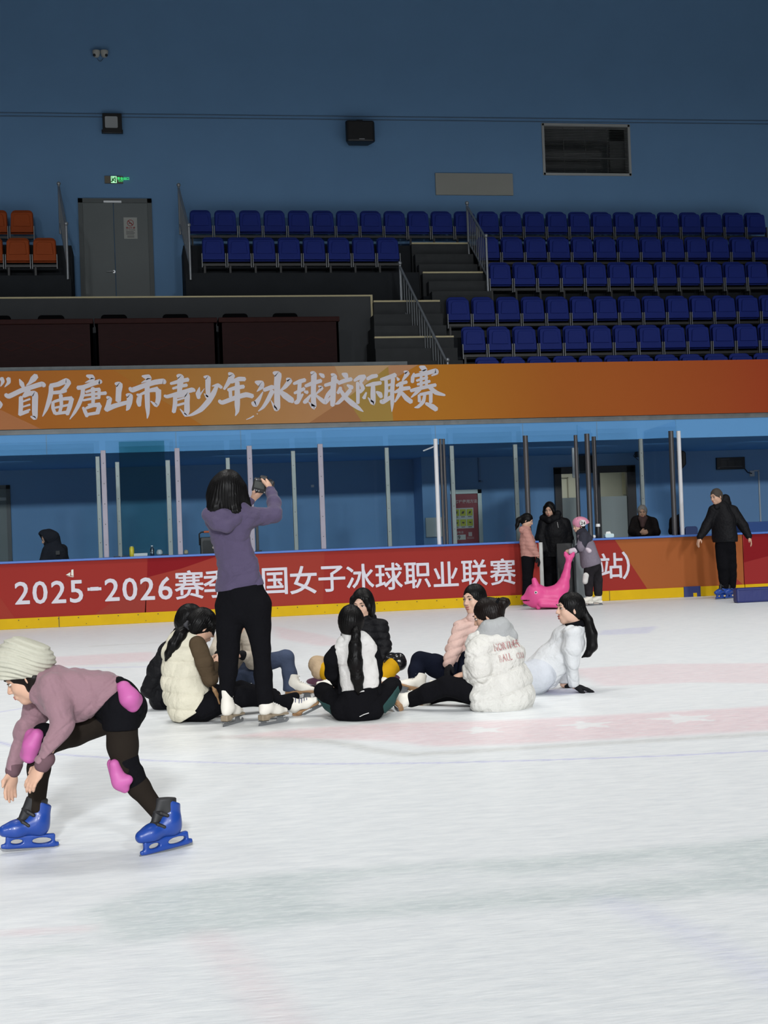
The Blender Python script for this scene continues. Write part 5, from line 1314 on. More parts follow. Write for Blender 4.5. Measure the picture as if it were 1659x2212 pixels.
# ---------------- skates
SK_WHITE = mat('skate_white', (.70, .67, .60), .45, spec=.35, vary=(8, .05)); SK_SOLE = mat('skate_sole', (.30, .17, .08), .5, vary=(10, .15)); SK_SOLEG = mat('skate_sole_grey', (.24, .19, .13), .5)
BLADE = mat('blade_steel', (.26, .27, .28), .35, metal=.7); LACE = mat('lace_dark', (.03, .04, .12), .7); LACEW = mat('lace_white', (.75, .74, .70), .7)
SK_BLUE = mat('rental_blue', (.010, .048, .26), .35, spec=.4, coat=.15); SK_BLACK = mat('rental_liner', (.010, .010, .011), .6)
def figure_skate(per, ankle, toe, up, k=1.0, shaft=.09, lace=LACEW, sole=SK_SOLE, h=.005, boot=SK_WHITE, ground=False):
    """white figure skate: leather boot, heel and sole, blade on two stanchions, laces"""
    u = nrm(up); t = nrm(np.asarray(toe, float) - u * (np.asarray(toe, float) @ u)); sd = np.cross(t, u); a = np.asarray(ankle, float)
    if ground: a = np.array([a[0], a[1], .153 * k])
    P = lambda x, y, z: a + k * (t * x + sd * y + u * z)
    B = SDF()
    sh = shaft / k
    B.cone(P(-.012, 0, sh + .03), P(-.005, 0, 0), .052 * k, .044 * k, k=.02, flat=(sd, .86)).cone(P(-.005, 0, 0), P(-.022, 0, -.05), .042 * k, .037 * k, k=.02, flat=(sd, .86))
    B.cone(P(.01, 0, -.03), P(.095, 0, -.058), .046 * k, .036 * k, k=.03, flat=(u, .9)).cone(P(.095, 0, -.058), P(.165, 0, -.068), .038 * k, .026 * k, k=.03, flat=(u, .8))
    B.cut(P(0, 0, sh), u).cut(P(0, 0, -.086), -u)
    o = per.part('skate', B, boot, h)
    tg = MB()
    S = SDF().box(P(-.026, 0, -.097), k * np.array([.034, .029, .021]), (t, sd, u), .006, k=.01).box(P(.085, 0, -.089), k * np.array([.10, .033, .008]), (t, sd, u), .006, k=.02).ell(P(.165, 0, -.091), k * np.array([.028, .029, .008]), (t, sd, u), k=.01).cone(P(0, 0, -.098), P(.06, 0, -.094), .018 * k, .012 * k, k=.02)
    per.part('sole', S, sole, h, o)
    bl = MB()
    def slab(px): 
        q = [P(x, -.0022, z) for x, z in px]; bl.prism(q, sd * .0044 * k)
    slab([(-.075, -.152), (.185, -.152), (.205, -.140), (.205, -.128), (.19, -.120), (.175, -.134), (-.07, -.134)])
    slab([(-.055, -.136), (.0, -.136), (-.012, -.118), (-.05, -.118)]); slab([(.09, -.136), (.16, -.136), (.15, -.10), (.10, -.10)])
    bl.box
    per_b = bl.build('blade', BLADE, o)
    for x in (-.03, .125):
        pl = MB().prism([P(x - .03, -.025, -.120 if x < 0 else -.101), P(x + .03, -.025, -.120 if x < 0 else -.101), P(x + .03, .025, -.120 if x < 0 else -.101), P(x - .03, .025, -.120 if x < 0 else -.101)], -u * .004 * k)
        pl.build('mounting_plate', BLADE, o)
    lc = MB()
    for i in range(7):
        f_ = i / 6.; x = .045 + .06 * f_; z = .045 - .070 * f_ if i < 3 else -.002 - .022 * (f_ - .5) * 2
        x = .042 + (0 if i < 3 else .018 * (i - 2)); z = (sh * .75 - .028 * i) if i < 3 else .002 - .008 * (i - 2)
        lc.tube([P(x, -.022, z), P(x + .008, 0, z + .006), P(x, .022, z - .004)], .0032 * k, 6)
    lc.build('laces', lace, o)['kind'] = 'stuff'
    return o
def rental_skate(per, ankle, toe, up, k=1.0, h=.005, ground=False):
    """hard blue plastic hire skate with black liner, two straps and a holder with openings above the blade"""
    u = nrm(up); t = nrm(np.asarray(toe, float) - u * (np.asarray(toe, float) @ u)); sd = np.cross(t, u); a = np.asarray(ankle, float)
    if ground: a = np.array([a[0], a[1], .173 * k])
    P = lambda x, y, z: a + k * (t * x + sd * y + u * z)
    B = SDF()
    B.cone(P(-.03, 0, .075), P(-.02, 0, -.02), .055 * k, .054 * k, k=.02, flat=(sd, .85)).cone(P(-.02, 0, -.02), P(-.03, 0, -.055), .052 * k, .046 * k, k=.02, flat=(sd, .9))
    B.cone(P(.0, 0, -.035), P(.10, 0, -.06), .05 * k, .042 * k, k=.03).cone(P(.10, 0, -.06), P(.155, 0, -.066), .043 * k, .033 * k, k=.03)
    B.cut(P(-.03, 0, .085), nrm(u - t * .5)).cut(P(0, 0, -.098), -u)
    B.cone(P(.045, 0, .10), P(.06, 0, .0), .026 * k, .022 * k, k=.01, mode='s')
    o = per.part('skate', B, SK_BLUE, h)
    L_ = SDF().cone(P(-.02, 0, .10), P(-.01, 0, .0), .044 * k, .044 * k, k=.02).cone(P(.025, 0, .10), P(.07, 0, -.012), .026 * k, .022 * k, k=.03)
    L_.cut(P(0, 0, .105), nrm(u - t * .15))
    per.part('liner', L_, SK_BLACK, h, o)
    H = SDF().box(P(.02, 0, -.125), k * np.array([.13, .016, .034]), (t, sd, u), .008, k=.015).box(P(.02, 0, -.148), k * np.array([.152, .011, .012]), (t, sd, u), .006, k=.01)
    H.ell(P(-.04, 0, -.125), k * np.array([.052, .06, .0165]), (t, sd, u), k=.006, mode='s').ell(P(.092, 0, -.125), k * np.array([.032, .06, .013]), (t, sd, u), k=.006, mode='s')
    per.part('blade_holder', H, SK_BLUE, h * .8, o)
    bl = MB(); bl.prism([P(x, -.0025, z) for x, z in ((-.13, -.172), (.165, -.172), (.178, -.160), (.172, -.152), (-.135, -.152))], sd * .005 * k); bl.build('blade', BLADE, o)
    for x, z, w_ in ((.052, .03, .047), (.075, -.025, .044)):
        st = SDF().chain([P(x - .035, -w_, z - .010), P(x - .005, -w_ * .75, z + .008), P(x + .012, 0, z + .016), P(x - .005, w_ * .75, z + .008), P(x - .035, w_, z - .010)], [.010 * k] * 5, k=.004)
        per.part('strap', st, SK_BLACK, h * .8, o)
    return o
def shoe(per, ankle, toe, up, m, k=1.0, h=.008):
    u = nrm(up); t = nrm(toe); sd = np.cross(t, u); a = np.asarray(ankle, float); P = lambda x, y, z: a + k * (t * x + sd * y + u * z)
    B = SDF().cone(P(-.03, 0, -.05), P(.15, 0, -.06), .042 * k, .034 * k, k=.02).cone(P(-.01, 0, 0), P(-.02, 0, -.05), .042 * k, .042 * k, k=.02).cut(P(0, 0, -.088), -u)
    return per.part('shoe', B, m, h)
# ================================================================== people
def D(r, a, u): return nrm(r * R0 + a * F0 + u * Z0)

def figure(p, n, pel, ch, nk, sh, el, wr, hip, kn, an, k=1.0):
    """the continuous body under the clothes: trunk, arms to the wrists, legs to the ankles"""
    B = p.body; q = lambda t: p.J(*t) if len(t) <= 3 and not isinstance(t, np.ndarray) else t
    pel, ch, nk = q(pel), q(ch), q(nk); sh = [q(t) for t in sh]; el = [q(t) for t in el]; wr = [q(t) for t in wr]
    hip = [q(t) for t in hip]; kn = [q(t) for t in kn]; an = [q(t) for t in an]
    B.cone(pel, ch, .098 * k, .100 * k, k=.03, flat=(n, .62)).cone(ch, nk, .085 * k, .042 * k, k=.03, flat=(n, .7))
    for i in (0, 1):
        B.cone(ch + (nk - ch) * .6, sh[i], .040 * k, .034 * k, k=.03)
        B.chain([sh[i], el[i], wr[i]], [.033 * k, .027 * k, .021 * k], k=.03)
        B.chain([hip[i], kn[i], an[i]], [.058 * k, .039 * k, .028 * k], k=.03); B.cone(pel, hip[i], .074 * k, .058 * k, k=.03)
    return dict(pel=pel, ch=ch, nk=nk, sh=sh, el=el, wr=wr, hip=hip, kn=kn, an=an)

def garment(p, name, m, spine=None, flat=None, limbs=(), ells=(), cuts=(), disps=(), h=None, k=.03, parent=None):
    """cloth solid: spine and limbs are lists of (px, py, dd, radius_px); ells = (px, py, dd, half sizes in metres, axes)"""
    S = SDF()
    for ln, fl in ([(spine, flat)] if spine else []) + [(l, None) for l in limbs]:
        S.chain([p.J(*t[:3]) for t in ln], [p.m(t[3]) for t in ln], k=k, flat=fl)
    for e in ells: S.ell(p.J(*e[:3]), e[3], e[4] if len(e) > 4 else None, k=k)
    for c in cuts: S.cut(p.J(*c[0]), c[1], .006, c[2] if len(c) > 2 else None)
    for d in disps: S.disp(d)
    return p.part(name, S, m, h, parent), S

FOLD = (11, .75, .030); CRINK = (24, .8, .016)
def cloth(name, col, bump=FOLD, rough=.9, spec=.10, sheen=0.0, vary=(9, .10)): return mat(name, col, rough, spec=spec, bump=bump, sheen=sheen, vary=vary)
BLK = cloth('cloth_black', (.0055, .0055, .007), spec=.05); NAVY = cloth('cloth_navy', (.007, .009, .018), spec=.05)
PUFBLK = cloth('puffer_black', (.0055, .0055, .007), CRINK, .6, .14); PURPLE = cloth('hoodie_purple', (.080, .064, .116), sheen=.1)
CREAMV = cloth('vest_cream', (.60, .565, .45), CRINK, .75, .12); BROWN = cloth('knit_brown', (.070, .048, .028))
CREAMJ = cloth('jacket_cream', (.52, .46, .38), CRINK, .75, .12); JEANS = cloth('jeans_blue', (.055, .072, .12))
WHITEJ = cloth('jacket_white', (.60, .59, .57), FOLD, .8, .12); WHITEP = cloth('puffer_white', (.62, .61, .57), (16, .9, .03), .65, .15)
GREYH = cloth('hood_grey', (.36, .37, .37)); PINKJ = cloth('puffer_pink', (.58, .40, .35), CRINK, .7, .15); PINKG = cloth('puffer_rose', (.46, .235, .20), CRINK, .7, .15)
WHITES = cloth('suit_white', (.58, .59, .60), (9, .8, .035), .65, .18); SUITP = cloth('suit_trousers', (.50, .52, .56), FOLD, .7, .12)
YEL = cloth('tights_yellow', (.48, .26, .006), (40, .4, .006), .8); PADBLK = mat('pad_black', (.008, .008, .009), .18, spec=.5); PADBEI = cloth('pad_beige', (.42, .31, .20))
MAUVE = cloth('hoodie_mauve', (.27, .160, .185), (8, .9, .035), sheen=.1); BEANIE = cloth('beanie_cream', (.47, .46, .38), (40, .6, .008), .95, .06); PINKPAD = mat('pad_pink', (.46, .105, .31), .5, spec=.25)
TIGHT = cloth('tights_brown', (.016, .012, .009), (40, .2, .004)); GLOVE = mat('glove_black', (.008, .008, .010), .8, spec=.15)
TEAL = mat('teal_panel', (.022, .062, .060), .75, spec=.15); GREYBAR = mat('print_white', (.55, .55, .54), .6)

# ---------------- 1. standing photographer
p = Person(9.02, (540, 1566), 'standing woman in a purple hoodie and white skates holding up a camera, back to us')
n = D(.25, .95, 0)
figure(p, n, (518, 1298, 0), (500, 1145, 0), (497, 1098, 0), [(463, 1120, .0), (538, 1118, .02)], [(490, 1132, .28), (590, 1111, .12)], [(545, 1079, .42), (584, 1061, .30)], [(499, 1315, .02), (552, 1312, -.02)], [(494, 1415, .0), (566, 1415, -.03)], [(492, 1521, .02), (574, 1523, -.02)])
p.head(p.J(497, 1056, .02), D(.28, .95, .10), D(-.05, -.05, 1), 1.0); p.neck(p.J(496, 1105, .0))
p.hand(p.J(584, 1059, .31), D(-.22, .70, .70), D(-.9, .3, -.1), D(-.3, -.9, .2), .95, .55)
p.hand(p.J(545, 1079, .42), D(.80, -.05, .62), D(-.3, .25, .9), D(-.1, -.6, .8), .92, .45)
p.part('body', p.body, p.skin, .005)
garment(p, 'hoodie', PURPLE, [(500, 1128, .0, 50), (498, 1145, 0, 46), (506, 1190, 0, 41), (513, 1228, 0, 46), (518, 1268, 0, 53), (519, 1290, 0, 54)], (n, .62),
        [[(462, 1119, 0, 19), (500, 1108, 0, 24), (538, 1117, .02, 21)], [(537, 1120, .02, 23), (565, 1115, .07, 19), (591, 1110, .12, 17), (591, 1085, .22, 14.5), (584, 1062, .30, 12)], [(463, 1122, .0, 21), (488, 1130, .28, 16), (543, 1081, .41, 10)]],
        cuts=[((518, 1271, 0), D(.13, 0, -.99))],
        disps=[groove(p.J(516, 1240, 0), D(.13, 0, -.99), .006, .004, .35), wrinkle(.006, 26, (0, 0, 1), 3), wrinkle(.0025, 60, (0, 0, 1), 7)], h=.005)
garment(p, 'hood', PURPLE, limbs=[[(450, 1113, -.05, 14), (470, 1128, -.10, 18), (490, 1137, -.11, 15), (508, 1124, -.09, 12), (520, 1108, -.06, 9)], [(456, 1108, -.04, 14), (482, 1114, -.09, 16), (505, 1112, -.07, 12)]], disps=[wrinkle(.004, 40, None, 5)], h=.0055)
garment(p, 'trousers', BLK, [(519, 1262, 0, 50), (522, 1300, 0, 55)], (n, .72), [[(500, 1312, .02, 37), (497, 1350, .02, 29), (494, 1400, .0, 23.5), (492, 1450, .01, 20), (490, 1503, .02, 15)], [(551, 1308, -.02, 36), (557, 1352, -.02, 26.5), (565, 1404, -.03, 20), (568, 1455, -.03, 18.5), (573, 1515, -.02, 16)]],
        cuts=[((518, 1268, 0), D(-.13, 0, 1))], disps=[wrinkle(.0045, 24, None, 8)], h=.0055)
H, P_ = p.cap(.016, face=(.13, -.05, .07, .06, .09))
H.ell(p.J(489, 1064, .0), (.125, .110, .135), (R0, F0, Z0), k=.03).chain([p.J(472, 1075, -.02), p.J(470, 1098, -.05), p.J(482, 1112, -.06)], [p.m(26), p.m(22), p.m(10)], k=.03).chain([p.J(500, 1085, -.03), p.J(508, 1106, -.06), p.J(510, 1117, -.06)], [p.m(25), p.m(15), p.m(5)], k=.03).chain([p.J(515, 1060, .0), p.J(528, 1080, .0), p.J(541, 1093, .0)], [p.m(20), p.m(11), p.m(3)], k=.03)
p.strands(H); p.part('hair', H, HAIR, .005)
figure_skate(p, p.J(492, 1521, .02), D(.42, .9, 0), Z0, .93, .10, sole=SK_SOLEG, ground=True)
figure_skate(p, p.J(575, 1523, -.02), D(.70, .70, 0), Z0, .93, .08, sole=SK_SOLEG, ground=True)
# the camera she holds
cc = p.J(568, 1050, .385); t = thing('camera', cc, 'black camera held up in both hands by the woman in the purple hoodie', 'camera')
cr, cu, cf = D(.95, .05, -.25), D(.24, -.2, .95), None; cf = np.cross(cu, cr); cf = nrm(cf) if cf @ F0 > 0 else -nrm(cf)
cm = lambda a, b, c: cc + cr * a + cu * b + cf * c
S = SDF().box(cc, (.070, .047, .026), (cr, cu, cf), .010).box(cm(.052, -.004, -.010), (.020, .046, .036), (cr, cu, cf), .012, k=.012).box(cm(-.006, .052, .004), (.026, .018, .026), (cr, cu, cf), .010, k=.012)
S.build('camera_body', mat('camera_black', (.012, .012, .013), .5, bump=(300, .3, .002)), t, .003)
S = SDF().cone(cm(-.010, -.004, .02), cm(-.010, -.012, .13), .036, .040, k=.005).cone(cm(-.010, -.012, .12), cm(-.01, -.013, .15), .043, .043, k=.006); S.build('lens', BLACKM, t, .003)
def cquad(x0, x1, y0, y1, z, th=.002): return MB().prism([cm(x0, y0, z), cm(x1, y0, z), cm(x1, y1, z), cm(x0, y1, z)], -cf * th)
cquad(-.058, .012, -.016, .030, -.0265).build('display', mat('camera_display', (.07, .075, .07), .3), t)
for a, b in ((-.05, -.032), (-.036, -.033), (-.02, -.034), (.026, .02), (.030, .0), (-.05, .04), (.02, -.036)):
    MB().lathe(cm(a, b, -.026), [(.0052, 0), (.0045, .003)], 10, -cf).build('button', mat('button_grey', (.30, .30, .30), .4), t)
MB().lathe(cm(.042, .047, .0), [(.011, 0), (.011, .010)], 14, cu).build('dial', BLACKM, t)
SDF().box(cm(-.006, .053, -.026), (.016, .011, .008), (cr, cu, cf), .005).build('eyepiece', BLACKM, t, .003)

# ---------------- 2. cream vest, seated, from behind
p = Person(9.30, (425, 1557), 'seated woman in a cream padded vest over brown sleeves, left of the photographer\'s legs')
n = D(.72, .68, -.1)
figure(p, n, (415, 1526, 0), (397, 1425, 0), (412, 1378, 0), [(428, 1394, -.09), (372, 1392, .12)], [(454, 1466, -.10), (420, 1450, .30)], [(466, 1438, .10), (470, 1440, .30)], [(440, 1524, -.06), (420, 1522, .14)], [(535, 1503, -.02), (520, 1492, .3)], [(628, 1521, .05), (598, 1505, .40)])
p.head(p.J(438, 1352, .0), D(.72, .42, -.48), D(.45, .2, .85), .97); p.neck(p.J(412, 1378, 0))
p.hand(p.J(466, 1438, .10), D(.3, .5, .5), D(-.2, .5, -.6), D(0, -.5, .6), .9, .7); p.hand(p.J(470, 1440, .30), D(.3, -.3, .4), D(.2, .4, -.7), D(-.5, 0, .7), .9, .7)
p.part('body', p.body, p.skin, .0055)
garment(p, 'sleeve', BROWN, limbs=[[(426, 1394, -.09, 19), (440, 1430, -.11, 18.5), (454, 1467, -.10, 15.5), (460, 1450, .0, 13), (467, 1436, .10, 9)]], disps=[wrinkle(.004, 34, None, 4)], h=.0055)
garment(p, 'sleeve', BROWN, limbs=[[(374, 1394, .12, 17), (420, 1450, .30, 14), (469, 1441, .29, 9)]], h=.007)
garment(p, 'trousers', BLK, limbs=[[(398, 1526, .03, 31), (420, 1524, -.02, 34), (442, 1527, -.05, 30)], [(440, 1526, -.06, 30), (490, 1512, -.05, 25), (535, 1503, -.02, 22), (585, 1512, .02, 18), (622, 1518, .045, 15.5)], [(420, 1524, .14, 28), (520, 1492, .3, 21), (590, 1504, .40, 15)]], cuts=[((420, 1557, 0), D(0, 0, -1))], disps=[wrinkle(.004, 24, None, 6)], h=.006)
garment(p, 'vest', CREAMV, [(400, 1390, .0, 40), (392, 1412, 0, 47), (394, 1465, 0, 50), (404, 1505, 0, 54), (410, 1524, 0, 53)], (n, .82), [[(374, 1394, .12, 17), (404, 1383, .02, 22), (426, 1393, -.06, 16)], [(404, 1366, .03, 13), (424, 1374, -.04, 12)]],
        ells=[(408, 1372, .0, (.062, .062, .05))], cuts=[((410, 1557, 0), D(-.05, 0, -1)), ((447, 1402, -.14), D(.80, -.5, .12), .12), ((424, 1538, 0), D(.5, 0, -.86))], disps=[quilt(.014, .107, D(.08, 0, 1), .2), wrinkle(.0045, 34, None, 2)], h=.0055)
H, P_ = p.cap(.012); H.ell(p.J(428, 1345, -.01), (.082, .09, .075), (R0, F0, Z0), k=.02); H.chain([p.J(450, 1334, -.04), p.J(460, 1352, -.05), p.J(461, 1372, -.04)], [p.m(9), p.m(6), p.m(2)], k=.02)
H.chain([p.J(415, 1350, -.04), p.J(404, 1352, -.07), p.J(390, 1370, -.10), p.J(376, 1392, -.12), p.J(364, 1412, -.12), p.J(357, 1428, -.11)], [p.m(8), p.m(8), p.m(13), p.m(12.5), p.m(8), p.m(2)], k=.015)
p.strands(H); p.part('hair', H, HAIR, .005)
S = SDF().chain([p.J(405, 1343, -.08), p.J(401, 1350, -.11), p.J(406, 1359, -.09)], [.009, .010, .009]); p.part('hair_tie', S, mat('hair_tie', (.03, .03, .035), .8), .004)
figure_skate(p, p.J(631, 1520, .05), D(.85, -.35, .40), D(-.55, -.50, .66), .90, .02, lace=LACE)
shoe(p, p.J(594, 1501, .36), D(.9, 0, .25), D(-.25, 0, .9), BLK, .9)
S = SDF().chain([p.J(459, 1484, -.16), p.J(464, 1492, -.17), p.J(468, 1500, -.165)], [.006, .010, .010]).chain([p.J(468, 1500, -.165), p.J(474, 1520, -.16)], [.007, .006]); p.part('key_strap', S, mat('strap_brown', (.22, .12, .05), .6), .004)

# ---------------- 3. black jacket behind the vest
p = Person(10.05, (350, 1531), 'seated person in a black padded jacket partly hidden behind the cream vest', h=.007)
n = D(.85, .45, -.1)
figure(p, n, (355, 1505, 0), (372, 1420, 0), (396, 1372, 0), [(366, 1400, -.1), (392, 1398, .2)], [(326, 1482, -.08), (400, 1450, .3)], [(352, 1508, .0), (440, 1450, .35)], [(365, 1505, -.05), (370, 1500, .15)], [(450, 1500, .0), (455, 1495, .15)], [(545, 1505, -.02), (540, 1500, .12)])
p.head(p.J(411, 1341, .0), D(.80, .25, -.5), D(.5, .1, .85), .98); p.neck(p.J(396, 1372, 0))
p.hand(p.J(352, 1508, .0), D(.9, .1, -.2), D(0, 0, -1), D(0, -1, 0), .9, .3); p.hand(p.J(440, 1450, .35), D(.9, -.1, 0), D(0, -.5, -1), D(0, 0, 1), .9, .5)
p.part('body', p.body, p.skin)
garment(p, 'jacket', PUFBLK, [(390, 1382, 0, 28), (372, 1420, 0, 38), (358, 1470, 0, 40), (352, 1502, 0, 36)], (n, .85), [[(370, 1400, -.08, 19), (342, 1445, -.10, 21), (323, 1487, -.08, 18), (345, 1508, -.02, 14)], [(392, 1398, .2, 17), (400, 1450, .3, 16), (438, 1450, .35, 11)], [(400, 1368, 0, 14), (388, 1374, 0, 14)]], cuts=[((350, 1532, 0), D(0, 0, -1))], disps=[quilt(.009, .085, D(.3, 0, 1)), wrinkle(.005, 30, None, 12)])
garment(p, 'trousers', BLK, limbs=[[(350, 1508, 0, 24), (372, 1508, .05, 24)], [(365, 1507, -.05, 26), (450, 1502, .0, 20), (545, 1503, -.02, 13)], [(370, 1503, .15, 26), (455, 1495, .15, 19), (538, 1498, .12, 13)]], h=.008)
H, P_ = p.cap(.012); H.ell(p.J(395, 1356, .0), (.045, .05, .05), (R0, F0, Z0), k=.02); p.strands(H); p.part('hair', H, HAIR)
shoe(p, p.J(552, 1500, -.02), D(.8, -.2, .3), D(-.3, 0, .95), BLK); shoe(p, p.J(545, 1497, .12), D(.8, 0, .3), D(-.3, 0, .95), BLK)

# ---------------- 4. cream jacket and jeans behind the photographer's legs
p = Person(10.62, (510, 1484), 'seated woman in a cream jacket and blue jeans behind the photographer\'s legs', h=.007)
n = D(.75, -.55, 0)
figure(p, n, (508, 1452, 0), (508, 1390, 0), (520, 1346, 0), [(540, 1372, -.15), (482, 1372, .08)], [(546, 1428, -.2), (470, 1405, -.05)], [(525, 1416, -.35), (474, 1416, -.25)], [(522, 1454, -.05), (505, 1450, .08)], [(617, 1420, -.15), (548, 1452, -.1)], [(634, 1478, -.2), (566, 1474, -.18)])
p.head(p.J(523, 1313, -.02), D(.6, -.6, -.45), D(.2, -.2, .95), .95); p.neck(p.J(520, 1346, 0))
p.hand(p.J(523, 1415, -.36), D(-.8, -.3, .1), D(0, .5, -.8), D(0, 0, 1), .9, .5); p.hand(p.J(474, 1416, -.26), D(-.5, -.5, -.1), D(.4, -.2, -.8), D(0, 0, 1), .9, .5)
p.part('body', p.body, p.skin)
garment(p, 'jacket', CREAMJ, [(520, 1356, 0, 24), (508, 1392, 0, 40), (508, 1440, 0, 43)], (n, .8), [[(538, 1374, -.13, 18), (548, 1428, -.2, 17), (530, 1418, -.33, 12)], [(482, 1374, .06, 17), (468, 1405, -.05, 15), (472, 1414, -.22, 11)]], cuts=[((508, 1456, 0), D(0, 0, -1))], disps=[quilt(.006, .10), wrinkle(.004, 28, None, 9)])
for q_, r_ in (((523, 1415, -.355), (530, 1418, -.33)), ((473, 1415, -.25), (472, 1414, -.22))):
    S = SDF().cone(p.J(*q_), p.J(*r_), p.m(10), p.m(10.5)); p.part('cuff', S, GLOVE)
garment(p, 'jeans', JEANS, limbs=[[(495, 1456, .05, 24), (520, 1458, -.02, 24)], [(522, 1454, -.05, 25), (570, 1434, -.1, 20), (617, 1419, -.15, 16), (626, 1455, -.18, 15), (631, 1487, -.2, 20)], [(505, 1450, .08, 25), (548, 1454, -.1, 20), (566, 1475, -.18, 16)]], cuts=[((630, 1492, -.2), D(0, 0, -1))], disps=[wrinkle(.0035, 30, None, 14)])
H, P_ = p.cap(.012); p.strands(H); p.part('hair', H, HAIR)
figure_skate(p, p.J(634, 1472, -.22), D(.92, -.38, 0), D(.05, .25, .95), .95, .05, h=.006); figure_skate(p, p.J(566, 1472, -.18), D(.5, -.8, 0), D(0, .1, .95), .9, .05, h=.007)

# ---------------- 5. white and black jacket with a very long ponytail, from behind
p = Person(9.08, (770, 1556), 'woman in a white and black jacket with a waist-long ponytail sitting cross-legged, back to us', h=.0055)
n = D(.05, 1, 0)
figure(p, n, (772, 1526, 0), (768, 1425, 0), (761, 1380, 0), [(738, 1411, .01), (799, 1409, .02)], [(717, 1455, .07), (810, 1455, .13)], [(740, 1482, .24), (802, 1482, .28)], [(742, 1526, .02), (804, 1526, .02)], [(698, 1492, .28), (846, 1480, .28)], [(780, 1496, .45), (762, 1496, .50)])
p.head(p.J(759, 1345, .02), D(.15, .97, -.12), Z0, .95); p.neck(p.J(761, 1380, 0))
p.hand(p.J(740, 1482, .24), D(.5, .8, -.2), D(0, 0, -1), D(.5, 0, 0), .9, .4); p.hand(p.J(802, 1482, .28), D(-.5, .8, -.2), D(0, 0, -1), D(-.5, 0, 0), .9, .4)
p.part('body', p.body, p.skin)
garment(p, 'jacket', WHITEJ, [(765, 1403, 0, 45), (772, 1435, 0, 43), (777, 1470, 0, 40.5), (778, 1492, 0, 40)], (n, .62), [[(735, 1405, 0, 15), (765, 1393, 0, 20), (800, 1404, 0, 15)]], cuts=[((778, 1489, 0), D(.12, 0, -.99))], disps=[wrinkle(.006, 26, D(.3, 0, .6), 15), wrinkle(.003, 55, D(.3, 0, .6), 16)])
garment(p, 'collar', WHITEJ, limbs=[[(759, 1370, .0, 22), (763, 1392, 0, 28)]], cuts=[((760, 1365, 0), D(.1, -.25, 1))], disps=[wrinkle(.002, 60, None, 1), groove(p.J(762, 1381, 0), D(.1, -.1, 1), .006, .006)])
garment(p, 'sleeve', BLK, limbs=[[(727, 1408, .0, 16), (717, 1425, .01, 17), (717, 1455, .06, 16), (738, 1481, .23, 13.5)]], disps=[wrinkle(.003, 34, None, 3)])
garment(p, 'sleeve', BLK, limbs=[[(806, 1409, .02, 16), (811, 1430, .06, 15.5), (811, 1456, .13, 15), (801, 1481, .27, 13)]])
for l_ in ([(738, 1462, .03, 8), (737, 1496, .02, 8)], [(816, 1440, .05, 7), (817, 1496, .02, 8)]): garment(p, 'side_panel', BLK, limbs=[l_])
leg_l = [(742, 1527, .03, 29), (720, 1512, .13, 25), (698, 1494, .28, 20), (735, 1500, .40, 15), (780, 1500, .45, 13)]
leg_r = [(804, 1527, .03, 29), (828, 1507, .13, 26), (847, 1483, .28, 20), (810, 1497, .42, 15), (764, 1500, .50, 13)]
garment(p, 'trousers', BLK, [(778, 1484, 0, 37), (775, 1522, 0, 48)], (n, .75), [leg_l, leg_r, [(738, 1534, .0, 20), (805, 1534, 0, 20)]], cuts=[((770, 1556, 0), D(0, 0, -1)), ((778, 1486, 0), D(-.12, 0, 1), .17)], disps=[wrinkle(.004, 24, None, 18)])
S = SDF().chain([p.J(742, 1527, .03), p.J(720, 1512, .13), p.J(698, 1494, .28)], [p.m(29) + .004, p.m(25) + .004, p.m(20) + .004]); S.cut(p.J(690, 1512, 0), D(-.35, 0, .92)).cut(p.J(720, 1536, 0), D(.9, 0, -.3)).cut(p.J(720, 1524, 0), D(.2, 0, 1.)); p.part('thigh_panel', S, TEAL)
S = SDF().chain([p.J(804, 1527, .03), p.J(828, 1507, .13), p.J(847, 1483, .28)], [p.m(29) + .004, p.m(26) + .004, p.m(20) + .004]); S.cut(p.J(842, 1508, 0), D(-.70, 0, .72)).cut(p.J(826, 1530, 0), D(-.9, 0, -.3)); p.part('thigh_panel', S, TEAL)
H, P_ = p.cap(.013, face=(.14, -.03, .07, .062, .09)); H.ell(p.J(759, 1341, .0), (.081, .10, .080), (R0, F0, Z0), k=.02); H.cut(p.J(759, 1369, 0), D(-.12, .1, -1), .01)
p.strands(H); p.part('hair', H, HAIR, .005)
S = SDF().chain([p.J(768, 1358, -.08), p.J(769, 1370, -.10), p.J(767, 1395, -.115), p.J(767, 1430, -.12), p.J(772, 1465, -.115), p.J(775, 1488, -.11), p.J(774, 1500, -.105)], [p.m(8), p.m(9), p.m(13), p.m(15.5), p.m(13), p.m(8), p.m(2)], k=.02); p.hf = (p.J(769, 1430, -.12), *p.hf[1:]); p.strands(S)
p.part('ponytail', S, HAIR, .005)
MB().tube([p.J(775, 1494.5, -.125), p.J(787, 1492.5, -.125)], .0045, 6).build('logo_bar', GREYBAR, p.root); MB().tube([p.J(777, 1548, -.135), p.J(786, 1543.5, -.155), p.J(797, 1540, -.155)], .003, 6).build('logo_bar', GREYBAR, p.root)
figure_skate(p, p.J(782, 1500, .47), D(.9, .3, 0), D(-.2, .3, .9), .9, .05, h=.007); figure_skate(p, p.J(760, 1500, .52), D(-.9, .3, 0), D(.2, .3, .9), .9, .05, h=.007)

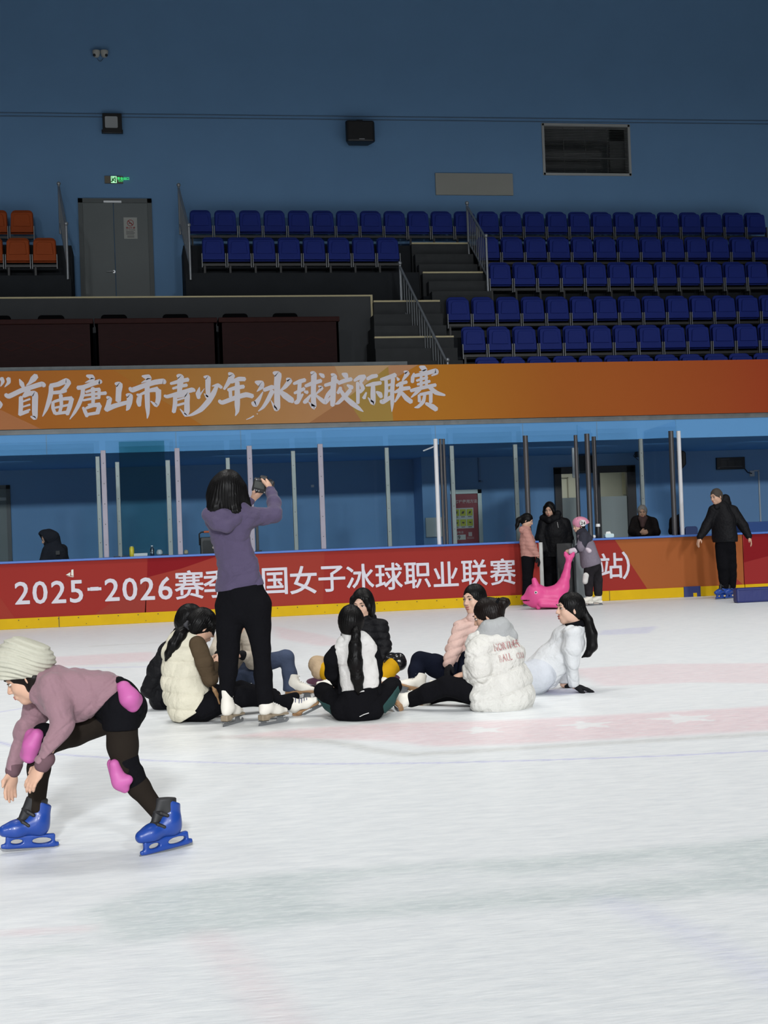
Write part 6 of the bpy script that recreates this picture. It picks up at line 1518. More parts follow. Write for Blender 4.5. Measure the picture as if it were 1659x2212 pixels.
# ---------------- 6. black puffer facing us, yellow tights
p = Person(10.80, (785, 1488), 'woman in a black padded jacket and yellow tights sitting cross-legged, facing us', h=.006, skin=SKIN_P)
n = D(-.12, -1, 0)
figure(p, n, (786, 1446, 0), (788, 1385, 0), (789, 1342, 0), [(756, 1355, 0), (822, 1353, 0)], [(744, 1398, -.03), (832, 1398, -.03)], [(764, 1428, -.18), (820, 1428, -.15)], [(770, 1452, -.02), (802, 1452, -.02)], [(690, 1438, -.15), (856, 1430, -.15)], [(728, 1472, -.36), (814, 1470, -.36)])
p.head(p.J(783, 1304, -.02), D(-.34, -.92, -.20), D(-.05, -.1, 1), .95, eye=.75); p.neck(p.J(789, 1342, 0))
p.hand(p.J(764, 1428, -.18), D(.5, -.5, -.3), D(0, 0, -1), D(.5, -.3, 0), .88, .4); p.hand(p.J(820, 1428, -.15), D(-.5, -.5, -.3), D(0, 0, -1), D(-.5, -.3, 0), .88, .4)
p.part('body', p.body, p.skin, .005)
garment(p, 'jacket', PUFBLK, [(789, 1352, 0, 30), (788, 1375, 0, 38), (788, 1405, 0, 40), (788, 1432, 0, 40)], (n, .78), [[(757, 1354, 0, 15), (789, 1346, 0, 17), (822, 1352, 0, 15)], [(757, 1356, 0, 16), (744, 1398, -.03, 15), (762, 1427, -.16, 11)], [(822, 1355, 0, 16), (831, 1396, -.03, 14), (824, 1422, -.12, 11)]], cuts=[((788, 1441, 0), D(0, 0, -1))], disps=[quilt(.010, .055, D(.1, 0, 1)), wrinkle(.003, 30, None, 22)])
garment(p, 'collar', PUFBLK, limbs=[[(781, 1334, -.03, 12), (793, 1335, .0, 15), (800, 1334, .0, 12)], [(786, 1345, -.02, 17), (797, 1343, .0, 17)]], cuts=[((790, 1325, 0), D(.1, .2, 1))], disps=[quilt(.004, .04)])
garment(p, 'tights', YEL, limbs=[[(772, 1456, 0, 22), (802, 1456, 0, 22)], [(802, 1452, -.02, 24), (856, 1431, -.15, 18), (838, 1450, -.26, 16.5), (818, 1467, -.34, 14)], [(770, 1452, -.02, 24), (690, 1438, -.15, 17), (708, 1456, -.26, 15), (726, 1470, -.34, 13)]], disps=[wrinkle(.001, 60, None, 2)])
S = SDF().chain([p.J(846, 1428, -.14), p.J(862, 1432, -.18)], [p.m(18.5), p.m(17)], k=.02).ell(p.J(858, 1424, -.17), (.062, .062, .045), (D(.8, 0, .45), F0, D(-.45, 0, .8)), k=.02); p.part('knee_pad', S, PADBLK)
S = SDF().chain([p.J(704, 1436, -.13), p.J(686, 1436, -.16), p.J(690, 1450, -.21)], [p.m(18), p.m(18.5), p.m(17)], k=.02); S.disp(wrinkle(.003, 60, None, 31)); p.part('knee_pad', S, PADBEI)
H, P_ = p.bob()
p.strands(H); p.part('hair', H, HAIR, .005)
S = SDF().chain([p.J(816, 1357, -.2), p.J(801, 1356, -.2)], [.001, .001])
figure_skate(p, p.J(728, 1470, -.37), D(-.85, -.5, .0), D(.1, .45, .88), .88, .05, h=.006); figure_skate(p, p.J(814, 1469, -.37), D(.6, -.8, .0), D(-.1, .45, .88), .88, .05, h=.006)
# maroon cushion under her
c = ice(768, 1484); S = SDF().ell(c + np.array([0, .12, .042]), (.385, .30, .050), (R0, F0, Z0)).disp(wrinkle(.006, 26, None, 40)); S.cut(c, (0, 0, -1))
o = S.build('cushion', mat('cushion_maroon', (.09, .03, .055), .3, spec=.5, bump=(14, .5, .01)), None, .009); tag(o, 'shiny maroon cushion on the ice under the woman in yellow tights', 'cushion')

# ---------------- 7. pale pink puffer, smiling
p = Person(10.70, (985, 1487), 'smiling woman in a pale pink padded jacket and navy trousers sitting on the ice', h=.006, skin=SKIN_P)
n = D(-.78, -.6, 0)
figure(p, n, (995, 1455, 0), (1010, 1390, 0), (1026, 1335, 0), [(996, 1358, -.08), (1046, 1360, .12)], [(979, 1405, -.15), (1056, 1410, .08)], [(969, 1436, -.28), (1030, 1440, -.12)], [(980, 1458, -.06), (1000, 1456, .1)], [(905, 1424, -.12), (1015, 1420, -.12)], [(903, 1476, -.22), (1000, 1478, -.2)])
p.head(p.J(1024, 1294, -.01), D(-.70, -.70, -.02), D(-.05, 0, 1), .98, smile=1, eye=.8); p.neck(p.J(1026, 1335, 0))
p.hand(p.J(1030, 1440, -.12), D(-.8, -.4, -.2), D(0, 0, -1), D(-.3, -.7, 0), .88, .4); p.hand(p.J(969, 1436, -.28), D(-.2, -.4, -.8), D(.6, .2, -.3), D(.2, -.8, .2), .88, .5)
p.part('body', p.body, p.skin, .005)
garment(p, 'jacket', PINKJ, [(1027, 1345, 0, 24), (1014, 1372, 0, 37), (1005, 1405, 0, 38), (1000, 1438, 0, 39)], (n, .8), [[(997, 1358, -.07, 16), (1026, 1347, 0, 17), (1046, 1358, .1, 16)], [(996, 1359, -.08, 17), (979, 1403, -.15, 15.5), (969, 1433, -.26, 12)], [(1046, 1362, .1, 17), (1056, 1410, .08, 15), (1032, 1439, -.1, 11)]], cuts=[((1000, 1448, 0), D(0, 0, -1))], disps=[quilt(.012, .056, D(-.35, .1, 1)), wrinkle(.003, 30, None, 27)])
garment(p, 'collar', PINKJ, limbs=[[(1020, 1334, -.05, 12), (1032, 1335, .0, 15), (1036, 1336, .05, 13)], [(1024, 1345, -.03, 17), (1034, 1345, .02, 17)]], cuts=[((1028, 1324, 0), D(.2, .1, 1))], disps=[quilt(.004, .04)])
garment(p, 'trousers', NAVY, limbs=[[(980, 1460, 0, 24), (1000, 1460, .05, 24)], [(980, 1456, -.06, 27), (940, 1438, -.1, 25), (906, 1426, -.13, 17), (900, 1450, -.17, 18), (900, 1472, -.21, 18)], [(1000, 1456, .1, 26), (1012, 1424, -.12, 19), (1000, 1474, -.2, 15)]], cuts=[((900, 1481, 0), D(0, 0, -1))], disps=[wrinkle(.005, 22, None, 29)])
S = SDF(); p.hand(p.J(969, 1436, -.28), D(-.2, -.4, -.8), D(.6, .2, -.3), D(.2, -.8, .2), .88, .5, into=S, grow=.004); p.part('glove', S, GLOVE, .004)
H, P_ = p.cap(.009, face=(.105, -.030, .078, .066, .092)); H.ell(P_(-.10, 0, .01), (.035, .04, .04), None, k=.02); p.strands(H); p.part('hair', H, HAIR, .005)
figure_skate(p, p.J(906, 1470, -.24), D(-.90, -.42, .0), D(.12, .55, .82), .95, .05); figure_skate(p, p.J(1000, 1474, -.22), D(-.9, -.2, 0), D(0, .2, 1), .95, .05, h=.007)

# ---------------- 8. white puffer with a grey hood and a bun
p = Person(9.42, (1080, 1532), 'seated woman with a hair bun in a big white padded coat with grey hood', h=.0055)
n = D(-.85, .5, 0)
figure(p, n, (1085, 1504, 0), (1075, 1420, 0), (1062, 1370, 0), [(1042, 1400, -.12), (1095, 1398, .15)], [(1034, 1448, -.15), (1070, 1450, .25)], [(1006, 1456, -.05), (1010, 1460, .2)], [(1062, 1506, -.08), (1062, 1504, .12)], [(966, 1480, -.05), (975, 1490, .2)], [(888, 1511, .08), (930, 1508, .3)])
p.head(p.J(1053, 1329, .0), D(-.90, .22, -.32), D(-.3, .05, .95), .97); p.neck(p.J(1062, 1370, 0))
p.hand(p.J(1006, 1456, -.05), D(-.9, .3, -.2), D(0, .2, -1), D(0, .8, .2), .9, .5); p.hand(p.J(1010, 1460, .2), D(-.9, -.2, -.2), D(0, -.2, -1), D(0, -.8, .2), .9, .5)
p.part('body', p.body, p.skin, .005)
coat, COAT = garment(p, 'coat', WHITEP, [(1074, 1392, .0, 48), (1083, 1425, 0, 60), (1088, 1465, 0, 64), (1094, 1500, 0, 70), (1094, 1520, 0, 66)], (n, .80), [[(1042, 1395, -.10, 26), (1034, 1425, -.14, 29), (1036, 1452, -.15, 25), (1014, 1455, -.08, 19), (1004, 1456, -.05, 16)], [(1095, 1398, .14, 26), (1075, 1450, .24, 24), (1015, 1459, .2, 16)], [(1052, 1486, -.10, 26), (1040, 1510, -.13, 27)], [(1066, 1506, -.10, 28), (1090, 1510, -.06, 30)], [(1030, 1388, -.04, 16), (1060, 1378, -.02, 24), (1098, 1388, .02, 22)]],
        cuts=[((1080, 1532, 0), D(0, 0, -1)), ((999, 1456, -.05), D(-1, 0, 0))], disps=[quilt(.022, .15, D(-.18, 0, 1), .15, .5), wrinkle(.006, 26, None, 33), wrinkle(.0025, 58, None, 37)])
garment(p, 'collar', WHITEP, limbs=[[(1012, 1392, -.04, 9), (1020, 1378, -.06, 9), (1034, 1370, -.08, 9)]], disps=[wrinkle(.002, 50, None, 34)])
garment(p, 'hood', GREYH, limbs=[[(1036, 1372, -.07, 13), (1056, 1356, -.08, 18), (1080, 1354, -.06, 20), (1098, 1366, -.02, 17)], [(1046, 1376, -.09, 12), (1080, 1378, -.09, 15), (1106, 1374, -.03, 12)], [(1060, 1362, .06, 18), (1094, 1362, .06, 18)]], disps=[wrinkle(.005, 34, None, 35)])
garment(p, 'trousers', BLK, limbs=[[(1062, 1508, -.08, 29), (1010, 1490, -.06, 26), (966, 1481, -.05, 22), (925, 1496, .0, 20), (888, 1511, .08, 16.5)], [(1062, 1506, .12, 28), (975, 1492, .2, 20), (925, 1508, .3, 15)], [(1070, 1512, 0, 20), (1115, 1514, 0, 20)]], cuts=[((1000, 1531, 0), D(0, 0, -1))], disps=[wrinkle(.004, 22, None, 36)])
H, P_ = p.cap(.011, face=(.108, -.030, .075, .066, .085)); H.chain([P_(.075, .045, .055), P_(.092, .050, .02), P_(.088, .055, -.03)], [.012, .008, .003], k=.015)
H.ell(p.J(1072, 1312, .0), (.06, .06, .055), (R0, F0, Z0), k=.03); 
b_ = p.J(1087, 1302, .0); H.ell(b_, (.045, .042, .038), (R0, F0, Z0), k=.015).chain([b_, p.J(1096, 1297, -.01), p.J(1102, 1304, -.01)], [.028, .012, .002], k=.015)
for q_ in ((1072, 1345), (1085, 1338), (1094, 1342)): H.chain([p.J(1066, 1325, -.06), p.J(q_[0], q_[1], -.07)], [.02, .002], k=.012)
p.strands(H); p.part('hair', H, HAIRB, .005)
S = SDF().chain([p.J(1077, 1293, -.03), p.J(1073, 1302, -.05), p.J(1076, 1312, -.04)], [.008, .009, .008]); p.part('hair_tie', S, BLK, .004)
figure_skate(p, p.J(880, 1509, .08), D(-.55, .75, .35), D(.82, .35, .42), .92, .06, lace=LACEW); figure_skate(p, p.J(925, 1506, .3), D(-.8, .4, .3), D(.5, .1, .8), .9, .05, h=.007)
# stitched lettering across the back of the coat
def on_surface(S, o, d, lift):
    t = 0.0
    o = np.asarray(o, float)
    for _ in range(60):
        v = float(S.eval((o + d * t)[None], m=.3)[0])
        if v < .0006: break
        t += max(v * .7, .0008)
        if t > 1.2: return None
    return o + d * (t - lift)
def coat_text(rows, col, bold, lift, name):
    mb = MB()
    for text, x0, y0, ex, ey, em in rows:
        x = 0.0
        for ch in text:
            if ch == ' ': x += .28; continue
            v, f = glyph(ch, bold); wd = v[:, 0].max() - v[:, 0].min()
            Q = []
            for a, b in v:
                px = x0 + ((a - v[:, 0].min() + x) * ex[0] + b * ey[0]) * em; py = y0 + ((a - v[:, 0].min() + x) * ex[1] + b * ey[1]) * em
                r_ = nrm(ray(px, py)); q = on_surface(COAT, p.J(px, py, -.45), r_, lift); Q.append(q)
            if all(q is not None for q in Q): mb.add(Q, f)
            x += wd + .10
    mb.build(name, col, coat)
TX = [('NORTHERN', 1069, 1407, (.50, -.10), (-.26, -.95), 23), ('BALL', 1080, 1431, (.50, -.11), (-.24, -.95), 23), ('CLUB', 1117, 1423, (.42, -.06), (-.2, -.95), 19)]
coat_text(TX, mat('stitch_red', (.42, .17, .17), .7), .012, .0035, 'lettering'); coat_text(TX, WHITEP, -.014, .0048, 'lettering_fill')

# ---------------- 9. white suit leaning back on her hands
p = Person(10.15, (1165, 1497), 'laughing woman in a white suit with a long ponytail leaning back on her black-gloved hands', h=.006, skin=SKIN_P)
n = D(-.75, .05, .6)
figure(p, n, (1160, 1466, 0), (1215, 1392, 0), (1242, 1352, 0), [(1240, 1372, -.15), (1226, 1374, .18)], [(1237, 1430, -.13), (1222, 1432, .22)], [(1241, 1481, -.05), (1217, 1478, .25)], [(1158, 1470, -.09), (1155, 1468, .09)], [(1062, 1452, -.05), (1060, 1450, .15)], [(985, 1480, -.1), (980, 1478, .05)])
p.head(p.J(1231, 1314, .0), D(-.95, -.22, .02), D(-.05, 0, 1), .98, smile=1, eye=.7); p.neck(p.J(1242, 1352, 0))
p.hand(p.J(1241, 1483, -.05), D(.95, -.1, -.22), D(0, 0, -1), D(.2, -.9, 0), .9, .15); p.hand(p.J(1217, 1480, .25), D(.95, .2, -.2), D(0, 0, -1), D(.2, .9, 0), .9, .15)
p.part('body', p.body, p.skin, .005)
garment(p, 'jacket', WHITES, [(1240, 1362, 0, 24), (1225, 1386, 0, 35), (1198, 1424, 0, 38), (1172, 1454, 0, 39), (1160, 1470, 0, 39)], (F0, 1.0), [[(1239, 1371, -.14, 22), (1236, 1400, -.15, 19), (1236, 1432, -.13, 16.5), (1240, 1476, -.06, 13)], [(1226, 1374, .17, 20), (1222, 1432, .22, 16), (1217, 1482, .25, 13)]], ells=[(1240, 1352, 0, (.065, .075, .035), (D(1, 0, .3), F0, D(-.3, 0, 1)))], cuts=[((1156, 1478, 0), D(-.55, 0, -.83)), ((1240, 1483, 0), D(0, 0, -1))], disps=[wrinkle(.009, 20, D(.6, 0, .6), 41), wrinkle(.004, 44, None, 42)])
garment(p, 'collar', BLK, limbs=[[(1236, 1350, -.04, 14), (1250, 1346, .02, 13)], [(1232, 1348, -.02, 11), (1250, 1350, -.02, 12)]], cuts=[((1240, 1342, 0), D(-.2, 0, 1))])
garment(p, 'trousers', SUITP, limbs=[[(1166, 1458, -.05, 37), (1156, 1466, -.06, 36), (1110, 1456, -.06, 27), (1062, 1452, -.05, 20), (988, 1478, -.1, 15)], [(1155, 1466, .08, 36), (1060, 1450, .12, 20), (982, 1476, .05, 14)]], cuts=[((1160, 1499, 0), D(0, 0, -1))], disps=[wrinkle(.005, 22, None, 43)])
for wq, fd in (((1241, 1483, -.05), D(.95, -.1, -.22)), ((1217, 1480, .25), D(.95, .2, -.2))):
    S = SDF(); p.hand(p.J(*wq), fd, D(0, 0, -1), D(.2, -.9 if wq[2] < 0 else .9, 0), .9, .15, into=S, grow=.004); p.part('glove', S, GLOVE, .004)
H, P_ = p.cap(.011, face=(.105, -.032, .076, .070, .088)); H.ell(p.J(1255, 1318, 0), (.035, .04, .04), (R0, F0, Z0), k=.02); p.strands(H)
H.chain([p.J(1260, 1318, -.02), p.J(1270, 1340, -.02), p.J(1278, 1370, -.02), p.J(1279, 1396, -.02), p.J(1270, 1412, -.02), p.J(1257, 1420, -.02)], [p.m(7), p.m(10), p.m(12), p.m(11), p.m(7), p.m(1.5)], k=.015); p.part('hair', H, HAIR, .005)
for a_, d_ in (((985, 1482, -.1), D(-.8, .1, .5)), ((980, 1480, .05), D(-.8, .1, .5))): figure_skate(p, p.J(*a_), d_, D(.5, 0, .85), .92, .05, h=.008)
# ---------------- 10. skating girl in the foreground
p = Person(5.56, (210, 1838), 'girl in a cream beanie and mauve hoodie skating bent forward in blue hire skates', h=.0045)
n = D(-.25, 0, -1)
KK = .74
figure(p, n, (262, 1518, 0), (150, 1500, 0), (98, 1474, 0), [(116, 1492, -.11), (84, 1506, .13)], [(140, 1560, -.15), (52, 1590, .16)], [(90, 1655, -.17), (27, 1668, .17)], [(262, 1548, -.05), (245, 1545, .07)], [(272, 1664, -.06), (86, 1608, .08)], [(350, 1764, -.05), (78, 1758, .06)], KK)
p.head(p.J(58, 1462, .0), D(-.90, -.12, -.42), D(-.42, 0, .9), .86); p.neck(p.J(98, 1474, 0), .045)
p.hand(p.J(90, 1655, -.17), D(-.58, -.05, -.8), D(.35, .75, -.3), D(-.8, .1, .5), .76, .25, wr=.022, spread=.2); p.hand(p.J(27, 1668, .17), D(-.16, -.1, -1), D(.6, -.6, 0), D(-.7, -.5, 0), .76, .25, wr=.022, spread=.2)
p.part('body', p.body, p.skin, .004)
garment(p, 'hoodie', MAUVE, [(98, 1480, 0, 38), (125, 1490, 0, 52), (160, 1500, 0, 61), (205, 1500, 0, 54), (245, 1506, 0, 46)], (F0, 1.08), [[(116, 1490, -.09, 33), (130, 1530, -.14, 30), (140, 1560, -.15, 27), (120, 1608, -.165, 24), (94, 1648, -.17, 18)], [(90, 1505, .12, 32), (52, 1590, .16, 26), (30, 1658, .17, 18)], [(100, 1470, 0, 28), (120, 1462, 0, 26)]],
        cuts=[((226, 1524, 0), D(.66, 0, -.75)), ((91, 1652, -.17), D(-.55, 0, -.84), .07), ((28, 1664, .17), D(-.15, 0, -1), .07)], disps=[wrinkle(.009, 22, D(.7, 0, .5), 51), wrinkle(.004, 46, D(.4, 0, .4), 52), groove(p.J(214, 1508, 0), D(.66, 0, -.75), .006, .005, .3), groove(p.J(118, 1500, -.2), D(.9, .3, .3), .007, .004, .10)])
garment(p, 'cuff', mat('cuff_mauve', (.13, .075, .088), .9, spec=.1), limbs=[[(100, 1640, -.17, 18.5), (92, 1652, -.17, 17)]])
garment(p, 'cuff', MATS['cuff_mauve'], limbs=[[(32, 1652, .17, 18), (28, 1664, .17, 17)]])
garment(p, 'shorts', BLK, limbs=[[(232, 1514, 0, 38), (255, 1508, 0, 42), (275, 1530, 0, 44)], [(262, 1530, -.05, 41), (262, 1562, -.06, 41)], [(262, 1525, .06, 40), (225, 1555, .08, 37)]], disps=[wrinkle(.002, 40, None, 53)], cuts=[((262, 1575, -.06), D(0, 0, -1))])
garment(p, 'tights', TIGHT, limbs=[[(262, 1550, -.06, 36), (265, 1610, -.06, 32), (272, 1660, -.06, 26), (300, 1700, -.055, 23), (348, 1762, -.05, 17)], [(245, 1545, .07, 35), (160, 1580, .08, 31), (90, 1608, .08, 27), (84, 1660, .075, 24), (79, 1745, .06, 18)]], h=.005)
garment(p, 'hip_pad', PINKPAD, limbs=[[(268, 1486, -.10, 15), (280, 1508, -.11, 20), (286, 1524, -.10, 15)], [(262, 1480, -.06, 11), (290, 1512, -.06, 18)]], h=.004)
for l_ in ([(258, 1474, -.03, 13), (268, 1482, -.10, 9)], [(300, 1535, -.06, 13), (306, 1525, -.03, 10)]): garment(p, 'hip_strap', BLK, limbs=[l_], h=.005)
garment(p, 'knee_pad', PINKPAD, limbs=[[(247, 1651, -.11, 11), (252, 1672, -.12, 12), (260, 1690, -.12, 12), (270, 1704, -.12, 9)], [(258, 1690, -.125, 12), (278, 1684, -.13, 9)], [(243, 1650, -.05, 12), (256, 1692, -.06, 14)]], h=.004)
garment(p, 'knee_strap', BLK, limbs=[[(271, 1640, -.06, 28.5), (273, 1652, -.06, 28.5)], [(284, 1672, -.06, 28), (290, 1684, -.06, 26)]], h=.005, k=.006)
garment(p, 'knee_pad', PINKPAD, limbs=[[(80, 1588, .02, 14), (68, 1610, .015, 17), (64, 1634, .02, 15)], [(70, 1590, .06, 17), (60, 1630, .06, 17)]], h=.004)
garment(p, 'knee_strap', BLK, limbs=[[(95, 1590, .08, 29), (102, 1600, .08, 29)]], h=.005)
# beanie and hair
S = SDF().ell(p.J(46, 1428, .0), (.112, .104, .098), (D(.97, 0, -.15), F0, D(.15, 0, .97))).ell(p.J(84, 1424, .0), (.062, .075, .062), (R0, F0, Z0), k=.04).ell(p.J(20, 1445, .0), (.07, .08, .055), (R0, F0, Z0), k=.03)
S.cut(p.J(40, 1464, 0), D(.02, 0, -1)); hc = p.J(60, 1400, -.1)
S.disp(lambda Q: .0030 * np.sin(((Q - hc) @ Z0) * 330 + ((Q - hc) @ R0) * 80 + 3 * np.sin(((Q - hc) @ R0) * 22)) + .004 * np.sin(((Q - hc) @ D(.3, 0, 1)) * 75 + 2 * np.sin(((Q - hc) @ R0) * 16)))
p.part('beanie', S, BEANIE, .0038)
H, P_ = p.cap(.010); H.chain([p.J(74, 1466, -.05), p.J(70, 1486, -.045), p.J(60, 1500, -.03)], [p.m(13), p.m(10), p.m(4)], k=.02); p.part('hair', H, HAIRB, .004)
rental_skate(p, p.J(76, 1762, .06), D(-.90, -.40, 0), D(.08, 0, 1), .77, h=.0042, ground=True); rental_skate(p, p.J(360, 1766, -.05), D(-.80, -.60, 0), D(-.08, 0, 1), .77, h=.0042, ground=True)

# ---------------- 11. girl in a rose puffer at the gate
p = Person(20.8, (1140, 1308), 'girl in a rose pink padded jacket with a ponytail by the red board', h=.008)
n = D(.85, -.3, 0)
figure(p, n, (1142, 1202, 0), (1139, 1165, 0), (1136, 1142, 0), [(1135, 1149, -.1), (1138, 1149, .1)], [(1147, 1180, -.12), (1150, 1180, .1)], [(1160, 1203, -.1), (1160, 1203, .06)], [(1139, 1206, -.06), (1143, 1206, .06)], [(1139, 1250, -.06), (1140, 1250, .06)], [(1136, 1292, -.06), (1138, 1292, .06)], .78)
p.head(p.J(1139, 1124, 0), D(.88, -.25, -.38), D(.3, 0, .95), .88); p.neck(p.J(1136, 1142, 0), .045)
for i_, s_ in ((0, -.1), (1, .06)): p.hand(p.J(1160, 1203, s_), D(.4, 0, -.9), D(-.5, .3, -.3), D(.5, -.3, .2), .8, .3)
p.part('body', p.body, p.skin, .007)
garment(p, 'jacket', PINKG, [(1136, 1148, 0, 14), (1139, 1170, 0, 20), (1142, 1197, 0, 20.5)], (n, .8), [[(1136, 1150, -.09, 9), (1147, 1180, -.12, 9.5), (1159, 1200, -.10, 6.5)], [(1138, 1150, .09, 9), (1150, 1180, .1, 9), (1159, 1200, .06, 6.5)], [(1128, 1144, -.05, 7), (1134, 1143, .05, 8)]], cuts=[((1142, 1203, 0), D(0, 0, -1))], disps=[quilt(.009, .062, D(.1, 0, 1)), wrinkle(.003, 24, None, 61)])
garment(p, 'trousers', BLK, limbs=[[(1141, 1203, 0, 15), (1142, 1210, 0, 14)], [(1139, 1207, -.06, 13), (1139, 1250, -.06, 10.5), (1136, 1292, -.06, 8)], [(1143, 1207, .06, 13), (1140, 1250, .06, 10.5), (1138, 1292, .06, 8)]])
S = SDF(); p.hand(p.J(1160, 1204, -.1), D(.35, 0, -.9), D(-.5, .3, -.3), D(.5, -.3, .2), .85, .3, into=S, grow=.006); p.part('glove', S, GLOVE, .006)
S = SDF(); p.hand(p.J(1160, 1204, .06), D(.35, 0, -.9), D(-.5, .3, -.3), D(.5, -.3, .2), .85, .3, into=S, grow=.006); p.part('glove', S, GLOVE, .006)
H, P_ = p.cap(.011); H.chain([p.J(1128, 1118, 0), p.J(1120, 1123, 0), p.J(1117, 1135, 0), p.J(1114, 1145, 0)], [.035, .035, .028, .008], k=.02); p.part('hair', H, HAIR, .007)
for s_ in (-.06, .06): figure_skate(p, p.J(1137, 1292, s_), D(.9, -.3, 0), Z0, .8, .07, h=.008, ground=True)

# ---------------- 12. woman in a black coat in the gate
p = Person(21.75, (1197, 1277), 'woman in a long black hooded coat standing in the open gate, hands in her pockets', h=.009, base=pix(1197, 1277, 21.75) * np.array([1, 1, 0]))
n = D(-.25, -1, 0)
figure(p, n, (1199, 1195, 0), (1196, 1145, 0), (1190, 1119, 0), [(1172, 1129, 0), (1221, 1129, 0)], [(1167, 1162, 0), (1229, 1162, 0)], [(1182, 1186, -.03), (1216, 1188, -.03)], [(1187, 1200, 0), (1209, 1200, 0)], [(1187, 1238, 0), (1207, 1238, 0)], [(1187, 1268, 0), (1206, 1268, 0)], .95)
p.head(p.J(1187, 1101, -.03), D(-.35, -.9, -.22), D(-.05, -.1, 1), 1.0); p.neck(p.J(1190, 1119, 0))
p.hand(p.J(1182, 1186, -.03), D(.4, -.3, -.6), D(0, .8, -.3), D(0, 0, 1), .9, .4); p.hand(p.J(1216, 1188, -.03), D(-.4, -.3, -.6), D(0, .8, -.3), D(0, 0, 1), .9, .4)
p.part('body', p.body, p.skin, .007)
garment(p, 'coat', PUFBLK, [(1192, 1126, 0, 20), (1197, 1150, 0, 29), (1199, 1180, 0, 31), (1199, 1200, 0, 30)], (n, .75), [[(1173, 1130, 0, 11), (1167, 1162, -.01, 11.5), (1174, 1188, -.08, 9)], [(1221, 1130, 0, 11), (1229, 1164, -.01, 11.5), (1223, 1190, -.08, 9)], [(1174, 1128, 0, 9), (1192, 1121, 0, 13), (1220, 1128, 0, 9)]], cuts=[((1199, 1203, 0), D(0, 0, -1))], disps=[wrinkle(.007, 16, None, 71)])
garment(p, 'hood', PUFBLK, limbs=[[(1172, 1119, -.02, 7), (1186, 1124, -.12, 7), (1202, 1119, -.05, 9)], [(1178, 1116, .07, 8), (1200, 1114, .08, 9), (1205, 1110, .08, 8)]])
garment(p, 'trousers', BLK, limbs=[[(1187, 1200, 0, 15), (1187, 1238, 0, 12), (1187, 1272, 0, 10)], [(1209, 1200, 0, 15), (1207, 1238, 0, 12), (1206, 1272, 0, 10)]])
H, P_ = p.bob(.10, .088); p.part('hair', H, HAIR, .006)
MB().tube([p.J(1204, 1128, -.26), p.J(1206, 1140, -.27)], .003, 6).build('drawcord', GREYBAR, p.root)
for x_, z_ in ((1187, 1268), (1206, 1268)): shoe(p, p.J(x_, z_, 0), D(-.2, -1, 0), Z0, BLK)

# ---------------- 13. child in a pink helmet
p = Person(20.3, (1280, 1308), 'small child in a pink numbered helmet and lilac jacket pushing the pink skating aid', h=.0075, skin=SKIN_P)
n = D(-.85, 0, -.35)
figure(p, n, (1276, 1212, 0), (1264, 1172, 0), (1256, 1150, 0), [(1260, 1158, -.11), (1262, 1158, .11)], [(1254, 1182, -.14), (1256, 1182, .12)], [(1233, 1191, -.06), (1236, 1192, .05)], [(1275, 1218, -.05), (1282, 1218, .06)], [(1270, 1250, -.05), (1290, 1252, .06)], [(1272, 1286, -.05), (1292, 1285, .06)], .75)
p.head(p.J(1250, 1136, 0), D(-.92, -.3, -.2), D(-.15, 0, 1), .86); p.neck(p.J(1256, 1150, 0), .045)
p.hand(p.J(1233, 1191, -.06), D(-.85, .3, .1), D(.1, .6, -.6), D(-.2, .2, 1), .72, .8); p.hand(p.J(1236, 1192, .05), D(-.85, -.3, .1), D(.1, -.6, -.6), D(-.2, -.2, 1), .72, .8)
p.part('body', p.body, p.skin, .006)
LILAC = cloth('jacket_lilac', (.19, .165, .205)); SLATE = cloth('jacket_slate', (.035, .035, .048))
garment(p, 'jacket', LILAC, [(1260, 1160, 0, 16), (1266, 1180, 0, 20), (1276, 1214, 0, 25)], (n, .9), [[(1261, 1160, -.10, 9), (1254, 1183, -.14, 9), (1238, 1190, -.07, 7)], [(1262, 1160, .10, 9), (1256, 1183, .12, 9), (1240, 1191, .05, 7)]], cuts=[((1278, 1222, 0), D(.25, 0, -.97))], disps=[wrinkle(.006, 22, None, 81)])
garment(p, 'yoke', SLATE, [(1256, 1150, 0, 13), (1262, 1166, 0, 19)], (n, .95), [[(1261, 1158, -.10, 10), (1257, 1176, -.13, 10)], [(1262, 1158, .10, 10), (1258, 1176, .12, 10)], [(1250, 1184, -.13, 9), (1238, 1190, -.07, 7.6)]], disps=[wrinkle(.004, 24, None, 82)])
S = SDF(); S.chain([p.J(1250, 1186, -.22), p.J(1270, 1186, -.24)], [.012, .010]); p.part('wrist_guard', SDF().cone(p.J(1242, 1189, -.13), p.J(1234, 1191, -.11), .045, .045).cone(p.J(1268, 1186, -.12), p.J(1273, 1190, -.14), .03, .035), mat('guard_white', (.60, .52, .58), .6), .007)
CAMO = mat('camo', (.018, .016, .019), .85, spec=.1, vary=(9, .9))
garment(p, 'trousers', CAMO, limbs=[[(1276, 1214, 0, 17), (1279, 1222, 0, 17)], [(1275, 1220, -.05, 14), (1271, 1250, -.05, 10.5), (1272, 1282, -.05, 9)], [(1284, 1220, .06, 14), (1291, 1252, .06, 10.5), (1292, 1281, .06, 9)]], disps=[wrinkle(.004, 24, None, 83)])
garment(p, 'knee_pad', WHITEJ, limbs=[[(1266, 1243, -.10, 6.5), (1264, 1256, -.10, 6)]])
S = SDF().ell(p.J(1255, 1130, 0), (.128, .112, .098), (D(.97, 0, -.2), F0, D(.2, 0, .97))); S.cut(p.J(1252, 1138, 0), D(.35, 0, -.94))
for a_ in (-.06, -.02, .02): S.ell(p.J(1246, 1118, a_), (.012, .010, .06), (D(0, 1, 0), R0, Z0), mode='s', k=.004)
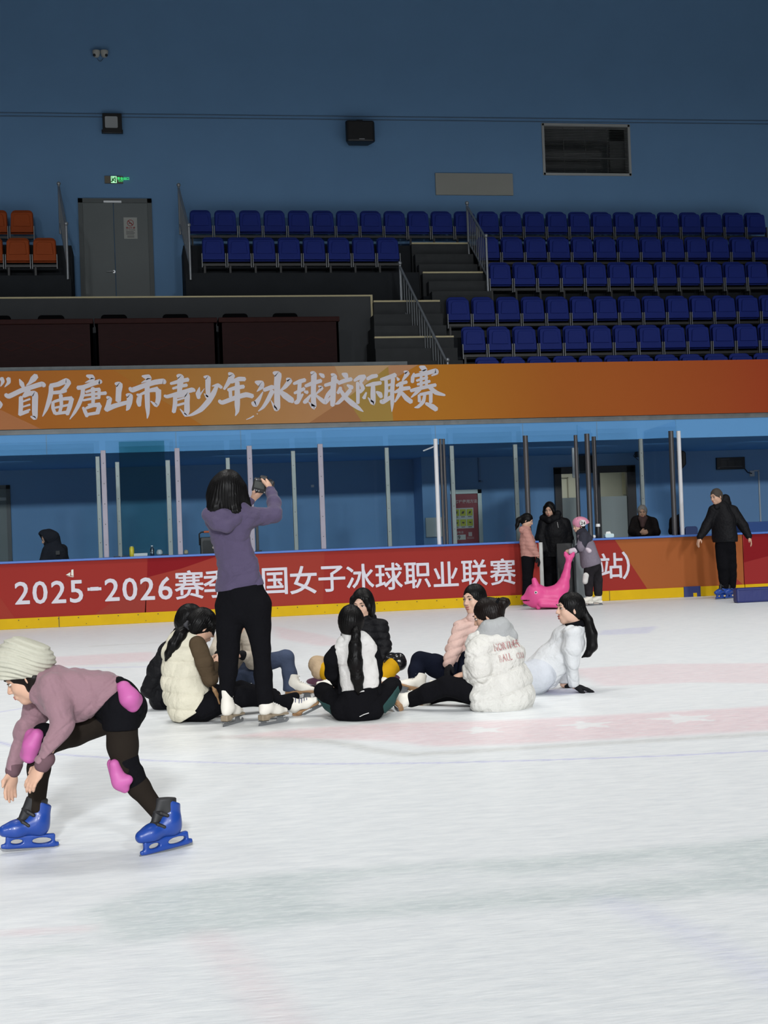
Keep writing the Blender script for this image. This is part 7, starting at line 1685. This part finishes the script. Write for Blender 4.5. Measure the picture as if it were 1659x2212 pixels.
hel = p.part('helmet', S, mat('helmet_pink', (.62, .25, .36), .35, spec=.5), .006)
hc = p.J(1259.5, 1130, -.13); disc = MB(); ex_, ey_ = D(1, .25, 0), D(0, -.12, 1); nn = np.cross(ex_, ey_); nn = -nn if nn @ F0 > 0 else nn
disc.prism([hc + .048 * (math.cos(q) * ex_ + math.sin(q) * ey_) for q in np.linspace(0, 2 * math.pi, 25)[:-1]], -nn * .03); disc.build('number_disc', mat('disc_white', (.66, .64, .64), .5), hel)
lt = MB(); letters(lt, '24', hc - ex_ * .037 - ey_ * .024, ex_, ey_, .068, gap=.05, bold=.03, nrm=nn, lift=.003); lt.build('number', INK, hel)
H, P_ = p.cap(.010); p.part('hair', H, HAIRB, .007)
for x_, y_, s_ in ((1273, 1288, -.05), (1293, 1286, .06)): figure_skate(p, p.J(x_, y_, s_), D(-.92, -.3, 0), Z0, .88, .07, h=.007, sole=SK_WHITE, ground=True)

# pink skating aid in the shape of a sea lion
p_ = Person.__new__(Person); p_.d0 = 19.9; 
b = ice(1185, 1315); t = thing('skating_aid', b, 'bright pink plastic animal-shaped skating aid pushed by the helmeted child', 'skating aid')
J = lambda x, y, dd=0: pix(x, y, 19.9 + dd); M_ = lambda px: px * 19.9 / FPX
PINKT = mat('aid_pink', (.66, .075, .25), .4, spec=.3, coat=.05)
S = SDF().cone(J(1160, 1291), J(1200, 1290), M_(23), M_(23), k=.03).ell(J(1157, 1280), (M_(21), .17, M_(20)), (R0, F0, Z0), k=.05)
S.cone(J(1150, 1290), J(1131, 1293), M_(15), M_(6.5), k=.06).cone(J(1148, 1300), J(1136, 1300), M_(11), M_(5), k=.04)
S.cone(J(1200, 1288), J(1215, 1268), M_(22), M_(14), k=.06).chain([J(1215, 1268), J(1222, 1245), J(1226, 1224), J(1229, 1208)], [M_(13), M_(9.5), M_(7), M_(6.2)], k=.05)
S.chain([J(1229, 1208), J(1223, 1199), J(1221, 1194)], [M_(6), M_(4.5), M_(3)], k=.02).chain([J(1230, 1208), J(1236, 1200), J(1239, 1195)], [M_(6), M_(4.5), M_(3)], k=.02)
for s_ in (-.09, .09): S.chain([J(1157, 1264, s_), J(1154, 1253, s_)], [M_(8), M_(5.5)], k=.02)
S.chain([J(1170, 1304, -.14), J(1205, 1306, -.16), J(1212, 1310, -.15)], [M_(8), M_(7), M_(6)], k=.03).chain([J(1170, 1304, .14), J(1205, 1306, .16)], [M_(8), M_(7)], k=.03).cone(J(1163, 1312, -.1), J(1163, 1312, .1), M_(5), M_(5), k=.02)
S.cut(ice(1185, 1316), (0, 0, -1)); S.ell(J(1134, 1297, -.0), (M_(10), .2, M_(1.2)), (R0, F0, Z0), mode='s', k=.01)
S.build('body', PINKT, t, .009)
e = MB().lathe(J(1157.5, 1280, -.165), [(.022, 0), (.019, .008), (.006, .012)], 16, nrm(-F0 * .95 - R0 * .25)); e.build('eye', WHITEM, t, smooth=True)
MB().lathe(J(1157.5, 1280, -.176), [(.013, 0), (.010, .006)], 14, nrm(-F0 * .95 - R0 * .25)).build('pupil', BLACKM, t, smooth=True)

# ---------------- 14. grey-haired spectator behind the boards
p = Person(22.9, (1390, 1240), 'grey-haired elderly person in a dark coat sitting behind the board with folded arms', h=.008, skin=SKIN_O, base=pix(1392, 1240, 22.9) * np.array([1, 1, 0]))
n = D(-.1, -1, 0)
figure(p, n, (1392, 1172, 0), (1392, 1138, 0), (1389, 1120, 0), [(1371, 1126, 0), (1411, 1126, 0)], [(1366, 1150, -.05), (1417, 1150, -.05)], [(1387, 1150, -.25), (1395, 1151, -.25)], [(1380, 1178, -.05), (1403, 1178, -.05)], [(1378, 1182, -.45), (1405, 1182, -.45)], [(1378, 1232, -.42), (1405, 1232, -.42)], .92)
p.head(p.J(1387.5, 1106, -.03), D(-.2, -.95, -.12), Z0, .95, old=True); p.neck(p.J(1389, 1120, 0))
p.hand(p.J(1384, 1150, -.27), D(.9, -.1, .1), D(0, .9, 0), D(0, 0, 1), .85, .5); p.hand(p.J(1398, 1151, -.26), D(-.9, -.1, 0), D(0, .9, 0), D(0, 0, 1), .85, .5)
p.part('body', p.body, p.skin, .006)
CO = cloth('coat_umber', (.010, .008, .008))
garment(p, 'coat', CO, [(1391, 1126, 0, 16), (1392, 1145, 0, 23), (1392, 1172, 0, 24)], (n, .8), [[(1371, 1127, 0, 10), (1366, 1148, -.05, 10), (1380, 1152, -.22, 8)], [(1411, 1127, 0, 10), (1417, 1148, -.05, 10), (1402, 1152, -.22, 8)], [(1374, 1123, 0, 8), (1390, 1120, -.02, 10), (1408, 1124, 0, 8)]], disps=[wrinkle(.006, 20, None, 91)])
garment(p, 'scarf', mat('scarf_brown', (.045, .02, .018), .85), limbs=[[(1383, 1120, -.10, 5), (1388, 1126, -.14, 6), (1388, 1136, -.17, 5)], [(1394, 1119, -.09, 5), (1390, 1127, -.14, 5)]])
garment(p, 'trousers', BLK, limbs=[[(1380, 1178, -.05, 12), (1378, 1182, -.45, 10), (1378, 1228, -.42, 8)], [(1403, 1178, -.05, 12), (1405, 1182, -.45, 10), (1405, 1228, -.42, 8)]], h=.012)
H, P_ = p.cap(.013, face=(.110, -.034, .088, .072, .102)); H.disp(wrinkle(.003, 90, None, 92)); p.part('hair', H, HAIRG, .007)
for x_ in (1378, 1405): shoe(p, p.J(x_, 1231, -.42), D(0, -1, 0), Z0, BLK, h=.012)
c = p.J(1392, 1214, .05); t = thing('stool', (c[0], c[1], 0), 'stool under the grey-haired spectator behind the board', 'stool')
MB().lathe((c[0], c[1], max(.05, c[2] - .05)), [(.19, 0), (.20, .03), (.18, .05)], 20).build('seat', BLACKM, t); 
for a_ in range(4): MB().tube([(c[0] + .12 * math.cos(a_ * 1.571 + .78), c[1] + .12 * math.sin(a_ * 1.571 + .78), c[2] - .04), (c[0] + .16 * math.cos(a_ * 1.571 + .78), c[1] + .16 * math.sin(a_ * 1.571 + .78), 0)], .014, 8).build('leg', RAIL, t)

# ---------------- 15. man in black skating along the boards
p = Person(20.75, (1566, 1293), 'man in a black jacket skating in blue hire skates by the rust board', h=.0075)
n = D(-.6, -.75, -.1)
figure(p, n, (1566, 1172, 0), (1561, 1120, 0), (1553, 1093, 0), [(1541, 1102, -.02), (1583, 1104, .02)], [(1527, 1137, .0), (1606, 1137, -.02)], [(1511, 1162, -.05), (1618, 1160, -.08)], [(1559, 1180, 0), (1575, 1180, 0)], [(1562, 1224, -.05), (1578, 1222, .02)], [(1564, 1268, -.02), (1582, 1268, .05)], .98)
p.head(p.J(1547, 1072, -.03), D(-.80, -.55, -.22), D(-.15, -.1, 1), .98); p.neck(p.J(1553, 1093, 0))
p.hand(p.J(1511, 1162, -.05), D(-.35, -.1, -.9), D(.8, .3, -.2), D(-.2, -.9, 0), .92, .3); p.hand(p.J(1618, 1160, -.08), D(.35, 0, -.9), D(-.8, .3, -.2), D(.3, -.9, 0), .92, .3)
p.part('body', p.body, p.skin, .006)
garment(p, 'jacket', PUFBLK, [(1557, 1101, 0, 20), (1561, 1125, 0, 28), (1565, 1160, 0, 28), (1566, 1166, 0, 27)], (n, .75), [[(1541, 1103, -.02, 11), (1527, 1136, 0, 10.5), (1512, 1160, -.05, 7)], [(1583, 1105, .02, 12), (1605, 1137, -.02, 10.5), (1617, 1158, -.07, 7)], [(1542, 1101, -.02, 9), (1558, 1095, 0, 13), (1583, 1102, .02, 10)]], cuts=[((1566, 1171, 0), D(0, 0, -1))], disps=[wrinkle(.007, 18, None, 101)])
garment(p, 'hood', PUFBLK, limbs=[[(1560, 1084, .04, 8), (1567, 1077, .06, 9), (1571, 1086, .05, 8)], [(1548, 1096, -.08, 6), (1560, 1092, .0, 9), (1572, 1090, .04, 8)]])
garment(p, 'trousers', BLK, [(1566, 1164, 0, 22), (1567, 1180, 0, 22)], (n, .8), [[(1559, 1181, 0, 15), (1562, 1225, -.05, 12.5), (1564, 1266, -.02, 9)], [(1575, 1181, 0, 15), (1579, 1222, .02, 12.5), (1581, 1266, .05, 9)]], disps=[wrinkle(.005, 18, None, 102)])
H, P_ = p.cap(.008, face=(.112, -.044, .090, .074, .104)); H.disp(wrinkle(.002, 90, None, 103)); p.part('hair', H, mat('hair_pepper', (.055, .047, .040), .7, spec=.15), .006)
for x_, y_, s_, d_ in ((1562, 1269, -.02, D(-.85, -.5, 0)), (1580, 1268, .05, D(-.75, -.65, 0))): rental_skate(p, p.J(x_, y_, s_), d_, Z0, .95, h=.007, ground=True)

# ---------------- 16. hooded man behind the glass on the left
p = Person(21.3, (118, 1300), 'man with his dark hood up sitting hunched behind the glass at left', h=.0085, base=pix(118, 1300, 21.3) * np.array([1, 1, 0]))
n = D(-.8, -.5, -.2)
figure(p, n, (122, 1240, 0), (121, 1200, 0), (110, 1178, 0), [(104, 1186, -.1), (132, 1186, .1)], [(98, 1215, -.15), (140, 1220, .05)], [(82, 1220, -.3), (100, 1225, -.2)], [(116, 1244, -.05), (128, 1244, .05)], [(80, 1240, -.3), (90, 1240, -.2)], [(80, 1292, -.3), (90, 1292, -.2)], .95)
p.head(p.J(103, 1163, -.02), D(-.85, -.35, -.4), D(-.3, 0, .95), .98); p.neck(p.J(110, 1178, 0))
p.hand(p.J(82, 1220, -.3), D(-.8, -.2, 0), D(0, 0, -1), D(0, -1, 0), .9, .4); p.hand(p.J(100, 1225, -.2), D(-.8, -.2, 0), D(0, 0, -1), D(0, -1, 0), .9, .4)
p.part('body', p.body, p.skin, .007)
CN = cloth('coat_ink', (.015, .017, .024))
garment(p, 'coat', CN, [(114, 1180, 0, 20), (122, 1205, 0, 29), (123, 1240, 0, 28)], (n, .85), [[(104, 1188, -.1, 12), (97, 1214, -.15, 11), (84, 1220, -.28, 8)], [(134, 1188, .1, 13), (140, 1220, .05, 11), (102, 1225, -.18, 8)]], disps=[wrinkle(.008, 16, None, 111)])
S = SDF().ell(p.J(105, 1159, 0), (.160, .140, .120), (D(.95, 0, -.25), F0, D(.25, 0, .95))).cone(p.J(112, 1166, 0), p.J(116, 1182, 0), .13, .13, k=.05).ell(p.J(82, 1167, -.08), (.10, .12, .10), (R0, F0, Z0), mode='s', k=.02); S.disp(wrinkle(.006, 24, None, 112)); p.part('hood', S, CN, .008)
garment(p, 'trousers', BLK, limbs=[[(116, 1244, -.05, 13), (80, 1240, -.3, 11), (80, 1290, -.3, 8)], [(128, 1244, .05, 13), (90, 1240, -.2, 11), (90, 1290, -.2, 8)]], h=.012)
MB().box(*[v for c_ in zip(p.J(125, 1194, -.22) - .03, p.J(125, 1194, -.22) + .03) for v in c_]).build('badge', mat('badge_ink', (.02, .02, .022), .6), p.root)
for x_, s_ in ((80, -.3), (90, -.2)): shoe(p, p.J(x_, 1291, s_), D(-.9, -.3, 0), Z0, BLK, h=.012)
c = p.J(123, 1276, .0); t = thing('stool', (c[0], c[1], 0), 'stool under the hooded man behind the board', 'stool')
MB().lathe((c[0], c[1], max(.05, c[2] - .05)), [(.19, 0), (.20, .03), (.18, .05)], 20).build('seat', BLACKM, t)
for a_ in range(4): MB().tube([(c[0] + .12 * math.cos(a_ * 1.571 + .78), c[1] + .12 * math.sin(a_ * 1.571 + .78), c[2] - .04), (c[0] + .16 * math.cos(a_ * 1.571 + .78), c[1] + .16 * math.sin(a_ * 1.571 + .78), 0)], .014, 8).build('leg', RAIL, t)
